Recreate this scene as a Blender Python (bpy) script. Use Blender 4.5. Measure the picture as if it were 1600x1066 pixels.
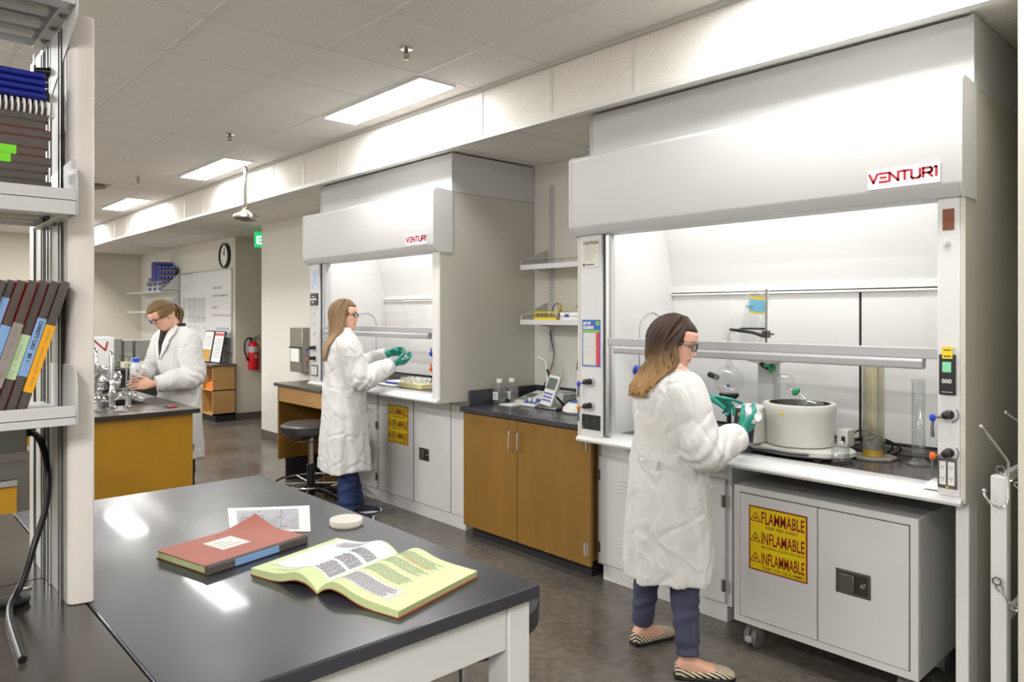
import bpy, bmesh, math, random
import numpy as np
from mathutils import Vector, Matrix, Euler, noise as mnoise
from mathutils.kdtree import KDTree

for o in list(bpy.data.objects): bpy.data.objects.remove(o)
SC = bpy.context.scene
COL = SC.collection
PI = math.pi
R = math.radians

# ---------------------------------------------------------------- camera
# level camera, eye 1.56 m above the floor; focal length and drop of the horizon as in the photograph
CAM_H = 1.56
FPX = 1139.0
YAW = math.atan2(1040.0, 1139.0)          # the hood wall runs along +Y
cd = bpy.data.cameras.new('camera')
cam = bpy.data.objects.new('camera', cd); COL.objects.link(cam)
cam.location = (0, 0, CAM_H)
cam.rotation_euler = (R(90), 0, -YAW)
cd.sensor_width = 36.0
cd.lens = FPX / 1600.0 * 36.0
cd.shift_y = -(533.0 - 490.0) / 1600.0
cd.clip_start = 0.02; cd.clip_end = 100
SC.camera = cam

# ---------------------------------------------------------------- world, exposure
w = bpy.data.worlds.new('world'); SC.world = w; w.use_nodes = True
w.node_tree.nodes['Background'].inputs[0].default_value = (0.80, 0.86, 1.0, 1)
w.node_tree.nodes['Background'].inputs[1].default_value = 0.4
SC.view_settings.view_transform = 'Standard'
SC.view_settings.look = 'None'
SC.view_settings.gamma = 1.0
SC.view_settings.use_curve_mapping = False
SC.view_settings.exposure = -0.38
SC.cycles.caustics_reflective = False
SC.cycles.caustics_refractive = False
SC.cycles.sample_clamp_indirect = 5.0

def area_light(name, loc, sx, sy, power, color=(1, 1, 1), rot=(0, 0, 0), parent=None, spread=180):
    l = bpy.data.lights.new(name, 'AREA'); l.shape = 'RECTANGLE'; l.size = sx; l.size_y = sy
    l.energy = power; l.color = color; l.spread = R(spread)
    o = bpy.data.objects.new(name, l); COL.objects.link(o)
    o.location = loc; o.rotation_euler = rot
    o.visible_camera = True
    if parent: o.parent = parent; o.location = Vector(loc) - rootloc(parent)
    return o

# ---------------------------------------------------------------- helpers
def rootloc(o):
    v = Vector((0, 0, 0))
    while o is not None:
        v += Vector(o.location); o = o.parent
    return v

class MB:
    """collects shapes as one mesh"""
    def __init__(s): s.v = []; s.f = []; s.m = []; s.sm = []
    def add(s, vs, fs, m=0, smooth=False):
        b = len(s.v); s.v += [tuple(map(float, p)) for p in vs]
        for f in fs: s.f.append(tuple(b + i for i in f)); s.m.append(m); s.sm.append(smooth)
        return s
    def box(s, x0, x1, y0, y1, z0, z1, m=0):
        if x0 > x1: x0, x1 = x1, x0
        if y0 > y1: y0, y1 = y1, y0
        if z0 > z1: z0, z1 = z1, z0
        vs = [(x, y, z) for z in (z0, z1) for y in (y0, y1) for x in (x0, x1)]
        return s.add(vs, [(0, 2, 3, 1), (4, 5, 7, 6), (0, 1, 5, 4), (2, 6, 7, 3), (0, 4, 6, 2), (1, 3, 7, 5)], m)
    def prism(s, poly, axis, a0, a1, m=0, smooth=False):
        """poly: 2D outline; axis 'x': (y,z) pts, 'y': (x,z) pts, 'z': (x,y) pts"""
        def P(p, a): return {'x': (a, p[0], p[1]), 'y': (p[0], a, p[1]), 'z': (p[0], p[1], a)}[axis]
        n = len(poly); A = sum(poly[i][0]*poly[(i+1) % n][1]-poly[(i+1) % n][0]*poly[i][1] for i in range(n))
        if A < 0: poly = poly[::-1]
        if a0 > a1: a0, a1 = a1, a0
        vs = [P(p, a0) for p in poly] + [P(p, a1) for p in poly]
        fs = []
        flip = axis == 'y'
        lo = tuple(range(n))[::-1]; hi = tuple(range(n, 2*n))
        fs = [lo, hi] + [(i, (i+1) % n, n+(i+1) % n, n+i) for i in range(n)]
        if flip: fs = [f[::-1] for f in fs]
        b = len(s.v); s.v += vs
        for k, f in enumerate(fs): s.f.append(tuple(b+i for i in f)); s.m.append(m); s.sm.append(smooth and k > 1)
        return s
    def loft(s, rings, m=0, smooth=True, cap=True, closed=True):
        n = len(rings[0]); vs = [p for r in rings for p in r]; fs = []
        for k in range(len(rings)-1):
            for i in range(n if closed else n-1):
                j = (i+1) % n; fs.append((k*n+i, k*n+j, (k+1)*n+j, (k+1)*n+i))
        if cap and closed: fs += [tuple(range(n))[::-1], tuple(range((len(rings)-1)*n, len(rings)*n))]
        return s.add(vs, fs, m, smooth)
    def tube(s, pts, r, n=8, m=0, cap=True, up=None):
        pts = [Vector(p) for p in pts]; N = len(pts)
        rs = r if isinstance(r, (list, tuple)) else [r]*N
        rings = []; prev = None
        for i, p in enumerate(pts):
            t = (pts[min(i+1, N-1)] - pts[max(i-1, 0)]).normalized()
            if prev is None:
                a = Vector((0, 0, 1)) if abs(t.z) < .9 else Vector((1, 0, 0))
                if up is not None: a = Vector(up)
                u = t.cross(a).normalized()
            else:
                u = (prev - t*prev.dot(t)).normalized()
            prev = u; q = t.cross(u)
            ri = rs[i]
            ra, rb = (ri if isinstance(ri, tuple) else (ri, ri))
            rings.append([p + u*(ra*math.cos(2*PI*k/n)) + q*(rb*math.sin(2*PI*k/n)) for k in range(n)])
        return s.loft(rings, m, True, cap)
    def cyl(s, p0, p1, r0, r1=None, n=20, m=0):
        return s.tube([p0, p1], [r0, r0 if r1 is None else r1], n, m)
    def lathe(s, prof, c=(0, 0, 0), n=28, m=0, axis=None, cap=True):
        """prof: (radius, height) from bottom; about z through c or along axis"""
        c = Vector(c)
        M = Matrix.Identity(3)
        if axis is not None: M = Vector((0, 0, 1)).rotation_difference(Vector(axis).normalized()).to_matrix()
        rings = [[c + M @ Vector((max(r, 1e-5)*math.cos(2*PI*k/n), max(r, 1e-5)*math.sin(2*PI*k/n), z)) for k in range(n)] for r, z in prof]
        return s.loft(rings, m, True, cap)
    def ell(s, c, r, n=16, k=10, m=0, rot=None):
        c = Vector(c); r = r if isinstance(r, (tuple, list)) else (r, r, r)
        rings = []
        for i in range(k+1):
            a = -PI/2 + PI*i/k; a = max(min(a, PI/2-1e-3), -PI/2+1e-3)
            rg = []
            for j in range(n):
                b = 2*PI*j/n; q = Vector((r[0]*math.cos(a)*math.cos(b), r[1]*math.cos(a)*math.sin(b), r[2]*math.sin(a)))
                if rot is not None: q = rot @ q
                rg.append(c+q)
            rings.append(rg)
        return s.loft(rings, m, True)
    def grid(s, fn, nu, nv, m=0, smooth=True):
        vs = [fn(i/nu, j/nv) for j in range(nv+1) for i in range(nu+1)]
        fs = [(j*(nu+1)+i, j*(nu+1)+i+1, (j+1)*(nu+1)+i+1, (j+1)*(nu+1)+i) for j in range(nv) for i in range(nu)]
        return s.add(vs, fs, m, smooth)
    def xf(s, M, i0=0):
        for i in range(i0, len(s.v)): s.v[i] = tuple(M @ Vector(s.v[i]))
        return s
    def mesh(s, name):
        me = bpy.data.meshes.new(name); me.from_pydata(s.v, [], s.f)
        me.polygons.foreach_set('material_index', s.m); me.polygons.foreach_set('use_smooth', s.sm)
        me.update(); return me

def O(name, mb, mat, parent=None, bevel=0.0, local=False, seg=2, label=None, fixn=True):
    """link a mesh as one object; coordinates are world unless local"""
    if parent is not None and not local:
        off = rootloc(parent); mb.v = [tuple(Vector(p)-off) for p in mb.v]
    me = mb.mesh(name) if isinstance(mb, MB) else mb
    for mm in (mat if isinstance(mat, (list, tuple)) else [mat]): me.materials.append(mm)
    me.update()
    if fixn:
        bm = bmesh.new(); bm.from_mesh(me); bmesh.ops.recalc_face_normals(bm, faces=bm.faces); bm.to_mesh(me); bm.free()
    if name not in ('hair', 'foil'): me.set_sharp_from_angle(angle=R(38))
    o = bpy.data.objects.new(name, me); COL.objects.link(o)
    if parent is not None: o.parent = parent
    if bevel:
        b = o.modifiers.new('bevel', 'BEVEL'); b.width = bevel; b.segments = seg; b.limit_method = 'ANGLE'; b.angle_limit = R(35)
        b.harden_normals = False
    if label: o['label'] = label
    return o

def T(name, label, cat, loc=(0, 0, 0), group=None, rz=0.0):
    o = bpy.data.objects.new(name, None); COL.objects.link(o)
    o.location = loc; o.rotation_euler = (0, 0, rz); o['label'] = label; o['category'] = cat
    o.empty_display_size = .1
    if group: o['group'] = group
    return o
def tag(o, label, cat, group=None, kind=None):
    o['label'] = label; o['category'] = cat
    if group: o['group'] = group
    if kind: o['kind'] = kind
    return o
def ST(name, mb, mat, bevel=0, parent=None, label=None):
    o = O(name, mb, mat, parent, bevel)
    if parent is None: o['kind'] = 'structure'
    if label: o['label'] = label
    return o
def dup(root, loc, rz=None, label=None, group=None):
    r = root.copy(); COL.objects.link(r); r.location = loc
    if rz is not None: r.rotation_euler = (0, 0, rz)
    if label: r['label'] = label
    if group: r['group'] = group
    for ch in list(root.children):
        c = ch.copy(); COL.objects.link(c); c.parent = r
        for g in ch.children:
            d = g.copy(); COL.objects.link(d); d.parent = c
    return r
def place(root, loc, rz=0, rx=0, ry=0):
    root.location = loc; root.rotation_euler = (rx, ry, rz); return root

# text as mesh; origin lower left, in the plane given by right (u) and up (v) vectors
def text_mb(s, size, org, u, v, depth=.0006, bold=0.0, align='LEFT', sx=1.0, shear=0.0, space=1.0):
    cu = bpy.data.curves.new('txt', 'FONT'); cu.body = s; cu.size = size; cu.align_x = align
    cu.offset = bold; cu.extrude = depth; cu.resolution_u = 2; cu.shear = shear; cu.space_character = space
    ob = bpy.data.objects.new('txt', cu); COL.objects.link(ob)
    dg = bpy.context.evaluated_depsgraph_get(); dg.update()
    me = bpy.data.meshes.new_from_object(ob.evaluated_get(dg))
    u = Vector(u).normalized(); v = Vector(v).normalized(); nrm = u.cross(v)
    org = Vector(org)
    vs = [org + u*(p.co.x*sx) + v*p.co.y + nrm*p.co.z for p in me.vertices]
    fs = [tuple(p.vertices) for p in me.polygons]
    bpy.data.objects.remove(ob); bpy.data.curves.remove(cu); bpy.data.meshes.remove(me)
    return vs, fs

# ---------------------------------------------------------------- materials
def lin(c):
    return tuple(((x/255)/12.92 if x/255 <= .04045 else ((x/255+.055)/1.055)**2.4) for x in c)
_M = {}
def mat(name, col, rough=.5, metal=0.0, var=0.0, vscale=8.0, bump=0.0, bscale=60.0, stretch=(1, 1, 1),
        emit=0.0, alpha=1.0, spec=.5, col2=None, rvar=0.0, coat=0.0, sheen=0.0, sss=0.0, detail=4):
    if name in _M: return _M[name]
    m = bpy.data.materials.new(name); m.use_nodes = True; nt = m.node_tree; N = nt.nodes; L = nt.links
    b = N['Principled BSDF']; c = lin(col)
    b.inputs['Roughness'].default_value = rough; b.inputs['Metallic'].default_value = metal
    b.inputs['Specular IOR Level'].default_value = spec
    b.inputs['Coat Weight'].default_value = coat; b.inputs['Coat Roughness'].default_value = .06
    b.inputs['Sheen Weight'].default_value = sheen
    if sss: b.inputs['Subsurface Weight'].default_value = sss; b.inputs['Subsurface Radius'].default_value = (.02, .008, .004); b.inputs['Subsurface Scale'].default_value = .5
    tc = N.new('ShaderNodeTexCoord'); mp = N.new('ShaderNodeMapping'); mp.inputs['Scale'].default_value = stretch
    L.new(tc.outputs['Object'], mp.inputs['Vector'])
    nz = N.new('ShaderNodeTexNoise'); nz.inputs['Scale'].default_value = vscale; nz.inputs['Detail'].default_value = detail
    L.new(mp.outputs[0], nz.inputs['Vector'])
    c2 = lin(col2) if col2 else tuple(x*(1-var) for x in c)
    rp = N.new('ShaderNodeValToRGB'); rp.color_ramp.elements[0].position = .3; rp.color_ramp.elements[1].position = .7
    rp.color_ramp.elements[0].color = (*c2, 1); rp.color_ramp.elements[1].color = (*c, 1)
    L.new(nz.outputs['Fac'], rp.inputs['Fac']); L.new(rp.outputs['Color'], b.inputs['Base Color'])
    if rvar:
        mr = N.new('ShaderNodeMapRange'); mr.inputs['To Min'].default_value = max(rough-rvar, .02); mr.inputs['To Max'].default_value = rough+rvar
        mr.inputs['From Min'].default_value = .3; mr.inputs['From Max'].default_value = .7
        L.new(nz.outputs['Fac'], mr.inputs['Value']); L.new(mr.outputs[0], b.inputs['Roughness'])
    if bump:
        n2 = N.new('ShaderNodeTexNoise'); n2.inputs['Scale'].default_value = bscale; n2.inputs['Detail'].default_value = 5
        L.new(mp.outputs[0], n2.inputs['Vector'])
        bp = N.new('ShaderNodeBump'); bp.inputs['Strength'].default_value = bump; bp.inputs['Distance'].default_value = .01
        L.new(n2.outputs['Fac'], bp.inputs['Height']); L.new(bp.outputs[0], b.inputs['Normal'])
    if emit:
        b.inputs['Emission Color'].default_value = (*c, 1); b.inputs['Emission Strength'].default_value = emit
    if alpha < 1: b.inputs['Alpha'].default_value = alpha
    _M[name] = m; return m

def glass(name, tint=(235, 242, 240), refl=.06, edge=.6, rough=.02, haze=0.0):
    """thin clear glass: transparent with fresnel-like reflection"""
    if name in _M: return _M[name]
    m = bpy.data.materials.new(name); m.use_nodes = True; nt = m.node_tree; N = nt.nodes; L = nt.links
    N.remove(N['Principled BSDF']); out = N['Material Output']
    tr = N.new('ShaderNodeBsdfTransparent'); tr.inputs[0].default_value = (*lin(tint), 1)
    gl = N.new('ShaderNodeBsdfGlossy'); gl.inputs['Roughness'].default_value = rough; gl.inputs[0].default_value = (1, 1, 1, 1)
    lw = N.new('ShaderNodeLayerWeight'); lw.inputs['Blend'].default_value = .3
    mr = N.new('ShaderNodeMapRange'); mr.inputs['To Min'].default_value = refl; mr.inputs['To Max'].default_value = edge
    L.new(lw.outputs['Facing'], mr.inputs['Value'])
    nz = N.new('ShaderNodeTexNoise'); nz.inputs['Scale'].default_value = 3
    mx = N.new('ShaderNodeMixShader'); L.new(mr.outputs[0], mx.inputs[0]); L.new(tr.outputs[0], mx.inputs[1]); L.new(gl.outputs[0], mx.inputs[2])
    last = mx
    if haze:
        df = N.new('ShaderNodeBsdfDiffuse'); df.inputs[0].default_value = (.85, .87, .87, 1)
        m2 = N.new('ShaderNodeMixShader'); m2.inputs[0].default_value = haze
        L.new(mx.outputs[0], m2.inputs[1]); L.new(df.outputs[0], m2.inputs[2]); last = m2
    L.new(last.outputs[0], out.inputs['Surface'])
    _M[name] = m; return m

def tile_mat(name, col, speck, rough=.9):
    """mineral-fibre ceiling tile: off-white with fine dark pin holes"""
    m = mat(name, col, rough, bump=.25, bscale=90)
    nt = m.node_tree; N = nt.nodes; L = nt.links
    tc = N['Texture Coordinate']; vo = N.new('ShaderNodeTexNoise'); vo.inputs['Scale'].default_value = 140; vo.inputs['Detail'].default_value = 2
    L.new(tc.outputs['Object'], vo.inputs['Vector'])
    rp = N.new('ShaderNodeValToRGB'); rp.color_ramp.elements[0].position = .30; rp.color_ramp.elements[1].position = .42
    rp.color_ramp.elements[0].color = (*lin(speck), 1); rp.color_ramp.elements[1].color = (*lin(col), 1)
    L.new(vo.outputs['Fac'], rp.inputs['Fac']); L.new(rp.outputs[0], N['Principled BSDF'].inputs['Base Color'])
    return m

M_tile = tile_mat('ceiling_tile', (236, 233, 228), (208, 203, 196))
M_tee = mat('ceiling_tee', (226, 225, 222), .5, var=.03)
M_teeD = mat('ceiling_shadow_gap', (120, 116, 110), .7)
M_wall = mat('wall_paint', (208, 203, 188), .75, var=.03, vscale=1.5, bump=.03, bscale=200)
M_wallw = mat('wall_paint_white', (222, 219, 212), .7, var=.02, vscale=1.5, bump=.03, bscale=200)
M_base = mat('vinyl_base', (88, 78, 72), .5, var=.1)
M_white = mat('powder_white', (206, 206, 206), .38, var=.015, vscale=3, spec=.4)
M_white2 = mat('powder_cabinet', (216, 216, 215), .35, var=.02, vscale=3, spec=.4)
M_whiteside = mat('powder_side', (198, 195, 186), .4, var=.02, vscale=2)
M_inner = mat('liner_white', (226, 226, 225), .35, var=.01)
M_grey = mat('powder_grey', (168, 168, 170), .35, var=.03)
M_alu = mat('brushed_aluminium', (205, 205, 205), .3, .85, var=.08, vscale=30, stretch=(1, 1, 8))
M_steel = mat('stainless_steel', (150, 147, 142), .28, .95, var=.15, vscale=20)
M_chrome = mat('chrome', (225, 225, 228), .08, 1.0)
M_dark = mat('dark_gap', (28, 26, 25), .6)
M_black = mat('black_plastic', (22, 22, 24), .35, var=.1)
M_blackmat = mat('black_matt', (30, 29, 28), .7, var=.1)
M_rubber = mat('grey_rubber', (120, 118, 116), .55, var=.1)
M_epoxy = mat('epoxy_top', (62, 63, 70), .3, var=.25, vscale=2.2, rvar=.07, spec=.5, detail=8, coat=.2)
M_epoxyL = mat('epoxy_bench', (64, 60, 56), .2, var=.2, vscale=2.0, rvar=.06, spec=.55, detail=8)
M_epoxyedge = mat('epoxy_edge', (46, 42, 34), .35, var=.2)
M_epoxyg = mat('worktop_grey', (98, 92, 86), .3, var=.18, vscale=3)
M_vinyl = mat('black_vinyl', (44, 42, 44), .38, var=.15, vscale=10, bump=.05)
M_wood = mat('maple_door', (134, 98, 40), .42, var=.16, vscale=3.0, stretch=(3, 3, .5), bump=.02, bscale=120, detail=8)
M_woody = mat('maple_amber', (172, 126, 22), .4, var=.14, vscale=3.0, stretch=(3, 3, .5), detail=8)
M_woodl = mat('maple_light', (196, 152, 96), .45, var=.15, vscale=4, stretch=(1, 1, 6), detail=8)
M_paper = mat('paper', (236, 236, 234), .7, var=.02)
M_red = mat('red_ink', (168, 22, 34), .5)
M_signy = mat('sign_yellow', (232, 204, 10), .45, var=.04)
M_signr = mat('sign_red', (140, 16, 20), .5)
M_blue = mat('blue_plastic', (30, 60, 190), .35)
M_orange = mat('orange_plastic', (232, 98, 24), .35)
M_glass = glass('sash_glass', (250, 250, 250), .015, .16)
M_lab = glass('lab_glass', (247, 248, 248), .04, .42, .05)
M_light = mat('light_diffuser', (255, 252, 246), .5, emit=7.0)
# ================================================================= ROOM
CZ, LZ = 2.965, 2.685            # main ceiling, lower ceiling over the hoods
SX = 2.93                        # face of the drop between them
WX = 3.88                        # wall behind the hoods
YB = 15.2                        # far wall
def concrete():
    m = mat('polished_concrete', (110, 105, 98), .24, var=.3, vscale=1.6, rvar=.1, spec=.5, detail=12)
    nt = m.node_tree; N = nt.nodes; L = nt.links
    nz = N.new('ShaderNodeTexNoise'); nz.inputs['Scale'].default_value = 22; nz.inputs['Detail'].default_value = 10
    L.new(N['Texture Coordinate'].outputs['Object'], nz.inputs['Vector'])
    mx = N.new('ShaderNodeMix'); mx.data_type = 'RGBA'; mx.blend_type = 'MULTIPLY'; mx.inputs[0].default_value = .55
    rp = N.new('ShaderNodeValToRGB'); rp.color_ramp.elements[0].position = .38; rp.color_ramp.elements[1].position = .62
    rp.color_ramp.elements[0].color = (.62, .6, .58, 1); rp.color_ramp.elements[1].color = (1.15, 1.12, 1.08, 1)
    L.new(nz.outputs['Fac'], rp.inputs['Fac'])
    src = N['Color Ramp'].outputs[0]
    L.new(src, mx.inputs[6]); L.new(rp.outputs[0], mx.inputs[7]); L.new(mx.outputs[2], N['Principled BSDF'].inputs['Base Color'])
    return m
M_floor = concrete()
mb = MB(); mb.box(-4, 7, -3.2, 15.3, -.1, 0); ST('floor', mb, M_floor)
mb = MB(); mb.box(-4, SX, -3.2, 15.3, CZ, CZ+.05); ST('ceiling', mb, M_tile)
mb = MB(); mb.box(SX+.012, 7, -3.2, 15.3, LZ, LZ+.05); ST('ceiling_lower', mb, M_tile)
mb = MB(); mb.box(SX, SX+.012, -3.2, 15.3, LZ-.03, CZ+.05); ST('ceiling_drop', mb, M_tile)
# tee grid of the main ceiling
mb = MB()
GX = [2.485-.61*k for k in range(11)]
GY = [2.305+.61*k for k in range(-9, 22)]
for x in GX: mb.box(x-.012, x+.012, -3.2, 15.2, CZ-.004, CZ+.002)
for y in GY: mb.box(-4, SX-.02, y-.011, y+.011, CZ-.0035, CZ+.002)
ST('trim_1', mb, M_tee, label='white tee grid of the main ceiling')
mb = MB()
mb.box(SX-.024, SX, -3.2, 15.2, CZ-.02, CZ+.002)
ST('trim_2', mb, mat('angle_trim', (196, 194, 190), .5), label='wall angle along the top of the ceiling drop')
mb = MB()
for y in [2.285+.601*k for k in range(-9, 22)]: mb.box(SX-.005, SX+.002, y-.011, y+.011, LZ-.03, CZ-.02)
mb.prism([(SX-.014, LZ-.042), (SX+.03, LZ-.042), (SX+.03, LZ-.031), (SX-.0055, LZ-.031), (SX-.0055, LZ-.012), (SX-.014, LZ-.012)], 'y', -3.19, 15.19)
ST('trim_3', mb, M_tee, label='white vertical tees and corner bead of the ceiling drop')
mb = MB()
for x in (3.25, 3.86): mb.box(x-.012, x+.012, -3.2, 15.2, LZ-.004, LZ+.002)
for y in [.86+.61*k for k in range(-6, 24)]: mb.box(SX+.03, 6.8, y-.011, y+.011, LZ-.0035, LZ+.002)
ST('trim_4', mb, M_tee, label='tee grid of the lower ceiling')
# walls
mb = MB(); mb.box(WX, WX+.15, -3.2, 8.95, 0, LZ+.02); ST('wall_right', mb, M_wallw)
mb = MB(); mb.box(4.2, 4.32, 10.722, 15.3, 0, LZ+.02); ST('wall_whiteboard', mb, M_wallw)
mb = MB(); mb.box(4.2, 7, 10.6, 10.72, 0, LZ+.02); ST('wall_alcove', mb, M_wall)
mb = MB(); mb.box(WX+.14, 7, 8.95-.12, 8.95, 0, LZ+.02); ST('wall_corridor', mb, M_wall)
mb = MB(); mb.box(6.9, 7, 8.9, 10.7, 0, LZ+.02); ST('wall_corridor_end', mb, M_wall)
mb = MB(); mb.box(-4, 4.32, YB, YB+.12, 0, CZ+.02); ST('wall_back', mb, M_wall)
mb = MB(); mb.box(-4.1, -4, -3.2, 15.3, 0, CZ+.02); ST('wall_left', mb, M_wallw)
mb = MB(); mb.box(-4, WX+.15, -3.3, -3.2, 0, CZ+.02); ST('wall_front', mb, M_wallw)
mb = MB(); mb.box(2.853, WX, .2, .651, 0, CZ+.02); ST('wall_near', mb, M_wall, bevel=.004)
def base(name, x0, x1, y0, y1): 
    m_ = MB(); m_.box(x0, x1, y0, y1, 0, .1); ST(name, m_, M_base, .003)
base('baseboard_right', WX-.008, WX, 6.6, 8.95); base('baseboard_corner', WX, WX+.15, 8.95, 8.958)
base('baseboard_alcove', 4.19, 6.9, 10.59, 10.6); base('baseboard_whiteboard', 4.19, 4.2, 10.59, 15.2)
base('baseboard_back', -4, 4.2, YB-.01, YB)

# ---------------------------------------------------------------- ceiling lights
LPOW = 36
def ceiling_light(x0, y0, label, vis=True, w=.245, ln=1.165, power=LPOW):
    t = T('ceiling_light', label, 'ceiling light', (x0+w/2, y0+ln/2, CZ-.012), 'recessed strip lights in the main ceiling')
    mb = MB()
    a, b, c, d = x0-.012, x0+w+.012, y0-.012, y0+ln+.012
    mb.box(a, x0, c, d, CZ-.012, CZ); mb.box(x0+w, b, c, d, CZ-.012, CZ); mb.box(x0, x0+w, c, y0, CZ-.012, CZ); mb.box(x0, x0+w, y0+ln, d, CZ-.012, CZ)
    O('frame', mb, M_tee, t)
    mb = MB(); mb.box(x0, x0+w, y0, y0+ln, CZ-.006, CZ); O('diffuser', mb, M_light, t)
    area_light('lamp', (x0+w/2, y0+ln/2, CZ-.02), w, ln, power, (1, .99, .975), parent=t)
    return t
ceiling_light(2.51, 3.555, 'nearest bright recessed ceiling light, above the sprinkler-studded tiles by the far hood')
ceiling_light(2.51, 6.575, 'second bright ceiling light, just before the emergency shower')
ceiling_light(2.51, 9.63, 'third ceiling light along the drop, furthest one seen whole', power=62)
ceiling_light(2.51, 12.68, 'last ceiling light in the row, at the far end of the room', power=75)
# row continues overhead; two unseen rows added on the left for ambient light
for y in (.505, -2.0): ceiling_light(2.51, y, 'ceiling light of the same row, out of the picture')
for y in (-1.5, 1.6, 4.65, 7.7, 10.7, 13.4): ceiling_light(-1.16, y, 'unseen ceiling light left of the shelves, added for ambient light', power=112)
for y in (-1.5, 1.6, 4.65, 7.7, 10.7): ceiling_light(-3.0, y, 'unseen ceiling light in the leftmost row, added for ambient light', power=112)

# ---------------------------------------------------------------- ceiling fittings
def sprinkler(x, y, label):
    t = T('sprinkler_head', label, 'sprinkler', (x, y, CZ), 'fire sprinkler heads in the ceiling')
    mb = MB(); mb.lathe([(.036, CZ), (.036, CZ-.004), (.026, CZ-.008), (.014, CZ-.008)], (x, y, 0), 20); O('escutcheon', mb, M_chrome, t)
    mb = MB(); mb.lathe([(.011, CZ-.008), (.011, CZ-.022), (.006, CZ-.026)], (x, y, 0), 12)
    for s in (-1, 1): mb.tube([(x+s*.008, y, CZ-.02), (x+s*.016, y, CZ-.034), (x+s*.012, y, CZ-.048), (x, y, CZ-.055)], .0025, 6)
    mb.cyl((x, y, CZ-.024), (x, y, CZ-.05), .003); mb.lathe([(.004, CZ-.052), (.017, CZ-.056), (.017, CZ-.058), (.003, CZ-.06)], (x, y, 0), 16)
    O('deflector', mb, mat('sprinkler_brass', (120, 110, 98), .3, .9), t)
sprinkler(2.19, 3.23, 'nearest sprinkler head, beside the big near ceiling light')
sprinkler(2.21, 5.69, 'middle sprinkler head, between the first and second ceiling lights')
sprinkler(2.22, 8.14, 'furthest sprinkler head, close to the round vent')
# round air diffuser far left
t = T('air_vent', 'round dark ringed air diffuser in the far left ceiling', 'vent', (1.93, 9.0, CZ))
mb = MB(); mb.box(1.73, 2.13, 8.8, 9.2, CZ-.004, CZ); O('plate', mb, mat('vent_plate', (170, 160, 145), .5), t)
for r_ in (.19, .14, .09, .045):
    mb = MB(); mb.lathe([(r_-.03, CZ-.004), (r_, CZ-.022), (r_+.004, CZ-.02), (r_-.02, CZ-.002)], (1.93, 9.0, 0), 28, cap=False); O('ring', mb, mat('vent_ring', (150, 132, 108), .5), t)
# safety shower
sx_, sy_ = 2.80, 6.82
t = T('safety_shower', 'polished bell-shaped emergency shower head on a drop pipe', 'shower', (sx_, sy_, CZ))
mb = MB(); mb.cyl((sx_, sy_, CZ), (sx_, sy_, 2.57), .017, n=14); O('pipe', mb, M_steel, t)
mb = MB(); mb.lathe([(.032, CZ), (.032, CZ-.006), (.02, CZ-.012)], (sx_, sy_, 0), 18); O('flange', mb, M_chrome, t)
mb = MB(); mb.lathe([(.022, 2.60), (.026, 2.57), (.024, 2.545), (.045, 2.53), (.085, 2.508), (.118, 2.487), (.128, 2.462), (.118, 2.457), (.08, 2.462), (.01, 2.47)], (sx_, sy_, 0), 32); O('shower_head', mb, mat('nickel', (205, 198, 182), .16, .95), t)
mb = MB()
mb.lathe([(.115, 2.462), (.10, 2.447), (.085, 2.455), (.07, 2.445), (.055, 2.455), (.02, 2.45)], (sx_, sy_, 0), 24)
O('nozzle_ring', mb, M_steel, t)
# exit sign, seen edge-on in the corridor mouth
t = T('exit_sign', 'green glowing exit sign hanging edge-on at the corridor', 'exit sign', (3.84, 8.98, LZ))
mb = MB(); mb.box(3.858, 4.18, 9.10, 9.125, 2.41, 2.61); O('housing', mb, mat('sign_green', (30, 190, 110), .3, emit=1.2), t, .006)
mb = MB(); mb.cyl((4.02, 9.112, 2.61), (4.02, 9.112, LZ), .012); O('hanger', mb, M_alu, t)
vs, fs = text_mb('EXIT', .14, (3.872, 9.097, 2.455), (1, 0, 0), (0, 0, 1), .001, .004)
mb = MB(); mb.add(vs, fs); O('lettering', mb, mat('exit_letters', (225, 255, 235), .4, emit=2.0), t, fixn=False)

# ================================================================= FUME HOODS
def strokes(mb, segs, org, u, v, wd, sc, n=.0012):
    u = Vector(u); v = Vector(v); nr = u.cross(v); org = Vector(org)
    for (x0, y0), (x1, y1) in segs:
        a = Vector((x0, y0))*sc; b = Vector((x1, y1))*sc
        d = (b-a); L_ = d.length
        if L_ < 1e-6: continue
        d /= L_; p = Vector((-d.y, d.x))*wd/2; a = a-d*wd*.35; b = b+d*wd*.35
        q = [a-p, b-p, b+p, a+p]
        lo = [org+u*w_.x+v*w_.y for w_ in q]; hi = [w_+nr*n for w_ in lo]
        mb.add(lo+hi, [(0, 1, 2, 3), (4, 5, 6, 7), (0, 1, 5, 4), (1, 2, 6, 5), (2, 3, 7, 6), (3, 0, 4, 7)])
VEN = []
def _let(ss, x): 
    for (a, b), (c, d) in ss: VEN.append(((a+x, b), (c+x, d)))
_let([((0, 1), (.45, 0)), ((.45, 0), (.9, 1))], 0)
_let([((0, 1), (.85, 1)), ((.1, .5), (.7, .5)), ((0, 0), (.85, 0))], 1.15)
_let([((0, 0), (0, 1)), ((0, 1), (.95, 0)), ((.95, 0), (.95, 1))], 2.25)
_let([((0, 1), (.9, 1)), ((.45, 1), (.45, 0))], 3.45)
_let([((0, 1), (0, .15)), ((0, .15), (.15, 0)), ((.15, 0), (.75, 0)), ((.75, 0), (.9, .15)), ((.9, .15), (.9, 1))], 4.62)
_let([((0, 0), (0, 1)), ((0, 1), (.75, 1)), ((.75, 1), (.9, .85)), ((.9, .85), (.9, .6)), ((.9, .6), (.75, .45)), ((.75, .45), (0, .45)), ((.5, .45), (.92, 0))], 5.85)
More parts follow.
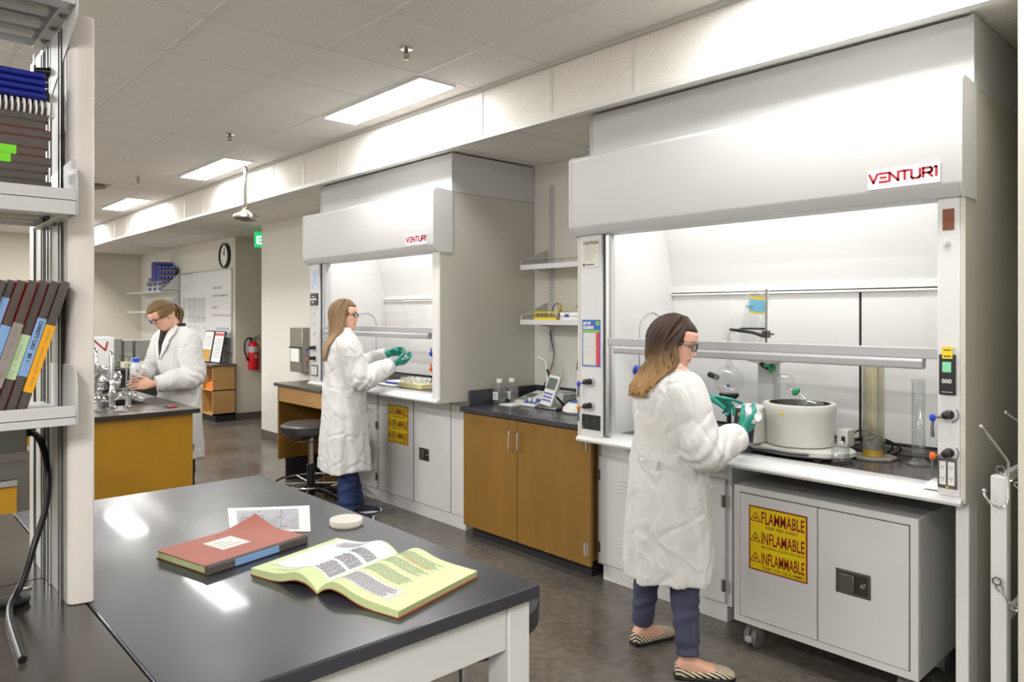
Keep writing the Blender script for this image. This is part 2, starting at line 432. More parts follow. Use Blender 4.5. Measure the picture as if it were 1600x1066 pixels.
_let([((.2, 0), (.2, 1)), ((0, 1), (.2, 1))], 7.0)

def fire_sign(t, x, yL, yR, z0, z1):
    """trilingual flammable sign on a face at x, reading towards -x; yL is its left edge"""
    w_ = yL-yR; h_ = z1-z0; u = (0, -1, 0); v = (0, 0, 1)
    s = MB(); s.box(x-.001, x, yR, yL, z0, z1); sg = O('flammable_sign', s, M_signr, t, label='yellow flammable warning sign in three languages')
    s = MB(); e = .018*w_/.27; s.box(x-.0016, x-.001, yR+e*.35, yL-e*.35, z0+e*.35, z1-e*.35); O('panel', s, M_signy, sg, local=False)
    px = x-.0018
    txt = MB(); sub = MB()
    rows = [('FLAMMABLE', 'KEEP FIRE AWAY'), ('INFLAMABLE', 'MANTENGA ALEJADO DEL FUEGO'), ('INFLAMMABLE', 'TENIR LOIN DES FLAMMES')]
    for k, (a, b) in enumerate(rows):
        zt = z1-h_*(.07+.315*k)
        hh = h_*.185
        vs, fs = text_mb(a, 1.0, (0, 0, 0), (1, 0, 0), (0, 1, 0), .0, .016)
        X = [p[0] for p in vs]; Y = [p[1] for p in vs]; kx = w_*.73/(max(X)-min(X)); ky = hh/(max(Y)-min(Y))
        txt.add([(px-.0004, yL-w_*.225-(p[0]-min(X))*kx, zt-hh+(p[1]-min(Y))*ky) for p in vs], fs)
        vs, fs = text_mb(b, 1.0, (0, 0, 0), (1, 0, 0), (0, 1, 0), .0, .012)
        X = [p[0] for p in vs]; Y = [p[1] for p in vs]; ww = w_*(.55 if k == 0 else .73); kx = ww/(max(X)-min(X)); ky = h_*.05/(max(Y)-min(Y))
        sub.add([(px-.0004, yL-w_*(.30 if k == 0 else .225)-(p[0]-min(X))*kx, zt-hh-h_*.075+(p[1]-min(Y))*ky) for p in vs], fs)
        c = Vector((px-.0002, yL-w_*.12, zt-hh*.55)); r_ = w_*.085
        P = [(0, r_*.95), (-r_, -r_*.75), (r_, -r_*.75)]
        strokes(txt, [(P[0], P[1]), (P[1], P[2]), (P[2], P[0])], c, u, v, w_*.012, 1)
        fl = [(-.4, -.5), (-.5, -.1), (-.2, .1), (-.05, .6), (.2, .15), (.45, .0), (.42, -.5)]
        q = [(c.x-.0003, c.y-a_*r_*.62, c.z+b_*r_*.62-.1*r_) for a_, b_ in fl]; txt.add(q, [tuple(range(len(q)))])
    O('lettering', txt, M_signr, sg, fixn=False); O('small_lettering', sub, mat('sign_brown', (110, 60, 16), .5), sg, fixn=False)

def valve(t, x, y, z, col, side):
    """black collared service valve with a coloured lever hub; side +1 points left in view"""
    v = MB(); v.lathe([(.017, 0), (.017, .012), (.013, .016), (.014, .03), (.016, .034), (.013, .05), (.004, .052)], (x, y, z), 18, axis=(-1, 0, 0))
    vo = O('valve', v, M_black, t)
    a = Vector((x-.045, y+.008, z-.004)); b = Vector((x-.045, y+.040, z-.012))
    s = MB(); s.cyl(a, b, .006, .004, 10); O('valve_stem', s, M_steel, vo)
    s = MB(); s.lathe([(.006, -.006), (.013, -.004), (.013, .008), (.005, .012)], b, 16, axis=(-.6, .8, 0)); O('hub', s, col, vo)
    s = MB(); s.tube([b, b+Vector((-.004, .002, -.03)), b+Vector((-.006, .0, -.07))], [.005, .005, .007], 10); O('lever', s, mat('lever_steel', (92, 96, 102), .3, .6), vo)
    s = MB()
    for k in range(7):
        an = -1.2+.3*k; s.box(x-.001, x, y-.03*math.cos(an)-.002, y-.03*math.cos(an)+.002, z+.03*math.sin(an)-.003, z+.03*math.sin(an)+.003)
    O('dial_marks', s, M_black, vo)

def outlet(t, x, yL, yR, z0, z1, dark=False):
    pl = MB(); pl.box(x-.005, x, yR, yL, z0, z1)
    p = O('outlet_plate', pl, M_blackmat if dark else M_steel, t, .001)
    w_ = yL-yR; h_ = z1-z0
    if dark:
        s = MB()
        for cy in (.3, .7):
            for cz in (.4, .6): s.box(x-.0065, x-.005, yR+w_*cy-.008, yR+w_*cy+.008, z0+h_*cz-.004, z0+h_*cz+.004)
        O('socket', s, mat('socket_dark', (62, 60, 60), .5), p)
        s = MB(); s.ell((x-.005, yL-.012, z0+.012), (.001, .004, .004), 10, 6); O('indicator', s, mat('pink_dot', (210, 70, 90), .5), p)
        return
    for cy in (.28, .72):
        s = MB(); s.box(x-.009, x-.005, yR+w_*cy-w_*.17, yR+w_*cy+w_*.17, z0+h_*.12, z0+h_*.88); so = O('socket', s, mat('socket_white', (232, 232, 230), .4), p, .001)
        d = MB()
        for cz in (.32, .68):
            zc = z0+h_*cz; yc = yR+w_*cy
            for q in (-1, 1): d.box(x-.0095, x-.009, yc+q*w_*.06-.001, yc+q*w_*.06+.001, zc-.001, zc+.006)
            d.box(x-.0095, x-.009, yc-.0015, yc+.0015, zc-.008, zc-.005)
        O('slots', d, M_dark, so)
    s = MB(); s.box(x-.0058, x-.005, yR+w_*.42, yR+w_*.58, z0+.003, z0+.008); O('tag', s, M_signy, p)

def fume_hood(y0, dz, label, near):
    """y0: near (right) side of the hood; dz: rise of the worktop over .90"""
    Y = lambda a: y0+a            # a from 0 (right) to 1.89 (left)
    W = 1.89; wz = .90+dz; bz = .862+dz
    t = T('fume_hood', label, 'fume hood', (3.4, Y(W/2), bz))
    # plenum enclosure above
    mb = MB(); mb.box(3.09, WX-.005, Y(0), Y(W), 2.402, 2.672); O('upper_enclosure', mb, M_white, t, .004)
    mb = MB(); mb.box(3.085, 3.09, Y(.0), Y(.012), 2.402, 2.672); mb.box(3.085, 3.09, Y(W-.012), Y(W), 2.402, 2.672); O('corner_trim', mb, M_white, t, .001)
    # canopy front panel
    prof = [(3.09, 2.40), (2.965, 2.412), (2.945, 2.408), (2.925, 2.39), (2.925, 2.035), (2.93, 2.02), (2.965, 1.985), (2.985, 1.985), (3.09, 1.985)]
    mb = MB(); mb.prism(prof, 'y', Y(.0), Y(W)); O('canopy', mb, M_white, t, .002)
    prof2 = [(3.088, 2.405), (2.965, 2.416), (2.943, 2.412), (2.921, 2.392), (2.921, 2.033), (2.926, 2.017), (2.963, 1.98), (3.088, 1.98)]
    for a, b in ((-.008, .004), (W-.004, W+.008)):
        mb = MB(); mb.prism(prof2, 'y', Y(a), Y(b)); O('canopy_end_cap', mb, M_white, t, .001)
    # side walls, posts
    zt = 2.40
    for nm, a, b, s in (('side_panel', 0.0, .016, 1), ('side_panel', W-.016, W, -1)):
        mb = MB(); mb.prism([(3.0, bz), (2.985, bz+.01), (2.985, 1.985), (3.09, 1.985), (3.09, zt), (WX-.005, zt), (WX-.005, bz), (3.2, bz)], 'y', Y(a), Y(b)); O(nm, mb, M_whiteside, t)
    mb = MB(); mb.box(2.985, 3.10, Y(.016), Y(.092), wz-.01, 2.0); O('corner_post', mb, M_white2, t, .004)
    mb = MB(); mb.box(2.985, 3.10, Y(W-.172), Y(W-.016), wz-.01, 2.0); O('corner_post', mb, M_white, t, .004)
    mb = MB(); mb.box(3.005, 3.03, Y(W-.205), Y(W-.18), wz, 2.0); mb.box(3.005, 3.03, Y(.092), Y(.097), wz, 2.0); O('sash_track', mb, M_alu, t)
    mb = MB(); mb.box(3.0, 3.04, Y(W-.18), Y(W-.172), wz, 2.0); O('track_gap', mb, mat('slot_dark', (60, 72, 74), .5), t)
    # liner
    yl, yr = Y(W-.16), Y(.092)
    mb = MB(); mb.box(3.10, 3.72, yl, yl+.01, wz, 2.38); O('liner_left', mb, M_inner, t)
    mb = MB(); mb.box(3.10, 3.72, yr-.01, yr, wz, 2.38); O('liner_right', mb, M_inner, t)
    mb = MB(); mb.box(3.10, 3.60, yr, yl, 2.34, 2.36); O('liner_top', mb, M_inner, t)
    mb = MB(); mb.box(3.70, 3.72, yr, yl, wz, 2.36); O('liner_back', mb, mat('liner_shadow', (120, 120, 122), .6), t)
    # baffles
    ys = Y(.64)
    mb = MB(); mb.box(3.65, 3.658, ys+.006, yl, wz+.05, 1.672); O('baffle', mb, M_inner, t, .002)
    mb = MB(); mb.box(3.65, 3.658, yr, ys-.006, wz+.05, 1.672); O('baffle', mb, M_inner, t, .002)
    mb = MB(); mb.box(3.66, 3.664, ys-.02, ys+.02, wz+.05, 1.66); O('baffle_slot', mb, M_dark, t)
    mb = MB(); mb.prism([(3.652, 1.712), (3.66, 1.712), (3.49, 2.34), (3.482, 2.34)], 'y', yr, yl); O('upper_baffle', mb, M_inner, t)
    mb = MB(); mb.box(3.638, 3.66, yr, yl, 1.682, 1.712); mb.box(3.63, 3.66, yr, yl, 1.665, 1.676); O('baffle_strip', mb, M_inner, t, .002)
    mb = MB(); mb.box(3.62, 3.66, yr, yl, wz+.001, wz+.035); O('rear_curb', mb, mat('curb_grey', (96, 92, 90), .5), t, .003)
    # access panel outline on left liner
    ax, az, hw, ht = 3.44, 1.18, .115, .38
    pts = [(ax-hw, yl-.002, az-.2)]+[(ax-hw, yl-.002, az+ht*.4)]
    for k in range(13):
        a = PI-PI*k/12; pts.append((ax+hw*math.cos(a), yl-.002, az+ht*.75+.10*math.sin(a)))
    pts += [(ax+hw, yl-.002, az-.2)]
    mb = MB(); mb.tube(pts, .0035, 6); O('access_panel_rim', mb, mat('rim_grey', (176, 178, 180), .5), t)
    # work surface and sill
    mb = MB(); mb.box(3.10, 3.70, yr, yl, wz-.03, wz); O('work_surface', mb, M_epoxyg if not near else mat('hood_top', (70, 64, 62), .22, var=.25, vscale=5), t)
    sill = [(2.962, bz), (2.958, bz+.012), (2.965, bz+.022), (3.0, wz-.006), (3.115, wz+.004), (3.135, wz+.004), (3.135, bz)]
    mb = MB(); mb.prism(sill, 'y', Y(.008), Y(W-.008)); O('airfoil_sill', mb, M_white, t, .002)
    mb = MB(); mb.prism([(3.005, wz), (3.13, wz+.004), (3.13, wz+.02), (3.05, wz+.016)], 'y', Y(.095), Y(.15)); O('sill_end_block', mb, M_white, t, .002)
    # fluorescent lamp under the canopy
    mb = MB(); mb.box(3.14, 3.26, Y(.2), Y(W-.3), 2.30, 2.335); O('lamp_housing', mb, M_light, t)
    area_light('hood_lamp', (3.22, Y(W/2), 2.29), .12, 1.4, 9, (1, .99, .98), parent=t)
    # sash
    yL, yR = Y(W-.205), Y(.092)
    hz = 1.368 if near else 1.40
    mb = MB(); mb.box(3.014, 3.018, yR, yL, hz+.04, 2.03); O('sash_glass', mb, M_glass, t)
    mb = MB(); mb.box(2.992, 3.03, yR, yL, hz+.022, hz+.062); mb.prism([(2.988, hz+.0218), (2.978, hz+.012), (2.980, hz-.014), (2.986, hz-.018), (3.02, hz-.018), (3.025, hz+.0218)], 'y', yR+.05, yL-.05)
    O('sash_handle', mb, M_grey, t, .003)
    # control posts
    px = 2.985
    if near:
        mb = MB(); mb.box(px-.002, px, Y(.036), Y(.074), 1.866, 1.944); o_ = O('notice_card', mb, mat('brown_card', (132, 78, 52), .6, var=.15, vscale=60), t)
        mb = MB(); mb.lathe([(.012, 0), (.012, .004), (.006, .006)], (px, Y(.060), 1.818), 16, axis=(-1, 0, 0)); mb.box(px-.012, px, Y(.057), Y(.063), 1.81, 1.828); O('key_switch', mb, M_white, t)
        mb = MB(); mb.box(px-.014, px, Y(.030), Y(.083), 1.262, 1.41); d = O('airflow_monitor', mb, M_black, t, .003, label='black airflow monitor with green screen')
        mb = MB(); mb.box(px-.0155, px-.0135, Y(.042), Y(.071), 1.345, 1.383); O('screen', mb, mat('lcd_green', (120, 190, 150), .3, emit=.35), d)
        vs, fs = text_mb('000', .022, (px-.0155, Y(.073), 1.305), (0, -1, 0), (0, 0, 1), .0003, .0004); mb = MB(); mb.add(vs, fs); O('lettering', mb, M_paper, d, fixn=False)
        mb = MB(); mb.box(px-.015, px-.014, Y(.038), Y(.074), 1.271, 1.274); O('name_bar', mb, M_grey, d)
        mb = MB(); mb.box(px-.017, px-.014, Y(.037), Y(.071), 1.395, 1.438); mb.box(px-.0175, px-.017, Y(.042), Y(.066), 1.425, 1.428, 1); mb.box(px-.0175, px-.017, Y(.042), Y(.066), 1.402, 1.406, 1); O('yellow_tag', mb, [M_signy, M_black], d)
        valve(t, px, Y(.052), 1.19, M_blue, 1); valve(t, px, Y(.052), 1.05, M_orange, 1)
        outlet(t, px, Y(.090), Y(.026), .918, 1.03)
        yb = Y(W)
        mb = MB(); mb.box(px-.002, px, yb-.160, yb-.032, 1.81, 1.965); c_ = O('caution_sign', mb, mat('caution_grey', (196, 194, 184), .4, .1), t, label='silvery caution notice')
        vs, fs = text_mb('CAUTION', .024, (px-.0025, yb-.042, 1.935), (0, -1, 0), (0, 0, 1), .0003, .0008); mb = MB(); mb.add(vs, fs)
        for k in range(9):
            z_ = 1.922-.009*k; mb.box(px-.0025, px-.002, yb-.060-.05*((k*37 % 7)/7)-.03, yb-.05, z_-.0012, z_)
        mb.box(px-.0025, px-.002, yb-.055, yb-.040, 1.818, 1.832); mb.box(px-.0025, px-.002, yb-.12, yb-.06, 1.822, 1.828); O('lettering', mb, mat('ink_grey', (70, 70, 68), .6), c_, fixn=False)
        a, b, c, d_ = yb-.164, yb-.034, 1.272, 1.526
        mb = MB(); mb.box(px-.002, px, a, b, c, d_); s_ = O('solvent_list', mb, mat('sign_blue', (40, 86, 168), .4), t, label='blue bordered list of solvents')
        mb = MB(); mb.box(px-.0026, px-.002, a+.03, b-.007, c+.007, d_-.07); O('table_of_names', mb, mat('list_grey', (205, 203, 200), .5, var=.15, vscale=60, stretch=(1, .2, 3)), s_)
        mb = MB(); mb.box(px-.0026, px-.002, a+.006, a+.029, c+.007, d_-.07); O('red_column', mb, mat('list_red', (206, 52, 54), .5), s_)
        mb = MB(); mb.box(px-.0026, px-.002, a+.005, b-.005, d_-.068, d_-.055); mb.box(px-.0026, px-.002, a+.005, a+.03, d_-.03, d_-.008); O('green_band', mb, mat('list_green', (120, 180, 60), .5), s_)
        for k, w_ in enumerate(('LIST OF', 'SOLVENTS')):
            vs, fs = text_mb(w_, .022, (px-.003, b-.008, d_-.027-.023*k), (0, -1, 0), (0, 0, 1), .0003, .001, sx=.72); mb = MB(); mb.add(vs, fs); O('lettering', mb, M_paper, s_, fixn=False)
        valve(t, px, yb-.09, 1.19, M_blue, 1); valve(t, px, yb-.09, 1.06, M_orange, 1)
        outlet(t, px, b, a, .93, 1.01, dark=True)
    else:
        yb = Y(W)
        mb = MB(); mb.box(px-.002, px, yb-.145, yb-.035, 1.775, 1.935); c_ = O('notice', mb, mat('notice_blue', (190, 202, 224), .5), t)
        mb = MB()
        for k in range(8): mb.box(px-.003, px-.002, yb-.12-.015*((k*5) % 3)/3, yb-.05, 1.915-.014*k, 1.9175-.014*k)
        mb.box(px-.003, px-.002, yb-.06, yb-.045, 1.79, 1.80); O('lettering', mb, mat('ink_blue', (110, 120, 150), .6), c_)
        mb = MB(); mb.box(px-.012, px, yb-.155, yb-.028, 1.63, 1.735); d = O('control_panel', mb, mat('panel_navy', (46, 46, 58), .4), t, .002, label='dark switch panel')
        mb = MB()
        for k in range(4): mb.box(px-.014, px-.012, yb-.145+.028*k, yb-.125+.028*k, 1.675, 1.688)
        mb.box(px-.014, px-.012, yb-.11, yb-.07, 1.70, 1.706); mb.box(px-.014, px-.012, yb-.09, yb-.065, 1.65, 1.662); O('buttons', mb, M_paper, d)
        for z_ in (1.56, 1.475, 1.385):
            mb = MB(); mb.lathe([(.013, 0), (.013, .003), (.002, .004)], (px, yb-.085, z_), 14, axis=(-1, 0, 0)); O('plug_cap', mb, M_grey, t)
        valve(t, px, yb-.09, 1.265, M_blue, 1); valve(t, px, yb-.09, 1.175, M_orange, 1)
        outlet(t, px, yb-.035, yb-.150, 1.02, 1.115)
    # service nozzles inside on the left liner (near hood) / on the right baffle (far hood)
    if near:
        for z_, cm in ((1.242, M_blue), (1.115, M_orange)):
            mb = MB(); mb.lathe([(.026, 0), (.026, .01), (.02, .018), (.012, .04), (.006, .075), (.006, .095), (.003, .1)], (3.29, yl, z_), 18, axis=(.25, -1, -.12)); O('nozzle', mb, cm, t, label='%s gas nozzle' % ('blue' if cm == M_blue else 'orange'))
    else:
        for z_, cm in ((1.275, M_blue), (1.167, M_orange)):
            mb = MB(); mb.lathe([(.02, 0), (.02, .03), (.014, .04), (.014, .07), (.006, .08)], (3.05, yr, z_), 16, axis=(0, 1, 0)); q = O('service_tap', mb, M_black, t)
            mb = MB(); mb.lathe([(.010, .08), (.018, .085), (.018, .1), (.006, .11)], (3.05, yr, z_), 16, axis=(0, 1, 0)); mb.tube([(3.04, yr+.09, z_+.040), (3.05, yr+.095, z_), (3.055, yr+.085, z_-.035)], .005, 8); O('tap_handle', mb, cm, q)
    # name plate
    mb = MB(); mb.box(2.921, 2.925, Y(.062), Y(.318), 2.036, 2.110); n = O('name_plate', mb, mat('plate_silver', (206, 208, 216), .3, .4), t, .001, label='silver plate with red VENTURI lettering' if False else 'silver name plate with red lettering')
    mb = MB(); strokes(mb, VEN, (2.9205, Y(.309), 2.062), (0, -1, 0), (0, 0, 1), .0086, .0325); O('lettering', mb, M_red, n, fixn=False)
    mb = MB()
    for k in range(22): mb.box(2.9203, 2.921, Y(.275-.0078*k), Y(.275-.0078*k-.0055), 2.049, 2.0515)
    O('small_lettering', mb, mat('ink_slate', (120, 122, 140), .6), n)
    return t
fume_hood(.84, 0.0, 'large white fume hood at right, nearest one, with evaporator inside', True)
fume_hood(3.995, .083, 'farther white fume hood, where the straight-haired woman works', False)
# ================================================================= CABINETS
def latch(door, x, yL, yR, z0, z1):
    mb = MB(); r_ = .012; w_ = yL-yR; h_ = z1-z0
    mb.box(x-.004, x, yR, yL, z0, z1); p = O('latch_plate', mb, M_steel, door, .003)
    mb = MB(); mb.box(x-.0046, x-.0038, yR+.012, yL-.012, z0+.012, z1-.012); O('latch_recess', mb, mat('recess_dark', (92, 88, 84), .35, .9), p)
    mb = MB(); mb.box(x-.014, x-.004, yR+w_*.45, yL-.018, z0+.016, z1-.016); O('paddle', mb, M_steel, p, .003)
    mb = MB(); mb.lathe([(.010, 0), (.010, .006), (.004, .007)], (x-.004, yR+w_*.2, z0+h_*.5), 14, axis=(-1, 0, 0)); O('lock', mb, M_chrome, p)
def hinge(t, x, y, z, h_=.05, m=None):
    mb = MB(); mb.cyl((x-.006, y, z), (x-.006, y, z+h_), .005, n=10); mb.box(x-.003, x, y-.014, y+.014, z, z+h_); return O('hinge', mb, m or M_steel, t)
CX = 3.28
# base cabinet left of the knee space under the near hood
t = T('base_cabinet', 'white steel base cabinet with louvred doors under the near hood', 'cabinet', (3.55, 2.41, 0))
mb = MB(); mb.box(CX, WX-.02, 1.955, 2.84, .085, .858); O('body', mb, M_white2, t, .002)
mb = MB(); mb.box(CX+.004, WX-.02, 1.985, 2.80, 0, .085); O('plinth', mb, M_white2, t, .001)
mb = MB(); mb.box(CX-.004, CX, 1.985, 2.83, .74, .845); O('apron_panel', mb, M_white2, t, .001)
for a, b in ((2.42, 2.825), (1.985, 2.41)):
    mb = MB(); mb.box(CX-.018, CX, a, b, .10, .725); d = O('door', mb, M_white2, t, .003)
    for zb in (.20, .535):
        mb = MB()
        for k in range(4):
            z_ = zb+.022*k; yc = b-.24 if b > 2.5 else a+.2
            mb.prism([(CX-.018, z_), (CX-.018, z_+.014), (CX-.027, z_+.003), (CX-.026, z_)], 'y', yc-.09, yc+.09)
        O('louvres', mb, M_white, d, .001)
    yh = b-.006 if b > 2.5 else a+.006
    for z_ in (.16, .585): hinge(d, CX-.018, yh, z_, .06)
mb = MB(); mb.box(CX-.02, CX-.018, 2.409, 2.421, .10, .725); O('door_gap', mb, M_dark, t)
# mobile flammables cabinet
def flam_cabinet():
    F = 3.085; y0, y1 = 1.03, 1.829; xb = 3.60
    t = T('flammables_cabinet', 'white wheeled flammables cabinet in the knee space under the near hood', 'cabinet', (3.34, 1.43, 0))
    mb = MB(); mb.box(F+.012, xb, y0, y1, .12, .757); O('body', mb, M_white2, t, .004)
    mb = MB(); e = .03
    mb.box(F, F+.012, y0, y1, .727, .757); mb.box(F, F+.012, y0, y1, .12, .15); mb.box(F, F+.012, y0, y0+e, .15, .727); mb.box(F, F+.012, y1-e, y1, .15, .727)
    O('front_frame', mb, M_white2, t, .002)
    mb = MB(); mb.box(F+.008, F+.0125, y0+e, y1-e, .15, .727); O('shadow_gap', mb, M_dark, t)
    mb = MB(); mb.box(F-.004, F+.010, 1.431, y1-e-.004, .154, .723); d1 = O('door', mb, M_white2, t, .002)
    mb = MB(); mb.box(F-.004, F+.010, y0+e+.004, 1.426, .154, .723); d2 = O('door', mb, M_white2, t, .002)
    fire_sign(d1, F-.004, 1.749, 1.472, .384, .677)
    latch(d2, F-.004, 1.349, 1.206, .389, .491)
    for k, (x, y) in enumerate(((F+.06, y1-.07), (F+.06, y0+.06), (xb-.07, y1-.07), (xb-.07, y0+.06))):
        mb = MB(); mb.box(x-.035, x+.035, y-.03, y+.03, .112, .12); mb.cyl((x, y, .09), (x, y, .113), .014)
        mb.prism([(y-.034, .06), (y-.034, .095), (y+.034, .095), (y+.034, .06), (y+.022, .05), (y-.022, .05)], 'x', x-.01, x+.03)
        c = O('caster', mb, M_rubber, t, .002)
        mb = MB()
        for s in (-.018, .018): mb.lathe([(.015, -.012), (.044, -.012), (.048, -.006), (.048, .006), (.044, .012), (.015, .012)], (x, y+s, .048), 24, axis=(0, 1, 0))
        O('wheel', mb, mat('wheel_grey', (112, 110, 110), .5, var=.1), c)
        mb = MB(); mb.box(x-.055, x-.03, y-.012, y+.012, .052, .06); mb.box(x-.058, x-.05, y-.016, y+.016, .035, .055); O('brake_lever', mb, M_grey, c, .002)
flam_cabinet()
# leg of the near hood at the right
t = T('hood_leg', 'white square support leg under the right end of the near hood', 'support leg', (3.1, .86, 0))
mb = MB(); mb.box(3.03, 3.12, .842, .885, 0, .862); O('post', mb, M_white2, t, .003)
mb = MB(); mb.box(3.12, 3.86, .842, .85, .0, .862); O('end_panel', mb, M_whiteside, t, .002)
# cylinder restraint between hood and near wall
t = T('cylinder_rack', 'white steel cylinder rack with chains beside the near hood', 'rack', (3.05, .74, 0))
mb = MB(); mb.box(3.0, 3.05, .716, .766, 0, .985); O('post', mb, M_white2, t, .003)
for z_ in (.95, .45): mb = MB(); mb.box(3.05, 3.6, .73, .75, z_, z_+.04); O('rail', mb, M_white2, t, .003)
mb = MB(); mb.box(3.30, 3.34, .668, .70, 0, 1.05); O('rear_post', mb, M_white2, t, .003)
def chain(t, pts):
    for i in range(len(pts)-1):
        a, b = Vector(pts[i]), Vector(pts[i+1]); n = max(1, int((b-a).length/.028))
        for k in range(n):
            c = a.lerp(b, (k+.5)/n); d = (b-a).normalized(); s = d.cross(Vector((0, 0, 1) if k % 2 else (1, .3, 0))).normalized()
            P = [c+d*(.018*math.cos(q))+s*(.009*math.sin(q)) for q in [2*PI*i_/12 for i_ in range(13)]]
            mb = MB(); mb.tube(P, .0028, 6, cap=False); O('chain_link', mb, M_chrome, t)
for z_ in (.985, .62):
    mb = MB(); mb.lathe([(.004, -.01), (.004, .014)], (3.02, .742, z_ if z_ > .9 else z_), 8, axis=(0, 0, 1) if z_ > .9 else (-1, 0, 0))
    c = Vector((3.022, .742, z_+.022)) if z_ > .9 else Vector((2.982, .742, z_))
    mb.tube([c+Vector((.0, .013*math.cos(q), .013*math.sin(q))) for q in [2*PI*i/14 for i in range(15)]], .0035, 6, cap=False); O('eye_bolt', mb, M_chrome, t)
chain(t, [(3.022, .742, 1.0), (3.03, .70, .965), (3.04, .675, .945)])
chain(t, [(2.982, .742, .615), (3.0, .715, .55), (3.01, .685, .525)])
t = T('wire_hook', 'bent chrome wire bracket standing out over the cylinder rack', 'hook', (2.98, .72, .98))
mb = MB(); mb.tube([(2.93, .775, 1.165), (2.95, .735, 1.10), (2.965, .712, 1.06), (2.97, .705, 1.045), (2.97, .705, .92), (2.965, .71, .895), (2.955, .728, .885), (2.94, .752, .90), (2.935, .768, .925), (2.94, .77, .94)], .0045, 8); mb.tube([(2.97, .705, 1.0), (3.0, .705, .99), (3.02, .716, .985)], .004, 8)
O('wire', mb, M_chrome, t)
for c in ((2.93, .775, 1.165), (2.94, .77, .94)):
    mb = MB(); mb.ell(c, .008); O('end_ball', mb, M_chrome, t)
t = T('wire_hook', 'second chrome wire bracket, cut off by the near wall edge', 'hook', (3.2, .74, 1.1))
mb = MB(); mb.tube([(3.2, .768, 1.19), (3.22, .735, 1.16), (3.24, .712, 1.14), (3.24, .70, 1.05)], .0045, 8); O('wire', mb, M_chrome, t)
mb = MB(); mb.ell((3.2, .768, 1.19), .008); O('end_ball', mb, M_chrome, t)

# honey-coloured cabinet between the hoods
t = T('wood_cabinet', 'honey brown two-door wooden base cabinet between the two hoods', 'cabinet', (3.52, 3.43, 0))
mb = MB(); mb.box(3.19, WX-.01, 2.845, 3.985, .10, .882); O('body', mb, M_wood, t, .002)
mb = MB(); mb.box(3.26, WX-.01, 2.87, 3.98, 0, .10); O('toe_kick', mb, M_blackmat, t)
for a, b, yh in ((3.427, 3.972, 3.465), (2.80, 3.422, 3.385)):
    mb = MB(); mb.box(3.17, 3.19, a, b, .095, .872); d = O('door', mb, M_wood, t, .002)
    mb = MB(); mb.tube([(3.17, yh, .80), (3.14, yh, .80), (3.134, yh, .794), (3.134, yh, .694), (3.14, yh, .688), (3.17, yh, .688)], .005, 8); O('handle', mb, M_alu, d)
    if a < 3: hinge(d, 3.17, 2.835, .155, .075, M_chrome); hinge(d, 3.17, 2.835, .76, .06, M_chrome)
mb = MB(); mb.box(3.14, WX-.004, 2.74, 3.978, .882, .915); tag(O('worktop', mb, M_epoxy, None, .003), 'black worktop carrying the instruments between the two hoods', 'worktop')
mb = MB(); mb.box(WX-.024, WX-.002, 2.74, 3.978, .9155, 1.02); mb.box(3.22, WX-.024, 3.955, 3.978, .9155, 1.02); tag(O('backsplash', mb, M_epoxy, None, .003), 'black upstand along the wall and hood side behind the instruments', 'backsplash')

# white cabinets under the far hood: flammables unit (right two doors) and a narrow one
t = T('flammables_cabinet', 'white two-door flammables cabinet built in under the far hood', 'cabinet', (3.55, 4.65, 0))
mb = MB(); mb.box(CX, WX-.02, 4.0, 5.225, .09, .943); O('body', mb, M_white2, t, .002)
mb = MB(); mb.box(CX+.004, WX-.02, 4.09, 5.22, 0, .09); O('plinth', mb, M_white2, t, .001)
for a, b in ((4.715, 5.205), (4.245, 4.708)):
    mb = MB(); mb.box(CX-.016, CX, a, b, .10, .90); d = O('door', mb, M_white2, t, .002)
    if a > 4.5: fire_sign(d, CX-.016, 5.075, 4.785, .52, .822)
    else: latch(d, CX-.016, 4.635, 4.505, .435, .53)
mb = MB(); mb.box(CX-.012, CX, 4.02, 4.238, .10, .90); O('filler_panel', mb, M_white2, t, .001)
mb = MB(); mb.box(CX-.001, CX+.001, 4.236, 5.21, .097, .903); mb.box(CX-.016, CX-.002, 4.7085, 4.7145, .1, .9, 0); O('shadow_gap', mb, M_dark, t)
t = T('base_cabinet', 'narrow white steel cabinet under the far hood, beside the stool', 'cabinet', (3.55, 5.42, 0))
mb = MB(); mb.box(CX, WX-.02, 5.232, 5.615, .09, .943); O('body', mb, M_white2, t, .002)
mb = MB(); mb.box(CX+.004, WX-.02, 5.225, 5.6, 0, .09); O('plinth', mb, M_white2, t, .001)
mb = MB(); mb.box(CX-.016, CX, 5.245, 5.60, .10, .74); d = O('door', mb, M_white2, t, .002)
for z_ in (.17, .60): hinge(d, CX-.016, 5.25, z_, .06); hinge(d, CX-.016, 5.595, z_, .06)
mb = MB(); mb.box(CX-.016, CX, 5.245, 5.60, .755, .92); O('drawer', mb, M_white2, t, .002)

# wooden kneehole desk beyond the far hood
t = T('kneehole_desk', 'wooden kneehole bench with grey top beyond the far hood', 'bench', (3.4, 6.1, 0))
mb = MB(); mb.box(2.95, WX-.01, 5.63, 6.54, .885, .915); O('top', mb, M_epoxyg, t, .003)
mb = MB(); mb.box(2.98, WX-.02, 6.49, 6.515, .20, .885); O('end_panel', mb, M_wood, t, .001)
mb = MB(); mb.box(3.05, WX-.02, 6.48, 6.505, 0, .20); O('kick_panel', mb, M_blackmat, t)
mb = MB(); mb.box(2.98, 3.0, 5.645, 6.49, .745, .885); O('apron', mb, M_woodl, t, .001)
mb = MB(); mb.box(3.6, 3.62, 5.64, 6.49, .0, .885); O('back_panel', mb, M_wood, t)
mb = MB(); mb.box(2.985, WX-.02, 5.63, 5.645, .0, .885); O('side_panel', mb, M_wood, t)
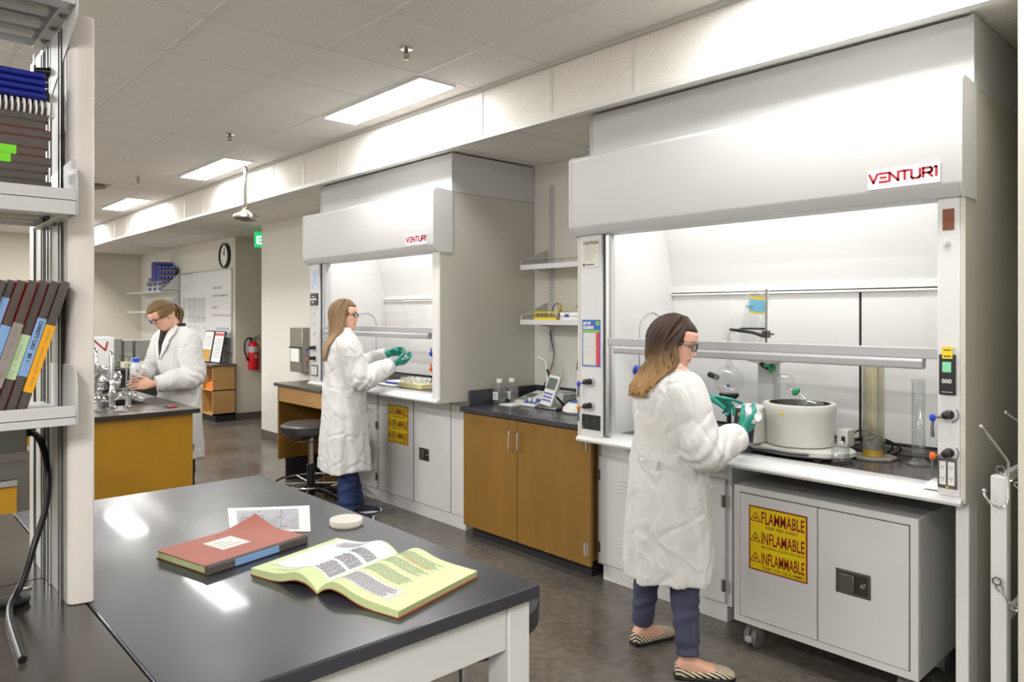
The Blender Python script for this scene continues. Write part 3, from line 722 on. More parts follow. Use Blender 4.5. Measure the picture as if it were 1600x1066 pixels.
# recessed cup sink + steel towel dispenser
mb = MB(); mb.box(3.2, 3.75, 6.05, 6.42, .913, .917); O('sink_recess', mb, M_dark, t)
t = T('paper_dispenser', 'stainless steel dispenser on the wall beside the far hood', 'dispenser', (3.8, 7.6, 1.1))
mb = MB(); mb.box(3.74, WX, 7.55, 7.86, .90, 1.40); O('case', mb, M_steel, t, .006)
mb = MB(); mb.box(3.725, 3.74, 7.56, 7.85, 1.17, 1.185); O('slot', mb, M_dark, t)
mb = MB(); mb.box(3.72, 3.741, 7.60, 7.80, 1.02, 1.165); O('towel', mb, M_paper, t)

# ================================================================= STOOLS
def stool(x, y, label, rz):
    t = T('lab_stool', label, 'stool', (0, 0, 0), 'black round lab stools')
    mb = MB(); mb.lathe([(.15, .588), (.222, .592), (.235, .605), (.238, .64), (.234, .662), (.215, .674), (.12, .678), (.0, .679)], (0, 0, 0), 40); O('seat', mb, M_vinyl, t)
    mb = MB(); mb.tube([(.237*math.cos(2*PI*k/40), .237*math.sin(2*PI*k/40), .655) for k in range(41)], .003, 6, cap=False); O('seat_piping', mb, M_black, t)
    mb = MB(); mb.cyl((0, 0, .575), (0, 0, .588), .09); mb.box(-.07, .07, -.02, .02, .55, .58); O('seat_plate', mb, M_black, t)
    mb = MB(); mb.tube([(.17*math.cos(2*PI*k/32), .17*math.sin(2*PI*k/32), .548) for k in range(33)], .005, 8, cap=False); mb.cyl((-.17, 0, .548), (.17, 0, .548), .004); O('lift_ring', mb, M_black, t)
    mb = MB(); mb.cyl((0, 0, .33), (0, 0, .575), .021, n=18); O('piston', mb, M_chrome, t)
    mb = MB(); mb.lathe([(.034, .09), (.034, .34), (.026, .345)], (0, 0, 0), 20); O('column', mb, M_black, t)
    mb = MB(); mb.tube([(.275*math.cos(2*PI*k/48), .275*math.sin(2*PI*k/48), .205) for k in range(49)], .0095, 8, cap=False); O('foot_ring', mb, M_chrome, t)
    for k in range(5):
        a = 2*PI*k/5+.3; c, s = math.cos(a), math.sin(a)
        mb = MB(); mb.tube([(.02*c, .02*s, .15), (.15*c, .15*s, .125), (.29*c, .29*s, .06)], [(.022, .028), (.02, .022), (.014, .014)], 10); lg = O('leg', mb, M_black, t)
        mb = MB(); mb.lathe([(.02, 0), (.022, .012), (.014, .05), (.01, .06)], (.285*c, .285*s, 0), 14); O('foot', mb, M_black, lg)
        mb = MB(); mb.tube([(.03*c, .03*s, .19), (.27*c, .27*s, .205)], .005, 6); O('spoke', mb, M_chrome, t)
    place(t, (x, y, 0), rz); return t
st = stool(2.78, 5.46, 'black round lab stool in front of the kneehole bench, behind the blonde woman', 0)
dup(st, (1.43, 1.79, 0), .5, 'black round lab stool tucked behind the white leg of the foreground table')

# ================================================================= FOREGROUND TABLE AND BENCH
t = T('lab_table', 'large foreground table with glossy black top and white steel frame', 'table', (.8, 2.0, 0))
mb = MB(); mb.box(.398, 1.222, 1.238, 2.835, .882, .915); O('tabletop', mb, M_epoxy, t, .004)
mb = MB(); mb.box(.41, 1.14, 1.268, 1.29, .772, .881); O('apron', mb, M_white2, t, .002)
mb = MB(); mb.box(1.185, 1.2, 1.35, 2.74, .772, .881); O('side_apron', mb, M_white2, t, .002)
for x, y in ((1.142, 1.262), (1.142, 2.735), (.42, 1.262), (.42, 2.735)):
    mb = MB(); mb.box(x, x+.068, y, y+.075, 0, .881); O('leg', mb, M_white2, t, .004)
t = T('lab_bench', 'dark bench under the shelving at the left edge', 'bench', (-.5, 1.9, 0))
mb = MB(); mb.box(-1.6, .394, 1.1, 2.083, .882, .9145); O('worktop', mb, M_epoxyL, t, .002)
mb = MB(); mb.box(-1.6, .394, 2.087, 2.835, .882, .9145); O('worktop', mb, M_epoxyL, t, .002)
mb = MB(); mb.box(-1.58, .37, 1.2, 2.8, 0, .881); O('base', mb, M_white2, t)

# ================================================================= SHELVING UNIT
t = T('shelf_unit', 'white steel shelving upright with cantilever shelves at the left edge', 'shelves', (.2, 2.0, .915))
P = [(.362, 1.852), (.366, 1.846), (.374, 1.842), (.402, 1.836), (.409, 1.838), (.412, 1.845), (.412, 2.30), (.362, 2.30)]
mb = MB(); mb.prism(P, 'z', .9155, 2.222); O('upright', mb, mat('powder_warm', (228, 222, 217), .38), t, .0015)
mb = MB()
for y in (1.90, 2.02, 2.055, 2.10, 2.22): mb.box(.357, .362, y, y+.012, .9155, 2.23)
O('slotted_channel', mb, M_alu, t)
mb = MB()
for y in (1.893, 1.918, 2.038, 2.073, 2.093, 2.118, 2.213): mb.box(.3555, .362, y, y+.004, .9155, 2.2)
O('channel_groove', mb, mat('groove_grey', (84, 86, 84), .6), t)
mb = MB(); mb.box(.3605, .3625, 1.86, 2.30, .9155, 2.2); O('channel_web', mb, mat('channel_shade', (158, 157, 152), .45), t)  # grey darkened to hold the shade of shelves and brackets on this inner face
def shelf(z0, z1, hang=False):
    x0, x1 = -1.2, .358
    mb = MB(); mb.box(x0, x1, 1.755, 1.761, z0, z1); mb.box(x0, x1, 1.755, 2.10, z1-.026, z1-.022); mb.box(x0, x1, 2.098, 2.102, z1-.05, z1-.022)
    mb.box(x0, x1-.01, 1.761, 1.80, z0, z0+.003)
    s = O('shelf', mb, M_white, t, .0012)
    for y in (1.86, 1.95, 2.03):
        mb = MB(); mb.box(x0, x1-.03, y, y+.03, z1-.045, z1-.027); O('stiffener', mb, M_whiteside, s, .002)
    zz = z0
    br = [(1.752, zz), (2.11, zz), (2.11, zz+.115), (1.80, zz+.125), (1.772, zz+.12), (1.758, zz+.10), (1.752, zz+.08)]
    if hang: br = [(1.745, z1-.03), (2.14, z1-.03), (2.14, z0-.155), (2.06, z0-.155), (1.79, z0-.045), (1.755, z0-.03), (1.745, z0-.005)]
    mb = MB(); mb.prism(br, 'x', .3585, .3605); b = O('bracket', mb, M_white, s, .0006)
    mb = MB(); mb.box(.335, .3585, 1.80, 2.11, zz-.002, zz+.001); O('bracket_flange', mb, M_whiteside, b)
    for y in (1.83, 1.93, 2.03):
        mb = MB(); mb.lathe([(.008, 0), (.008, -.004), (.004, -.007)], (.347, y, zz-.002), 10); O('screw', mb, M_steel, b)
    return s
shelf(1.768, 1.822); shelf(1.325, 1.366); shelf(2.212, 2.262, True)
for y, z in ((2.03, 2.135), (2.035, 2.075), (2.02, 1.842)):
    mb = MB(); mb.lathe([(.013, 0), (.013, .006), (.010, .012), (.007, .03), (.002, .036)], (.362, y, z), 14, axis=(-1, 0, 0)); O('rubber_stop', mb, M_black, t)
# notebooks leaning on the lower shelf
M_cloth = mat('book_cloth', (92, 83, 80), .7, var=.2, vscale=30, bump=.1, bscale=300)
M_clothr = mat('book_red', (122, 44, 34), .65, var=.15, vscale=20)
M_page = mat('page_edges', (214, 205, 180), .8, var=.1, vscale=60, stretch=(20, 1, 1))
def notebook(name, th, h_, d_, boards, spine, label, cat, group, strip=None, txt=None, zlab=(.10, .22)):
    """standing: spine on -y face, thickness along x, height z"""
    t = T(name, label, cat, (0, 0, 0), group)
    mb = MB(); mb.box(.002, th-.002, .002, d_-.004, .002, h_-.002); O('pages', mb, M_page, t)
    mb = MB(); mb.box(0, .002, -.0005, d_, 0, h_); O('cover', mb, boards, t, .0004); mb = MB(); mb.box(th-.002, th, -.0005, d_, 0, h_); O('cover', mb, boards, t, .0004)
    mb = MB(); mb.box(.0018, th-.0018, -.0006, .012, -.0003, h_+.0003); O('spine', mb, spine, t, .001)
    if strip:
        mb = MB(); mb.box(-.0006, th+.0006, -.0012, .008, zlab[0], zlab[1]); s = O('label_strip', mb, strip, t)
        if txt:
            if txt == '~':
                m_ = MB(); r_ = random.Random(int(zlab[0]*997)); zz = zlab[1]-.008; sg_ = []
                while zz > zlab[0]+.006:
                    dz = r_.uniform(.003, .006); xa, xb = r_.uniform(.3, .45)*th, r_.uniform(.55, .72)*th
                    sg_ += [((xa, zz), (xb, zz-dz*.5)), ((xb, zz-dz*.5), (xa, zz-dz))]; zz -= dz+(r_.random() < .2)*.008
                strokes(m_, sg_, (0, -.0014, 0), (1, 0, 0), (0, 0, 1), .0006, 1, .0002); O('handwriting', m_, mat('ink_dim', (140, 126, 96), .6), s, fixn=False); return t
            vs, fs = text_mb(txt, th*.62, (th*.28, -.0014, zlab[1]-.006), (0, 0, -1), (1, 0, 0), .0001, .0003)
            m_ = MB(); m_.add(vs, fs); O('handwriting', m_, mat('ink_dark', (36, 34, 60), .6), s, fixn=False)
    return t
GB = 'dark laboratory notebooks leaning on the lower shelf'
S_or = mat('strip_orange', (240, 170, 24), .55); S_bl = mat('strip_blue', (134, 172, 222), .55); S_gn = mat('strip_green', (196, 222, 176), .55)
S_gr = mat('strip_grey', (150, 142, 138), .6); S_wh = mat('strip_white', (232, 222, 218), .6)
bk = [(.0175, S_or, '~', (.055, .20), 'outermost leaning notebook, with a long orange spine label'),
      (.0165, S_bl, 'CHRISTY CAO   BK 1', (.09, .215), 'leaning notebook with a light blue handwritten spine label'),
      (.0185, S_gn, '~', (.085, .18), 'leaning notebook with a pale green spine label and red boards'),
      (.018, S_gr, '~', (.07, .205), 'leaning notebook with a wide grey spine label'),
      (.017, S_bl, None, (.09, .20), 'leaning notebook with a plain blue spine label low down'),
      (.014, S_bl, None, (.14, .26), 'thin leaning notebook with a narrow blue tab'),
      (.018, S_wh, 'LEXUS', (.13, .215), 'leaning notebook with a white handwritten spine label'),
      (.017, None, None, None, 'leaning red-edged notebook, second from the left picture edge'),
      (.016, None, None, None, 'plain dark notebook at the left picture edge'),
      (.017, S_gr, None, (.1, .2), 'dark notebook past the left picture edge')]
x = .275; LEAN = R(16.5)
for k, (th, st_, tx, zl, lb) in enumerate(bk):
    x -= th/math.cos(LEAN)+.0012
    n = notebook('notebook', th-.001, .297, .205, M_clothr if k in (2, 3, 4, 7) else M_cloth, M_cloth, lb, 'book', GB, st_, tx, zl or (.1, .2))
    place(n, (x, 1.80+.004*((k*7) % 3), 1.3455), 0, 0, LEAN)
# stack on the middle shelf (flat, spines towards us): bottom to top
S_lime = mat('strip_lime', (120, 218, 40), .5)
def flat_book(z, th, boards, spine, label, strip=None, xr=.318, zl=(.08, .2), y=1.80, group='notebooks piled flat on the middle shelf'):
    n = notebook('notebook', th, .29, .21, boards, spine, label, 'book', group, strip, None, zl)
    # lay flat: height axis -> -x, thickness -> z
    n.rotation_euler = (0, -PI/2, 0); n.location = (xr, y, z); return n
M_tan = mat('book_tan', (150, 120, 98), .7)
z = 1.8005
words = ['bottom tan-edged', 'second lowest', 'third lowest', 'fourth lowest', 'fifth lowest', 'sixth lowest', 'seventh lowest']
lst = [(.022, M_tan, M_tan, None), (.0165, M_cloth, M_cloth, None), (.0165, M_cloth, M_cloth, None), (.0165, M_cloth, M_cloth, None), (.0175, M_cloth, M_cloth, S_lime), (.0175, M_clothr, M_cloth, S_lime),
       (.022, M_cloth, M_cloth, None), (.018, M_clothr, M_cloth, None), (.017, M_cloth, M_cloth, None), (.015, M_cloth, M_cloth, None)]
lbs = ['tan notebook at the bottom of the middle-shelf pile', 'dark notebook lying just above the tan one', 'dark notebook third from the bottom of the pile', 'dark notebook directly under the lower green label',
       'dark notebook with the shorter lime green label', 'dark notebook with the longer lime green label', 'thick dark notebook just above the lime green labels', 'notebook with reddish board near the middle of the pile', 'dark notebook second below the white comb binding', 'thin dark notebook directly below the comb-bound one']
for k, ((th, b, s, st_), lb) in enumerate(zip(lst, lbs)):
    flat_book(z, th-.0006, b, s, lb, st_, xr=.316+.006*math.sin(k*2.1), zl=(.03+.02*(k == 4), .6) if st_ is None else ((.052, .25) if k == 5 else (.072, .25))); z += th
t = T('comb_bound_book', 'dark book with a white plastic comb binding lying on the pile', 'book', (.18, 1.9, z), None)
mb = MB(); mb.box(.03, .318, 1.806, 2.01, z, z+.018); O('pages', mb, M_cloth, t, .001)
mb = MB()
for k in range(26):
    xx = .325-.0105*k; mb.tube([(xx, 1.808+.013*math.cos(a), z+.013+.016*math.sin(a)) for a in [2*PI*i/12 for i in range(13)]], .0022, 6, cap=False)
mb.box(.055, .328, 1.812, 1.822, z+.0005, z+.005); O('comb', mb, M_paper, t); z += .032
M_navy = mat('folder_blue', (22, 36, 140), .35, var=.1)
for k in range(4):
    t = T('folder', ['blue folder resting on the comb-bound book', 'second blue folder of the four', 'third blue folder of the four, upward', 'topmost blue folder on the pile'][k], 'folder', (.18, 1.9, z), 'blue folders on top of the pile')
    mb = MB(); mb.prism([(1.798, z+.004), (1.802, z), (2.0, z), (2.0, z+.013), (1.802, z+.013), (1.798, z+.009)], 'x', .02, .312-.002*(k % 2)); O('cover', mb, M_navy, t, .001)
    mb = MB(); mb.box(.3125, .3185, 1.81, 1.822, z+.002, z+.011); O('clip', mb, M_black, t); z += .0142
# outlet box and cable under the lower shelf
t = T('power_box', 'grey power box hanging under the lower shelf', 'power box', (.2, 2.12, 1.25))
mb = MB(); mb.box(-.1, .324, 2.10, 2.17, 1.225, 1.283); O('case', mb, mat('box_grey', (150, 152, 146), .5), t, .003)
mb = MB(); mb.box(-.1, .324, 2.11, 2.16, 1.283, 1.345); O('riser', mb, M_grey, t)
mb = MB(); mb.lathe([(.012, 0), (.012, .012), (.008, .02)], (.324, 2.13, 1.268), 12, axis=(1, 0, 0)); O('gland', mb, M_black, t)
t = T('power_cable', 'thick black cable curving down to the bench under the shelves', 'cable', (.3, 2.0, .92))
def catmull(P, n=8):
    P = [Vector(p) for p in P]; out = []
    for i in range(len(P)-1):
        a = P[max(i-1, 0)]; b = P[i]; c = P[i+1]; d = P[min(i+2, len(P)-1)]
        for k in range(n):
            s = k/n; out.append(.5*((2*b)+(c-a)*s+(2*a-5*b+4*c-d)*s*s+(3*b-a-3*c+d)*s**3))
    out.append(P[-1]); return out
mb = MB(); mb.tube(catmull([(.332, 2.128, 1.268), (.343, 2.10, 1.262), (.349, 2.05, 1.235), (.351, 2.01, 1.17), (.344, 2.0, 1.10), (.322, 1.99, 1.03), (.297, 1.96, .965), (.277, 1.94, .932), (.262, 1.90, .924), (.25, 1.8, .922), (.24, 1.6, .922)]), .0075, 10); O('cord', mb, M_black, t)
mb = MB(); mb.lathe([(.03, .916), (.034, .925), (.03, .93), (.012, .932)], (.272, 1.935, 0), 18); O('grommet', mb, M_black, t)
t = T('clip', 'small clear plastic clip lying on the bench under the shelves', 'clip', (.31, 2.03, .9155))
mb = MB(); mb.tube(catmull([(.296, 2.035, .9175), (.303, 2.028, .9178), (.313, 2.025, .9178), (.322, 2.03, .9175)]), .0022, 6); O('wire', mb, M_paper, t)

# ================================================================= THINGS ON THE TABLE
TZ = .9155
# red notebook
t = T('notebook', 'closed red-brown notebook with white cover label on the foreground table', 'book')
Lx, Ly = .307, .228   # local: spine along +x at y=0
mb = MB()
def cover_z(u, v):
    # far left corner (u=1.. v=1) curls up
    d = max(0, (u-.62)/.38)*max(0, (v-.55)/.45); return .028*d**1.3
def g_top(u, v): return (u*Lx, v*Ly, .0215+cover_z(u, v))
def g_bot(u, v): return (u*Lx, v*Ly, .0195+cover_z(u, v))
mb.grid(g_top, 20, 16); mb.grid(g_bot, 20, 16); O('cover', mb, mat('notebook_red', (184, 114, 101), .6, var=.08, vscale=14), t, local=True)
mb = MB(); mb.box(.002, Lx-.002, .004, Ly-.004, .002, .0192); O('pages', mb, mat('page_green', (188, 200, 144), .8, var=.14, vscale=50, stretch=(1, 1, 30)), t, local=True, bevel=.001)
mb = MB(); mb.box(0, Lx, 0, Ly, 0, .002); O('back_cover', mb, mat('cover_dark', (96, 52, 36), .6), t, local=True)
mb = MB(); mb.prism([(-.003, .003), (.0, 0), (.012, 0), (.012, .0225), (.0, .0225), (-.003, .019)], 'x', -.0005, Lx+.0005); O('spine', mb, M_cloth, t, local=True)
mb = MB(); mb.box(.075, .21, -.0036, .004, .003, .0205); O('label_strip', mb, S_bl, t, local=True)
mb = MB(); mb.box(.10, .185, .085, .175, .0216, .0219); lb = O('cover_label', mb, M_paper, t, local=True)
mb = MB()
for k in range(3): mb.box(.115, .165-.01*k, .105+.02*k, .107+.02*k, .0219, .0221)
O('handwriting', mb, mat('pencil_grey', (150, 150, 152), .7), lb, local=True)
a0, a1 = Vector((.655, 1.825)), Vector((.955, 1.897)); place(t, (a0.x, a0.y, TZ), math.atan2(a1.y-a0.y, a1.x-a0.x))
# drawing sheet
t = T('paper_sheet', 'printed drawing sheet lying partly under the red notebook', 'paper')
c0, c1, c2, c3 = [Vector(p) for p in ((.851, 2.184), (1.015, 1.982), (1.134, 2.292), (.922, 2.399))]
mb = MB()
cs = [Vector((.838, 2.155, 0)), Vector((1.012, 1.99, 0)), Vector((1.146, 2.262, 0)), Vector((.93, 2.412, 0))]
def bil(u, v, z=0): p = cs[0].lerp(cs[1], u).lerp(cs[3].lerp(cs[2], u), v); return (p.x, p.y, z)
mb.grid(lambda u, v: bil(u, v, TZ+.0005+.004*max(0, u-.8)*v+.002*max(0, .15-u)), 12, 8); O('sheet', mb, M_paper, t)
mb = MB(); mb.grid(lambda u, v: bil(.1+.76*u, .08+.8*v, TZ+.0011+.004*max(0, .1+.76*u-.8)*v), 12, 8); O('print', mb, mat('print_grey', (186, 186, 194), .7, var=.25, vscale=25), t)
mb = MB()
rnd = random.Random(4)
for k in range(26):
    u0, v0 = rnd.uniform(.14, .7), rnd.uniform(.1, .8); 
    if rnd.random() < .5: a, b = bil(u0, v0, TZ+.0016), bil(u0+rnd.uniform(.05, .14), v0, TZ+.0016)
    else: a, b = bil(u0, v0, TZ+.0016), bil(u0, min(.85, v0+rnd.uniform(.1, .3)), TZ+.0016)
    mb.tube([a, b], .0005, 4)
O('drawing_lines', mb, mat('pencil_dark', (110, 110, 118), .7), t)
# petri dish
def petri(t, c, r=.045, h_=.015, parent=True):
    mb = MB(); mb.lathe([(0, 0), (r*.95, 0), (r*.95, h_*.8), (r*.93, h_*.8), (r*.93, .002), (0, .002)], c, 40); O('dish', mb, mat('petri_base', (226, 220, 196), .15, spec=.6), t)
    mb = MB(); mb.lathe([(0, h_), (r*.97, h_), (r, h_*.92), (r, h_*.25), (r*.975, h_*.25), (r*.975, h_*.9), (0, h_*.93)], c, 40); O('lid', mb, mat('petri_lid', (240, 236, 226), .12, spec=.6, var=.03), t)
t = T('petri_dish', 'white covered culture dish on the foreground table', 'dish', (1.127, 1.985, TZ)); petri(t, (1.127, 1.985, TZ), .05, .019)
# open notebook
t = T('open_notebook', 'thick open notebook with pale green pages on the foreground table', 'book')
# local frame: x across (left page -x), y along the spine (0 bottom .. H top)
H_ = .286; WL, WR = .235, .245
def zl(u):  # left leaf profile, u from spine 0 to edge 1
    return .0235*(1-math.exp(-u*7))*(1-.35*u)+.024*math.exp(-((u-.26)/.22)**2)*.75
def zr(u):
    return .026*(1-math.exp(-u*8))*(1-.45*u)+.024*math.exp(-((u-.22)/.22)**2)*.75
def page(fn, W, sgn, z_off, k): return lambda u, v: (sgn*u*W, v*H_, fn(u)+z_off+.0015)
M_pg = mat('page_pale_green', (216, 228, 176), .75, var=.03)
for sgn, W, fn, nm in ((-1, WL, zl, 'left_pages'), (1, WR, zr, 'right_pages')):
    n = 30; top = []; 
    mb = MB()
    def under(u): return max(.002, fn(u)*(.62 if u < .8 else .62-.5*(u-.8)/.2*0)-.004*(u)) if u > .03 else .0015
    ringsV = []
    us = [i/n for i in range(n+1)]
    top = [(sgn*u*W, fn(u)+.0015) for u in us]
    bot = [(sgn*(u*W-.003*(u > .9)), max(.0015, fn(u)-.004-.012*min(1, u*4))) for u in us][::-1]
    mb.prism(top+bot, 'y', 0, H_, smooth=False); O(nm, mb, [mat('page_edge_green', (196, 208, 150), .8, var=.18, vscale=60, stretch=(1, 1, 40))], t, local=True)
    mb = MB(); mb.grid(lambda u, v: (sgn*u*W, v*H_, fn(u)+.0019), 36, 4); O('top_page', mb, M_pg, t, local=True)
    mb = MB()
    cov = [(sgn*(u*W+.0012*u), max(0.0, fn(u)-.0065-.012*min(1, u*4))) for u in us]; cov2 = [(a, b+.0018) for a, b in cov][::-1]
    mb.prism(cov+cov2, 'y', -.001, H_+.001); O('cover', mb, mat('cover_redbrown', (150, 70, 34), .6), t, local=True)
# loose printed sheet over the left page
mb = MB(); mb.grid(lambda u, v: (-(.01+u*.20), .045+v*.235, zl((.01+u*.20)/WL)+.0026+.004*max(0, u-.75)), 24, 6); sh = O('printed_sheet', mb, mat('sheet_white', (232, 232, 240), .7), t, local=True)
def lines(mb, fn, sgn, W, x0, x1, y0, y1, dy, seed, seglen=(.004, .012), gap=.003, th=.0011, zo=.0033, along='y', slope=0):
    r_ = random.Random(seed)
    rows = int(abs(y1-y0)/dy)
    for k in range(rows):
        y = y0+k*dy*(1 if y1 > y0 else -1); x = x0; end = x1-r_.random()*abs(x1-x0)*.2
        while x < end:
            l = r_.uniform(*seglen); xb = min(x+l, end)
            q = []
            for (xx, yy) in ((x, y), (xb, y), (xb, y+th), (x, y+th)):
                q.append((sgn*xx, yy, fn(xx/W)+zo))
            mb.add(q, [(0, 1, 2, 3)]); x = xb+gap*r_.uniform(.5, 1.3)
mb = MB()
lines(mb, zl, -1, WL, .016, .070, .052, .110, .0046, 1, (.006, .014), .0016, .0022); lines(mb, zl, -1, WL, .016, .080, .118, .165, .0046, 2, (.006, .014), .0016, .0022); lines(mb, zl, -1, WL, .016, .085, .178, .215, .0046, 3, (.006, .014), .0016, .0022); lines(mb, zl, -1, WL, .09, .19, .225, .27, .007, 5, (.006, .014), .0016, .002)
O('print_lines', mb, mat('ink_print', (70, 68, 84), .7), sh, local=True, fixn=False)
mb = MB(); lines(mb, zl, -1, WL, .09, .19, .018, .04, .006, 4, zo=.0028); O('handwriting', mb, mat('pencil_soft', (140, 150, 126), .7), t, local=True, fixn=False)
mb = MB()
for k, (y0_, y1_) in enumerate(((.105, .155), (.17, .212), (.222, .262))):
    lines(mb, zr, 1, WR, .04, .17, y0_, y1_, .0075, 10+k, (.003, .007), .002, .0034, .0028)
O('handwriting', mb, mat('pencil_mid', (140, 152, 138), .7), t, local=True, fixn=False)
mb = MB(); lines(mb, zr, 1, WR, .07, .17, .213, .222, .0045, 21, (.003, .007), .002, .0018, .0029); O('red_writing', mb, mat('ink_orange', (222, 128, 70), .7), t, local=True, fixn=False)
mb = MB(); mb.grid(lambda u, v: (.035+u*.155, .028+v*.058, zr((.035+u*.155)/WR)+.0024), 14, 3); sl = O('pasted_slip', mb, mat('slip_lilac', (216, 214, 214), .7), t, local=True)
mb = MB(); lines(mb, zr, 1, WR, .042, .185, .034, .082, .0058, 30, (.004, .01), .0018, .0022, .0031); O('print_lines', mb, mat('ink_lilac', (98, 92, 120), .7), sl, local=True, fixn=False)
# spine at (.795,1.535) running toward (1.07,1.71)
place(t, (.797, 1.533, TZ), R(-75))
# ================================================================= NEAR HOOD CONTENTS (worktop .90)
HZ = .9005
M_evap = mat('evap_cream', (206, 206, 198), .35, var=.02)
M_evapd = mat('evap_slate', (66, 68, 84), .4)
M_mark = mat('glass_mark', (236, 238, 238), .5)
# rotary evaporator
t = T('rotary_evaporator', 'cream rotary evaporator with round heating bath on the near hood worktop', 'evaporator', (3.3, 1.62, HZ))
def ov(cx, cy, a, b, z, n=40, rot=0.0):
    return [(cx+a*math.cos(q)*math.cos(rot)-b*math.sin(q)*math.sin(rot), cy+a*math.cos(q)*math.sin(rot)+b*math.sin(q)*math.cos(rot), z) for q in [2*PI*i/n for i in range(n)]]
bx, by = 3.30, 1.615
mb = MB(); mb.loft([ov(bx, by-.0, .15, .235, HZ+.012), ov(bx, by-.0, .165, .25, HZ+.022), ov(bx, by-.0, .165, .25, HZ+.04), ov(bx, by-.0, .15, .235, HZ+.048)]); O('base', mb, M_evap, t)
for x_, y_ in ((bx-.12, by+.12), (bx-.12, by-.14), (bx+.1, by+.12), (bx+.1, by-.14)): mb = MB(); mb.cyl((x_, y_, HZ), (x_, y_, HZ+.014), .02); O('foot', mb, M_blackmat, t)
mb = MB(); mb.tube(catmull([(bx-.162, by+.14, HZ+.024), (bx-.168, by+.06, HZ+.03), (bx-.168, by-.04, HZ+.028), (bx-.16, by-.12, HZ+.032)]), .006, 6); O('grip_slot', mb, M_evapd, t)
mb = MB(); mb.lathe([(.142, HZ+.05), (.150, HZ+.056), (.152, HZ+.17), (.158, HZ+.20), (.162, HZ+.235), (.158, HZ+.242), (.140, HZ+.242), (.134, HZ+.235), (.130, HZ+.12), (0, HZ+.12)], (bx, by, 0), 48); ba = O('heating_bath', mb, M_evap, t)
mb = MB(); mb.lathe([(.1335, HZ+.243), (.1335, HZ+.19), (.130, HZ+.125), (.0, HZ+.125), (.0, HZ+.128), (.127, HZ+.128), (.130, HZ+.19), (.130, HZ+.243)], (bx, by, 0), 48, cap=False); O('bath_liner', mb, M_steel, ba)
mb = MB(); mb.lathe([(.0, HZ+.205), (.131, HZ+.205), (.131, HZ+.207), (0, HZ+.207)], (bx, by, 0), 40); O('water', mb, mat('water_grey', (168, 168, 164), .12), ba)
mb = MB(); mb.prism([(by-.005, HZ+.198), (by+.015, HZ+.198), (by+.005, HZ+.216)], 'x', bx-.160, bx-.158); O('warning_triangle', mb, M_signy, ba)
# control wedge left of the bath
mb = MB(); mb.prism([(bx-.14, HZ+.05), (bx-.20, HZ+.055), (bx-.17, HZ+.215), (bx-.06, HZ+.225), (bx-.06, HZ+.05)], 'y', by+.12, by+.235); c_ = O('control_unit', mb, M_evap, t, .006)
mb = MB(); mb.prism([(bx-.201, HZ+.06), (bx-.206, HZ+.06), (bx-.176, HZ+.21), (bx-.171, HZ+.21)], 'y', by+.125, by+.23); O('control_face', mb, M_evapd, c_)
mb = MB(); mb.prism([(bx-.198, HZ+.128), (bx-.2005, HZ+.128), (bx-.196, HZ+.15), (bx-.193, HZ+.15)], 'y', by+.135, by+.205); mb.prism([(bx-.186, HZ+.175), (bx-.189, HZ+.175), (bx-.185, HZ+.192), (bx-.182, HZ+.192)], 'y', by+.16, by+.21); O('amber_label', mb, mat('amber', (238, 168, 30), .5), c_)
mb = MB(); mb.lathe([(.018, 0), (.018, .012), (.013, .016)], (bx-.205, by+.165, HZ+.095), 20, axis=(-1, 0, .2)); mb.box(bx-.226, bx-.218, by+.164, by+.167, HZ+.092, HZ+.112); O('dial', mb, M_white, c_)
# tower
mb = MB(); mb.prism([(by+.23, HZ+.04), (by+.14, HZ+.04), (by+.145, HZ+.47), (by+.225, HZ+.47)], 'x', bx+.02, bx+.10); tw = O('tower', mb, M_grey if False else mat('tower_grey', (186, 188, 190), .4), t, .008)
mb = MB(); mb.prism([(by+.26, HZ+.425), (by+.255, HZ+.47), (by+.12, HZ+.50), (by+.06, HZ+.48), (by+.07, HZ+.44), (by+.15, HZ+.41)], 'x', bx-.03, bx+.09); dh = O('drive_head', mb, M_evap, t, .01)
A = Vector((bx-.0, by+.185, HZ+.435)); D = Vector((-.02, -.74, -.62)).normalized()
mb = MB(); mb.lathe([(.028, 0), (.030, .01), (.030, .03), (.024, .04), (.024, .05)], A, 20, axis=D); O('drive_collar', mb, M_black, t)
mb = MB(); mb.lathe([(.013, .05), (.017, .055), (.014, .075), (.012, .115)], A, 18, axis=D); O('vapour_duct', mb, M_lab, t)
M_clip = mat('clip_green', (30, 150, 96), .4)
mb = MB(); mb.lathe([(.018, .055), (.021, .06), (.021, .07), (.017, .074)], A, 16, axis=D); mb.box(A.x-.03, A.x-.02, A.y-.05, A.y-.02, A.z-.035, A.z-.02); O('joint_clip', mb, M_clip, t)
B = A+D*.15
mb = MB(); mb.lathe([(.012, -.04), (.018, -.032), (.036, -.012), (.040, .005), (.034, .025), (.016, .042), (.013, .07)], B, 28, axis=D); O('bump_trap', mb, M_lab, t)
C_ = B+D*.062
mb = MB(); mb.lathe([(.018, 0), (.021, .006), (.021, .016), (.017, .02)], C_, 16, axis=D); mb.box(C_.x-.03, C_.x-.01, C_.y-.03, C_.y-.005, C_.z-.01, C_.z+.004); O('joint_clip', mb, M_clip, t)
mb = MB(); mb.lathe([(.013, .02), (.015, .06), (.024, .075), (.046, .10), (.052, .125), (.04, .15), (0, .162)], C_, 28, axis=D); O('evaporating_flask', mb, M_lab, t)
# side bottle connector box right of the bath
mb = MB(); mb.box(bx+.05, bx+.13, by-.20, by-.15, HZ+.05, HZ+.13); O('connector_box', mb, M_evap, t, .005)
mb = MB(); mb.box(bx+.045, bx+.05, by-.19, by-.175, HZ+.07, HZ+.10); O('switch', mb, M_black, t)
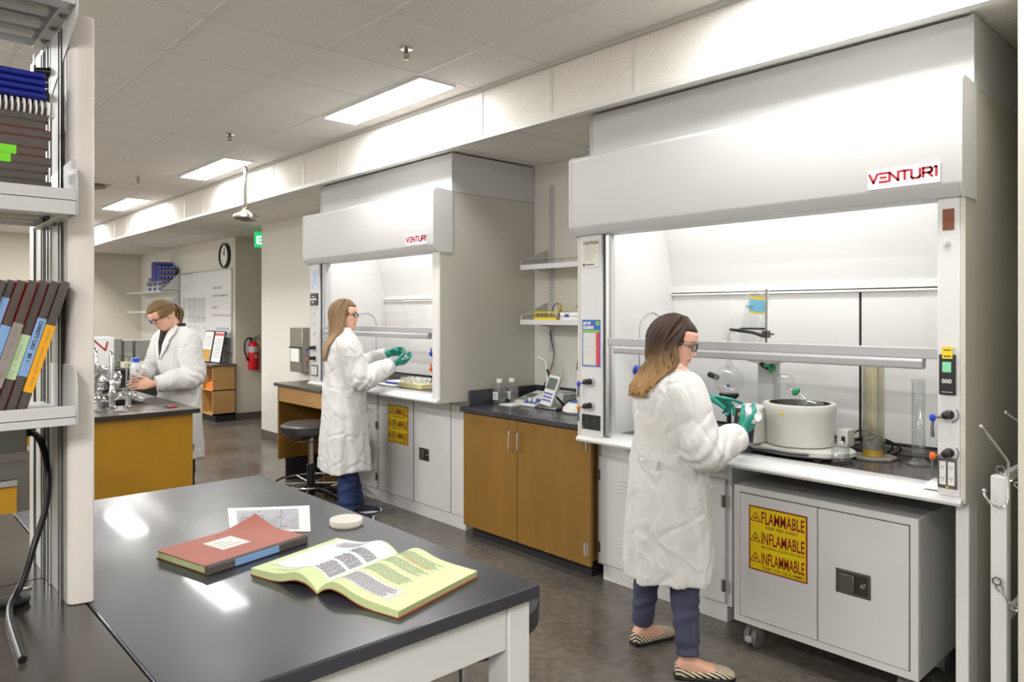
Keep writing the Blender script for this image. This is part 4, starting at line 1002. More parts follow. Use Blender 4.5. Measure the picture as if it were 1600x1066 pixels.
# power leads
t = T('cable_bundle', 'loops of black power leads behind the evaporator', 'cables', (3.5, 1.42, HZ))
for k, P in enumerate([[(3.42, 1.44, .99), (3.48, 1.40, 1.02), (3.53, 1.34, .97), (3.54, 1.36, .908), (3.48, 1.42, .908)], [(3.42, 1.43, .97), (3.50, 1.36, 1.0), (3.56, 1.30, .95), (3.58, 1.34, .908), (3.5, 1.40, .908)], [(3.44, 1.42, .95), (3.52, 1.34, .985), (3.58, 1.27, .94), (3.60, 1.30, .909)], [(3.43, 1.41, .93), (3.48, 1.38, .92), (3.52, 1.40, .909), (3.60, 1.36, .909)]]):
    mb = MB(); mb.tube(catmull(P), .0042, 8); O('lead', mb, M_black, t)
# receiving round flask with steel clamp
t = T('round_flask', 'large clear round flask beside the evaporator', 'flask', (3.5, 2.13, HZ))
fc = Vector((3.5, 2.105, 1.20))
mb = MB(); mb.ell(fc, .080, 32, 20); mb.lathe([(.03, .07), (.017, .09), (.016, .135), (.02, .138)], fc, 20); O('bulb', mb, M_lab, t)
mb = MB(); mb.lathe([(.024, .135), (.026, .145), (.022, .16), (.024, .165)], fc, 16); mb.tube([fc+V_ for V_ in (Vector((-.03, -.03, .15)), Vector((0, 0, .155)), Vector((.03, .03, .15)))], .006, 8); O('steel_clamp', mb, M_steel, t)
mb = MB(); mb.cyl(fc+Vector((0, 0, .14)), fc+Vector((0, 0, .22)), .011, .009); O('neck_joint', mb, M_lab, t)
mb = MB(); mb.cyl(fc+Vector((.02, .085, .01)), fc+Vector((.05, .15, .02)), .016); O('side_hose', mb, M_black, t)
mb = MB(); mb.ell(fc+Vector((-.066, -.035, -.02)), (.006, .012, .006)); O('blue_mark', mb, M_blue, t)
mb = MB(); mb.lathe([(.06, HZ), (.062, HZ+.01), (.045, HZ+.02)], (fc.x, fc.y, 0), 28); mb.cyl((fc.x, fc.y, HZ+.01), (fc.x, fc.y, fc.z-.09), .012); mb.lathe([(.03, -.105), (.05, -.085), (.052, -.07), (.045, -.082)], fc, 24); O('stand', mb, M_blackmat, t)
# control box with amber display behind the woman
t = T('vacuum_controller', 'dark control box with an amber display behind the round flask', 'controller', (3.42, 1.93, HZ))
mb = MB(); mb.box(3.38, 3.5, 1.87, 1.98, HZ, 1.09); O('case', mb, M_evapd, t, .005)
mb = MB(); mb.box(3.378, 3.38, 1.885, 1.955, 1.02, 1.045); O('display', mb, mat('amber_led', (220, 130, 30), .4, emit=.5), t)
mb = MB(); mb.box(3.378, 3.38, 1.885, 1.965, 1.055, 1.075); O('label', mb, M_paper, t)
mb = MB(); mb.box(3.378, 3.38, 1.885, 1.955, .96, 1.005); O('keypad', mb, mat('keys_brown', (120, 92, 60), .5), t)
# tilted jar on the ring stand
t = T('ring_stand', 'steel rod stand with a clamp behind the near sash', 'stand', (3.36, 1.83, HZ))
mb = MB(); mb.cyl((3.36, 1.815, HZ+.01), (3.36, 1.815, 1.68), .006); O('rod', mb, M_steel, t)
mb = MB(); mb.box(3.30, 3.44, 1.80, 1.92, HZ, HZ+.01); O('base_plate', mb, M_blackmat, t, .002)
mb = MB(); mb.tube([(3.36, 1.80, 1.455), (3.35, 1.83, 1.45), (3.33, 1.87, 1.465), (3.30, 1.93, 1.475), (3.29, 1.975, 1.48)], [.011, .010, .008, .009, .006], 10); mb.cyl((3.36, 1.775, 1.458), (3.36, 1.85, 1.458), .005); mb.box(3.345, 3.375, 1.80, 1.83, 1.44, 1.475); O('clamp', mb, M_black, t)
t = T('inverted_jar', 'tilted clear jar with a blue and yellow label held by the clamp', 'jar', (3.37, 1.90, 1.42))
jc = Vector((3.37, 1.905, 1.40)); jd = Vector((0, -.16, 1)).normalized()
mb = MB(); mb.lathe([(0, 0), (.052, .004), (.056, .02), (.057, .24), (.05, .262), (.046, .268), (.052, .272), (.052, .285), (0, .287)], jc, 32, axis=jd); O('jar_body', mb, M_lab, t)
mb = MB(); mb.tube([jc+jd*.085+Vector((.062*math.cos(q), .062*math.sin(q), 0)) for q in [2*PI*i/24 for i in range(25)]], (.005), 6, cap=False); O('strap', mb, M_black, t)
def jar_patch(z0, z1, a0, a1, m, nm, r=.0585):
    mb = MB(); q = Vector((0, 0, 1)).rotation_difference(jd)
    mb.grid(lambda u, v: tuple(jc+q @ Vector((r*math.cos(lerp_(a0, a1, u)), r*math.sin(lerp_(a0, a1, u)), lerp_(z0, z1, v)))), 10, 2); return O(nm, mb, m, t)
lerp_ = lambda a, b, s: a+(b-a)*s
jar_patch(.165, .25, R(175), R(250), M_signy, 'yellow_label'); jar_patch(.175, .235, R(172), R(253), mat('label_sky', (96, 186, 222), .5), 'blue_label', .059)
mb = MB(); sg_ = [((.008*k+(.002 if k % 2 else 0), .003+.009*((k*5) % 3)), (.008*k+.006, .018-.007*((k*7) % 3))) for k in range(8)]+[((.008*k+.006, .018-.007*((k*7) % 3)), (.008*k+.009, .004)) for k in range(8)]
strokes(mb, sg_, jc+jd*.188+Vector((-.056, .026, 0)), (-.28, -.95, 0), (0, 0, 1), .0016, .8, .0004); O('handwriting', mb, mat('ink_navy', (30, 50, 110), .6), t, fixn=False)
# arch tubing is on the liner; squeeze bottle with blue label by the woman
t = T('wash_bottle', 'tall bottle with a dark blue label behind the near woman', 'bottle', (3.25, 2.39, HZ))
mb = MB(); mb.lathe([(0, HZ), (.036, HZ), (.038, HZ+.01), (.038, HZ+.19), (.03, HZ+.215), (.014, HZ+.23), (.014, HZ+.255)], (3.24, 2.36, 0), 24); O('bottle_body', mb, mat('bottle_white', (214, 214, 216), .4), t)
mb = MB(); mb.lathe([(.0385, HZ+.10), (.0385, HZ+.215)], (3.24, 2.36, 0), 24, cap=False); O('label', mb, mat('label_navy', (40, 44, 110), .5), t)
mb = MB(); mb.lathe([(.017, HZ+.25), (.017, HZ+.275), (0, HZ+.276)], (3.24, 2.36, 0), 18); O('cap', mb, M_black, t)
# small clear distillation bits above the bar
t = T('glass_adapter', 'small clear glass adapter seen over the sash bar', 'glassware', (3.45, 2.06, 1.42))
mb = MB(); mb.tube(catmull([(3.5, 2.105, 1.40), (3.49, 2.10, 1.445), (3.48, 2.07, 1.47), (3.47, 2.03, 1.45)]), .010, 12); mb.ell((3.48, 2.07, 1.475), .015); O('tube', mb, M_lab, t)
# beaker
t = T('beaker', 'small clear glass beaker in front of the heating bath', 'beaker', (3.205, 1.385, HZ))
mb = MB(); mb.lathe([(0, HZ), (.036, HZ), (.039, HZ+.004), (.039, HZ+.088), (.042, HZ+.094), (.037, HZ+.09), (.037, HZ+.006), (0, HZ+.004)], (3.205, 1.385, 0), 32); O('wall', mb, M_lab, t)
mb = MB()
for k in range(5): mb.grid(lambda u, v: (3.205+.0395*math.cos(R(200+u*26)), 1.385+.0395*math.sin(R(200+u*26)), HZ+.025+k*.011+v*.0014), 4, 1)
mb.grid(lambda u, v: (3.205+.0395*math.cos(R(168+u*20)), 1.385+.0395*math.sin(R(168+u*20)), HZ+.04+v*.012), 4, 1); O('graduations', mb, M_mark, t, fixn=False)
# large cylinder with amber liquid on an octagonal base
t = T('graduated_cylinder', 'tall wide cylinder with pale amber liquid on an octagonal foot', 'cylinder', (3.46, 1.345, HZ))
c = (3.46, 1.345, 0); r_ = .048
mb = MB(); mb.prism([(3.46+.10*math.cos(R(22.5+45*k)), 1.345+.10*math.sin(R(22.5+45*k))) for k in range(8)], 'z', HZ, HZ+.012); O('foot', mb, mat('foot_stone', (140, 136, 130), .5, var=.2), t, .003)
mb = MB(); mb.lathe([(0, HZ+.013), (r_, HZ+.013), (r_, 1.40), (r_+.008, 1.408), (r_+.006, 1.412), (r_-.002, 1.404), (r_-.002, HZ+.02)], c, 36, cap=False); O('wall', mb, M_lab, t)
mb = MB(); mb.lathe([(0, HZ+.0135), (r_-.003, HZ+.0135), (r_-.003, HZ+.04), (0, HZ+.04)], c, 32); O('settled_layer', mb, mat('amber_liquid', (222, 176, 34), .2), t)
mb = MB(); mb.lathe([(0, HZ+.0405), (r_-.003, HZ+.0405), (r_-.003, HZ+.13), (0, HZ+.13)], c, 32); O('murky_layer', mb, glass('murky', (228, 220, 178), .02, .15, haze=.15), t)
mb = MB(); mb.lathe([(0, HZ+.1305), (r_-.003, HZ+.1305), (r_-.003, 1.385), (0, 1.385)], c, 32); O('liquid', mb, glass('pale_amber', (250, 242, 216), .02, .12, haze=.06), t)
mb = MB(); mb.cyl((3.475, 1.33, HZ+.1), (3.475, 1.33, 1.38), .002, n=6); O('thermometer', mb, mat('thermo', (120, 110, 90), .4), t)
# slim cylinder
t = T('measuring_cylinder', 'slim empty measuring cylinder on a round glass foot', 'cylinder', (3.46, 1.155, HZ))
c = (3.46, 1.155, 0)
mb = MB(); mb.lathe([(.048, HZ), (.050, HZ+.004), (.034, HZ+.014), (.016, HZ+.03), (.024, HZ+.042), (.028, HZ+.05), (.028, 1.262), (.033, 1.27), (.031, 1.272), (.026, 1.262), (.026, HZ+.055), (0, HZ+.05)], c, 32); O('wall', mb, M_lab, t)
mb = MB()
for k in range(18): mb.grid(lambda u, v: (3.46+.0285*math.cos(R(205+u*(22 if k % 5 else 40))), 1.155+.0285*math.sin(R(205+u*(22 if k % 5 else 40))), HZ+.08+k*.014+v*.0012), 4, 1)
O('graduations', mb, M_mark, t, fixn=False)
# dish held by the near woman and vial held at the far hood are added after the people

# ================================================================= FAR HOOD CONTENTS (worktop .983)
FZ = .9835
t = T('tube_rack', 'pale yellow rack full of white capped tubes in the far hood', 'rack', (3.27, 4.68, FZ))
mb = MB(); mb.box(3.20, 3.33, 4.52, 4.83, FZ, FZ+.04); O('tray', mb, mat('rack_yellow', (226, 222, 168), .5), t, .004)
rnd = random.Random(3)
for i in range(4):
    for j in range(9):
        x_, y_ = 3.215+.033*i, 4.54+.033*j; dx = rnd.uniform(-.012, .012); dy = rnd.uniform(-.012, .012)
        mb = MB(); mb.cyl((x_, y_, FZ+.03), (x_+dx, y_+dy, FZ+.066), .0065, n=8); mb.cyl((x_+dx, y_+dy, FZ+.064), (x_+dx*1.2, y_+dy*1.2, FZ+.078), .0088, n=8); O('tube', mb, M_paper, t)
t = T('paper_pile', 'white sheets and a blue pen lying in the far hood', 'papers', (3.25, 5.0, FZ))
mb = MB(); mb.box(3.18, 3.40, 4.88, 5.16, FZ, FZ+.006); O('sheets', mb, M_paper, t)
t = T('blue_folder', 'white box with a blue edge lying on the sheets in the far hood', 'box', (3.34, 4.98, FZ+.006))
mb = MB(); mb.box(3.26, 3.45, 4.86, 5.10, FZ+.0065, FZ+.028); O('case', mb, M_paper, t, .002)
mb = MB(); mb.box(3.252, 3.26, 4.86, 5.10, FZ+.0065, FZ+.02); O('blue_edge', mb, M_blue, t)
t = T('vial_cap', 'small dark cap on the far hood worktop', 'cap', (3.16, 5.03, FZ))
mb = MB(); mb.tube([(3.16, 5.05, FZ+.004), (3.16, 5.0, FZ+.004)], .004, 8); O('cap', mb, M_black, t)

# ================================================================= INSTRUMENTS BETWEEN THE HOODS (worktop .915)
IZ = .9155
def media_bottle(x, y, lb):
    t = T('media_bottle', lb, 'bottle', (x, y, IZ), 'clear square bottles with white caps')
    mb = MB()
    def sq(w_, z): 
        q = []
        for a in range(24):
            an = 2*PI*a/24; c_, s_ = math.cos(an), math.sin(an); q.append((x+w_*math.copysign(abs(c_)**.5, c_), y+w_*math.copysign(abs(s_)**.5, s_), z))
        return q
    mb.loft([sq(.036, IZ), sq(.04, IZ+.006), sq(.04, IZ+.10), sq(.034, IZ+.125), sq(.018, IZ+.14), sq(.018, IZ+.15)]); O('bottle_body', mb, glass('pet_clear', (228, 228, 226), .06, .4, haze=.12), t)
    mb = MB(); mb.lathe([(.021, IZ+.147), (.022, IZ+.15), (.022, IZ+.172), (.019, IZ+.176), (0, IZ+.176)], (x, y, 0), 24); O('cap', mb, M_paper, t)
    mb = MB(); mb.box(x-.0415, x-.040, y-.028, y+.028, IZ+.03, IZ+.085); lb_ = O('label', mb, M_paper, t)
    mb = MB()
    for k in range(4): mb.box(x-.042, x-.0414, y-.02+.003*k, y+.02, IZ+.042+.009*k, IZ+.0445+.009*k)
    O('lettering', mb, mat('ink_mid', (110, 110, 116), .6), lb_)
    mb = MB(); mb.loft([sq(.037, IZ+.004), sq(.0385, IZ+.01), sq(.0385, IZ+.075), sq(.0384, IZ+.076)]); O('liquid', mb, glass('medium', (214, 204, 196), .05, .3, haze=.05), t)
media_bottle(3.455, 4.155-.24, 'left clear square bottle with white cap, standing in front'); media_bottle(3.56, 3.90, 'right clear square bottle with white cap, next to the hood side')
def wedge(t, nm, x0, x1, y0, y1, h0, h1, m, bev=.006):
    mb = MB(); mb.prism([(x0, IZ), (x0, IZ+h0), (x1, IZ+h1), (x1, IZ)], 'y', y0, y1); return O(nm, mb, m, t, bev)
def top_patch(t, nm, x0, x1, h0, h1, fx0, fx1, y0, y1, m, up=.001):
    z = lambda x: IZ+h0+(h1-h0)*(x-x0)/(x1-x0)+up
    mb = MB(); vs = [(fx0, y0, z(fx0)), (fx1, y0, z(fx1)), (fx1, y1, z(fx1)), (fx0, y1, z(fx0))]; mb.add(vs+[(a, b, c-.0015) for a, b, c in vs], [(0, 1, 2, 3), (4, 7, 6, 5), (0, 4, 5, 1), (1, 5, 6, 2), (2, 6, 7, 3), (3, 7, 4, 0)]); return O(nm, mb, m, t, fixn=False)
M_inst = mat('instrument_white', (208, 210, 206), .4); M_lcd = mat('lcd_grey', (96, 104, 100), .25); M_pad = mat('pad_blue', (62, 84, 160), .45)
t = T('bench_meter', 'grey-green bench meter with a small screen beside the bottles', 'meter', (3.66, 3.83, IZ))
wedge(t, 'case', 3.55, 3.80, 3.735, 3.885, .02, .075, M_inst); top_patch(t, 'screen', 3.55, 3.80, .02, .075, 3.64, 3.72, 3.76, 3.86, M_lcd, .002); top_patch(t, 'keypad', 3.55, 3.80, .02, .075, 3.58, 3.625, 3.76, 3.86, mat('pad_green', (120, 150, 136), .5), .002)
t = T('manual', 'thin pale booklet lying at the front of the instruments', 'booklet', (3.47, 3.81, IZ)); mb = MB(); mb.box(3.40, 3.54, 3.72, 3.86, IZ, IZ+.007); O('pages', mb, M_paper, t, .001)
t = T('stirrer', 'white and blue two-knob stirrer', 'stirrer', (3.56, 3.64, IZ))
wedge(t, 'case', 3.47, 3.66, 3.575, 3.72, .018, .07, M_inst); top_patch(t, 'control_face', 3.47, 3.66, .018, .07, 3.49, 3.57, 3.585, 3.71, M_pad, .002)
for y_ in (3.625, 3.67): 
    mb = MB(); mb.lathe([(.014, 0), (.014, .014), (.010, .018), (0, .018)], (3.525, y_, IZ+.034), 18, axis=(-.27, 0, 1)); O('knob', mb, M_paper, t)
t = T('balance_platform', 'pale flat-topped instrument behind the stirrer', 'instrument', (3.72, 3.63, IZ)); mb = MB(); mb.box(3.675, 3.83, 3.50, 3.70, IZ, IZ+.085); O('case', mb, M_inst, t, .008); mb = MB(); mb.box(3.69, 3.82, 3.52, 3.69, IZ+.085, IZ+.092); O('plate', mb, M_grey, t, .003)
# pH meter, tilted handset
t = T('ph_meter', 'tilted white handset meter with grey screen and blue keys', 'meter', (3.56, 3.46, IZ))
mb = MB(); mb.box(3.46, 3.66, 3.36, 3.53, IZ, IZ+.02); O('stand_base', mb, M_steel, t, .006)
P0 = Vector((3.47, 3.475, IZ+.025)); up_ = Vector((.30, -.10, .80)).normalized(); ri = Vector((.0, -1, 0)); ri = (ri-up_*ri.dot(up_)).normalized(); nn_ = ri.cross(up_)
def slab(nm, u0, u1, v0, v1, d0, d1, m, par, bev=.0):
    mb = MB(); vs = [P0+ri*u+up_*v+nn_*d for d in (d0, d1) for v in (v0, v1) for u in (u0, u1)]
    mb.add(vs, [(0, 2, 3, 1), (4, 5, 7, 6), (0, 1, 5, 4), (2, 6, 7, 3), (0, 4, 6, 2), (1, 3, 7, 5)]); return O(nm, mb, m, par, bev)
cs_ = slab('case', -.055, .055, 0, .215, -.03, 0, M_inst, t, .008)
slab('screen', -.042, .042, .115, .195, 0, .002, M_lcd, cs_)
for i in range(3):
    for j in range(4): slab('key', -.04+.021*j, -.026+.021*j, .03+.024*i, .043+.024*i, 0, .003, mat('key_blue', (60, 60, 170), .4), cs_)
mb = MB(); mb.tube([P0+up_*.1-nn_*.03, (3.62, 3.44, IZ+.02)], .008, 8); O('prop', mb, M_black, t)
# electrode arm stand
t = T('electrode_arm', 'grey upright electrode arm standing behind the meter', 'stand', (3.75, 3.58, IZ))
mb = MB(); mb.cyl((3.75, 3.72, IZ), (3.75, 3.72, IZ+.22), .017, n=16); O('column', mb, M_inst, t); mb = MB(); mb.tube([(3.75, 3.72, IZ+.21), (3.74, 3.735, IZ+.30), (3.73, 3.76, IZ+.315), (3.72, 3.79, IZ+.32)], [.014, .012, .012, .014], 12); O('arm', mb, M_inst, t); mb = MB(); mb.cyl((3.74, 3.72, IZ+.24), (3.75, 3.69, IZ+.16), .009); O('knuckle', mb, M_black, t)
t = T('probe_stand', 'twin glass electrodes in a holder beside the near hood', 'probe', (3.66, 3.30, IZ))
for y_ in (3.345, 3.31):
    mb = MB(); mb.lathe([(.009, IZ+.02), (.012, IZ+.05), (.013, IZ+.16), (.014, IZ+.24), (.009, IZ+.26)], (3.66, y_, 0), 14); O('electrode', mb, mat('probe_grey', (196, 196, 196), .3), t)
    mb = MB(); mb.lathe([(.010, IZ+.26), (.009, IZ+.30), (.004, IZ+.33)], (3.66, y_, 0), 12); O('probe_cap', mb, mat('cap_green', (56, 84, 48), .5), t)
mb = MB(); mb.tube(catmull([(3.66, 3.345, IZ+.32), (3.655, 3.33, IZ+.37), (3.65, 3.30, IZ+.34), (3.66, 3.29, IZ+.2)]), .0028, 6); O('lead', mb, M_black, t)
mb = MB(); mb.tube(catmull([(3.62, 3.42, IZ+.04), (3.66, 3.36, IZ+.06), (3.68, 3.30, IZ+.03), (3.64, 3.38, IZ+.01), (3.7, 3.3, IZ+.08), (3.72, 3.2, IZ+.05)]), .0035, 6); mb.tube(catmull([(3.64, 3.45, IZ+.02), (3.70, 3.38, IZ+.05), (3.74, 3.28, IZ+.1), (3.76, 3.18, IZ+.13)]), .0035, 6); O('tangled_lead', mb, M_black, t)
mb = MB(); mb.box(3.63, 3.70, 3.28, 3.37, IZ, IZ+.02); O('foot', mb, M_inst, t, .004)
t = T('hotplate_stirrer', 'round white and blue stirrer cut off by the near hood', 'stirrer', (3.50, 3.22, IZ))
mb = MB(); mb.lathe([(.10, IZ), (.115, IZ+.012), (.112, IZ+.03), (.085, IZ+.06), (.07, IZ+.068), (0, IZ+.07)], (3.52, 3.20, 0), 36); O('case', mb, M_inst, t); mb = MB(); mb.lathe([(.068, IZ+.0685), (.062, IZ+.074), (0, IZ+.075)], (3.52, 3.20, 0), 32); O('blue_top', mb, M_pad, t)
# mains cable up the wall
t = T('wall_cable', 'thin black cable hanging from the lower shelf to the instruments', 'cable', (3.85, 3.76, 1.2))
mb = MB(); mb.tube(catmull([(3.74, 3.60, 1.60), (3.77, 3.64, 1.635), (3.80, 3.72, 1.60), (3.855, 3.80, 1.50)]), .0034, 6); mb.tube(catmull([(3.855, 3.80, 1.44), (3.855, 3.79, 1.36), (3.857, 3.765, 1.26), (3.857, 3.80, 1.14), (3.857, 3.87, 1.02), (3.84, 3.90, .95)]), .0034, 6); O('cord', mb, M_black, t)
t = T('screwdriver', 'purple and yellow handled tool hanging over the yellow tray', 'tool', (3.70, 3.59, 1.6))
mb = MB(); mb.lathe([(.004, 1.525), (.011, 1.54), (.013, 1.56), (.009, 1.585)], (3.70, 3.55, 0), 12); O('grip', mb, mat('grip_violet', (104, 92, 140), .4), t); mb = MB(); mb.lathe([(.009, 1.585), (.011, 1.60), (.011, 1.625), (.004, 1.635)], (3.70, 3.55, 0), 12); O('collar', mb, mat('grip_mustard', (180, 160, 60), .4), t)

# ================================================================= WALL SHELVES BETWEEN THE HOODS
t = T('shelf_rail', 'white slotted wall rail behind the two small shelves', 'rail', (WX, 3.805, 1.9))
mb = MB(); mb.box(WX-.014, WX, 3.787, 3.827, 1.275, 2.51); ra = O('rail', mb, M_white, t, .002)
mb = MB()
for k in range(48): mb.box(WX-.0148, WX-.0139, 3.797, 3.800, 1.29+.0255*k, 1.303+.0255*k); mb.box(WX-.0148, WX-.0139, 3.813, 3.816, 1.29+.0255*k, 1.303+.0255*k)
O('slots', mb, M_dark, ra)
def wall_shelf(z, lb):
    t = T('wall_shelf', lb, 'shelf', (3.75, 3.4, z), 'small white shelves between the hoods')
    mb = MB(); mb.box(3.60, WX-.016, 2.76, 3.845, z-.008, z); O('board', mb, M_white, t, .001)
    mb = MB(); mb.box(3.594, 3.602, 2.76, 3.85, z-.032, z+.004); O('front_lip', mb, M_white, t, .002)
    mb = MB(); mb.prism([(3.60, z), (3.60, z+.03), (WX-.016, z+.13), (WX-.016, z)], 'y', 3.843, 3.849); O('end_bracket', mb, M_whiteside, t)
    mb = MB()
    for x_ in (3.612,): mb.tube([(x_, 3.83, z+.03), (x_, 2.78, z+.03)], .0022, 6)
    for y_ in (3.83, 3.45, 3.0): mb.cyl((3.612, y_, z), (3.612, y_, z+.03), .0022, n=6)
    O('guard_wire', mb, M_steel, t)
    mb = MB()
    for y_ in (3.80, 2.9): mb.prism([(WX-.016, z-.01), (WX-.016, z-.055), (3.64, z-.02), (3.64, z-.01)], 'y', y_-.002, y_+.002)
    O('bracket', mb, M_white, t)
wall_shelf(1.905, 'upper small white shelf between the hoods, empty'); wall_shelf(1.512, 'lower small white shelf between the hoods, with the yellow tray')
t = T('tip_tray', 'open yellow plastic tube tray on the lower small shelf', 'tray', (3.72, 3.66, 1.512))
mb = MB(); mb.box(3.66, 3.80, 3.55, 3.77, 1.5125, 1.522); mb.box(3.66, 3.80, 3.53, 3.77, 1.565, 1.573); 
for x_, y_ in ((3.665, 3.765), (3.665, 3.555), (3.79, 3.765), (3.79, 3.555)): mb.box(x_-.003, x_+.003, y_-.003, y_+.003, 1.52, 1.566)
mb.box(3.655, 3.66, 3.55, 3.77, 1.515, 1.535); O('frame', mb, mat('tray_yellow', (228, 206, 24), .4), t)
t = T('sample_box', 'white cardboard sample box on the lower small shelf', 'box', (3.70, 3.42, 1.512))
mb = MB(); mb.box(3.65, 3.79, 3.30, 3.505, 1.5125, 1.567); bo = O('carton', mb, M_paper, t, .002)
mb = MB(); mb.box(3.6485, 3.65, 3.42, 3.46, 1.535, 1.555); O('printed_mark', mb, M_blue, bo)
for y_, cm, nm_ in ((3.36, M_blue, 'blue-capped'), (3.40, M_orange, 'amber')):
    t = T('sample_vial', 'little %s vial standing on the white sample box' % nm_, 'vial', (3.72, y_, 1.567)); mb = MB(); mb.lathe([(.013, 1.568), (.013, 1.598), (.008, 1.602)], (3.72, y_, 0), 14); O('vial_glass', mb, M_lab, t); mb = MB(); mb.lathe([(.012, 1.602), (.012, 1.618), (0, 1.618)], (3.72, y_, 0), 14); O('cap', mb, cm if nm_[0] == 'b' else mat('amber_cap', (150, 110, 40), .4), t)

# ================================================================= SINK ISLAND
t = T('sink_bench', 'sink bench with grey top and bright amber wooden end panel', 'bench', (1.2, 5.8, 0))
mb = MB()
x0, x1, y0, y1 = -1.2, 1.775, 5.09, 6.62; sx0, sx1, sy0, sy1 = .7, 1.60, 5.60, 6.04
for a in ((x0, sx0, y0, y1), (sx1, x1, y0, y1), (sx0, sx1, y0, sy0), (sx0, sx1, sy1, y1)): mb.box(a[0], a[1], a[2], a[3], .885, .915)
O('top', mb, M_epoxyg, t); mb = MB(); mb.box(x0, x1+.002, y0-.002, y0, .885, .913); mb.box(x1, x1+.002, y0, y1, .885, .913); O('top_edge', mb, M_epoxyedge, t)
mb = MB(); mb.box(sx0, sx1, sy0, sy1, .66, .67); mb.box(sx0, sx0+.01, sy0, sy1, .66, .912); mb.box(sx1-.01, sx1, sy0, sy1, .66, .912); mb.box(sx0, sx1, sy0, sy0+.01, .66, .912); mb.box(sx0, sx1, sy1-.01, sy1, .66, .912); O('basin', mb, M_dark, t)
mb = MB(); mb.box(x0+.03, 1.74, 5.125, 5.15, .0, .885); O('end_panel', mb, M_woody, t, .002)
mb = MB(); mb.box(x0+.03, sx0-.02, 5.15, 6.58, .1, .885); mb.box(sx0-.02, 1.725, 5.15, 6.58, .1, .64); mb.box(1.62, 1.725, 5.15, 6.58, .64, .884); O('carcass', mb, M_woody, t)
for y_ in (.18, .62): mb = MB(); mb.box(1.74, 1.75, 5.128, 5.14, y_, y_+.05); O('hinge', mb, M_chrome, t)
def faucet(x, y, rz, lb):
    t = T('faucet', lb, 'faucet', (0, 0, 0), 'chrome laboratory faucets at the sink')
    mb = MB(); mb.lathe([(.032, 0), (.034, .008), (.022, .016), (.020, .06), (.026, .07), (.026, .11), (.018, .12), (.015, .16), (.019, .165), (.019, .18), (.013, .19)], (0, 0, 0), 22); O('base', mb, M_chrome, t)
    mb = MB(); mb.tube(catmull([(0, 0, .18), (0, 0, .30), (.02, 0, .36), (.07, 0, .385), (.12, 0, .36), (.14, 0, .30), (.142, 0, .26)]), .0115, 12); O('gooseneck', mb, M_chrome, t)
    mb = MB(); mb.lathe([(.016, .20), (.018, .205), (.018, .26), (.012, .265)], (.142, 0, 0), 16); mb.lathe([(.008, .20), (.010, .15), (.006, .14)], (.142, 0, 0), 12); O('nozzle', mb, M_steel, t)
    for s in (-1, 1):
        mb = MB(); mb.cyl((0, s*.02, .09), (0, s*.09, .09), .012, n=14); mb.lathe([(.016, 0), (.018, .01), (.018, .03), (.008, .036)], (0, s*.075, .085), 16); h_ = O('valve_arm', mb, M_chrome, t)
        mb = MB(); mb.tube([(-.035, s*.075, .125), (0, s*.075, .13), (.035, s*.075, .125)], [.007, .006, .007], 8); mb.tube([(0, s*.11, .127), (0, s*.04, .127)], [.007, .006], 8); O('cross_handle', mb, M_chrome, h_)
    return place(t, (x, y, .9155), rz)
f1 = faucet(1.335, 5.50, R(80), 'nearer chrome gooseneck faucet, in front of the basin')
dup(f1, (1.36, 6.11, .9155), R(-95), 'chrome gooseneck faucet on the far side of the basin')
def gas_tap(x, y, rz, lb):
    t = T('gas_tap', lb, 'tap', (0, 0, 0), 'low chrome turret taps')
    mb = MB(); mb.lathe([(.03, 0), (.032, .008), (.02, .014), (.020, .08), (.024, .09), (.018, .10)], (0, 0, 0), 20); O('turret', mb, M_chrome, t)
    for s in (-1, 1):
        mb = MB(); mb.tube([(0, 0, .065), (s*.05, 0, .065), (s*.085, 0, .055)], [.010, .009, .006], 10); mb.lathe([(.010, 0), (.012, .01), (.006, .022)], (s*.045, 0, .072), 12); n_ = O('outlet', mb, M_chrome, t)
        mb = MB(); mb.tube([(s*.045, -.02, .10), (s*.045, .02, .10)], .006, 8); O('lever', mb, M_black if s > 0 else M_chrome, n_)
    return place(t, (x, y, .9155), rz)
g1 = gas_tap(1.425, 5.46, R(-10), 'chrome twin turret tap at the corner of the sink bench')
dup(g1, (1.215, 5.36, .9155), R(20), 'chrome twin turret tap beside the shelving upright')
# foil
t = T('foil_bundle', 'crumpled aluminium foil bundle behind the left faucet', 'foil', (1.28, 5.62, .9155))
mb = MB(); mb.ell((1.285, 5.60, 1.10), (.10, .085, .10), 36, 26)
for i, p in enumerate(mb.v):
    q = Vector(p); mb.v[i] = tuple(q+Vector((mnoise.noise(q*18), mnoise.noise(q*18+Vector((5, 0, 0))), mnoise.noise(q*18+Vector((0, 7, 0)))))*.05)
O('foil', mb, M_chrome, t); mb = MB(); mb.lathe([(.05, .916), (.05, 1.02), (.03, 1.03)], (1.285, 5.60, 0), 20); O('holder', mb, M_steel, t)
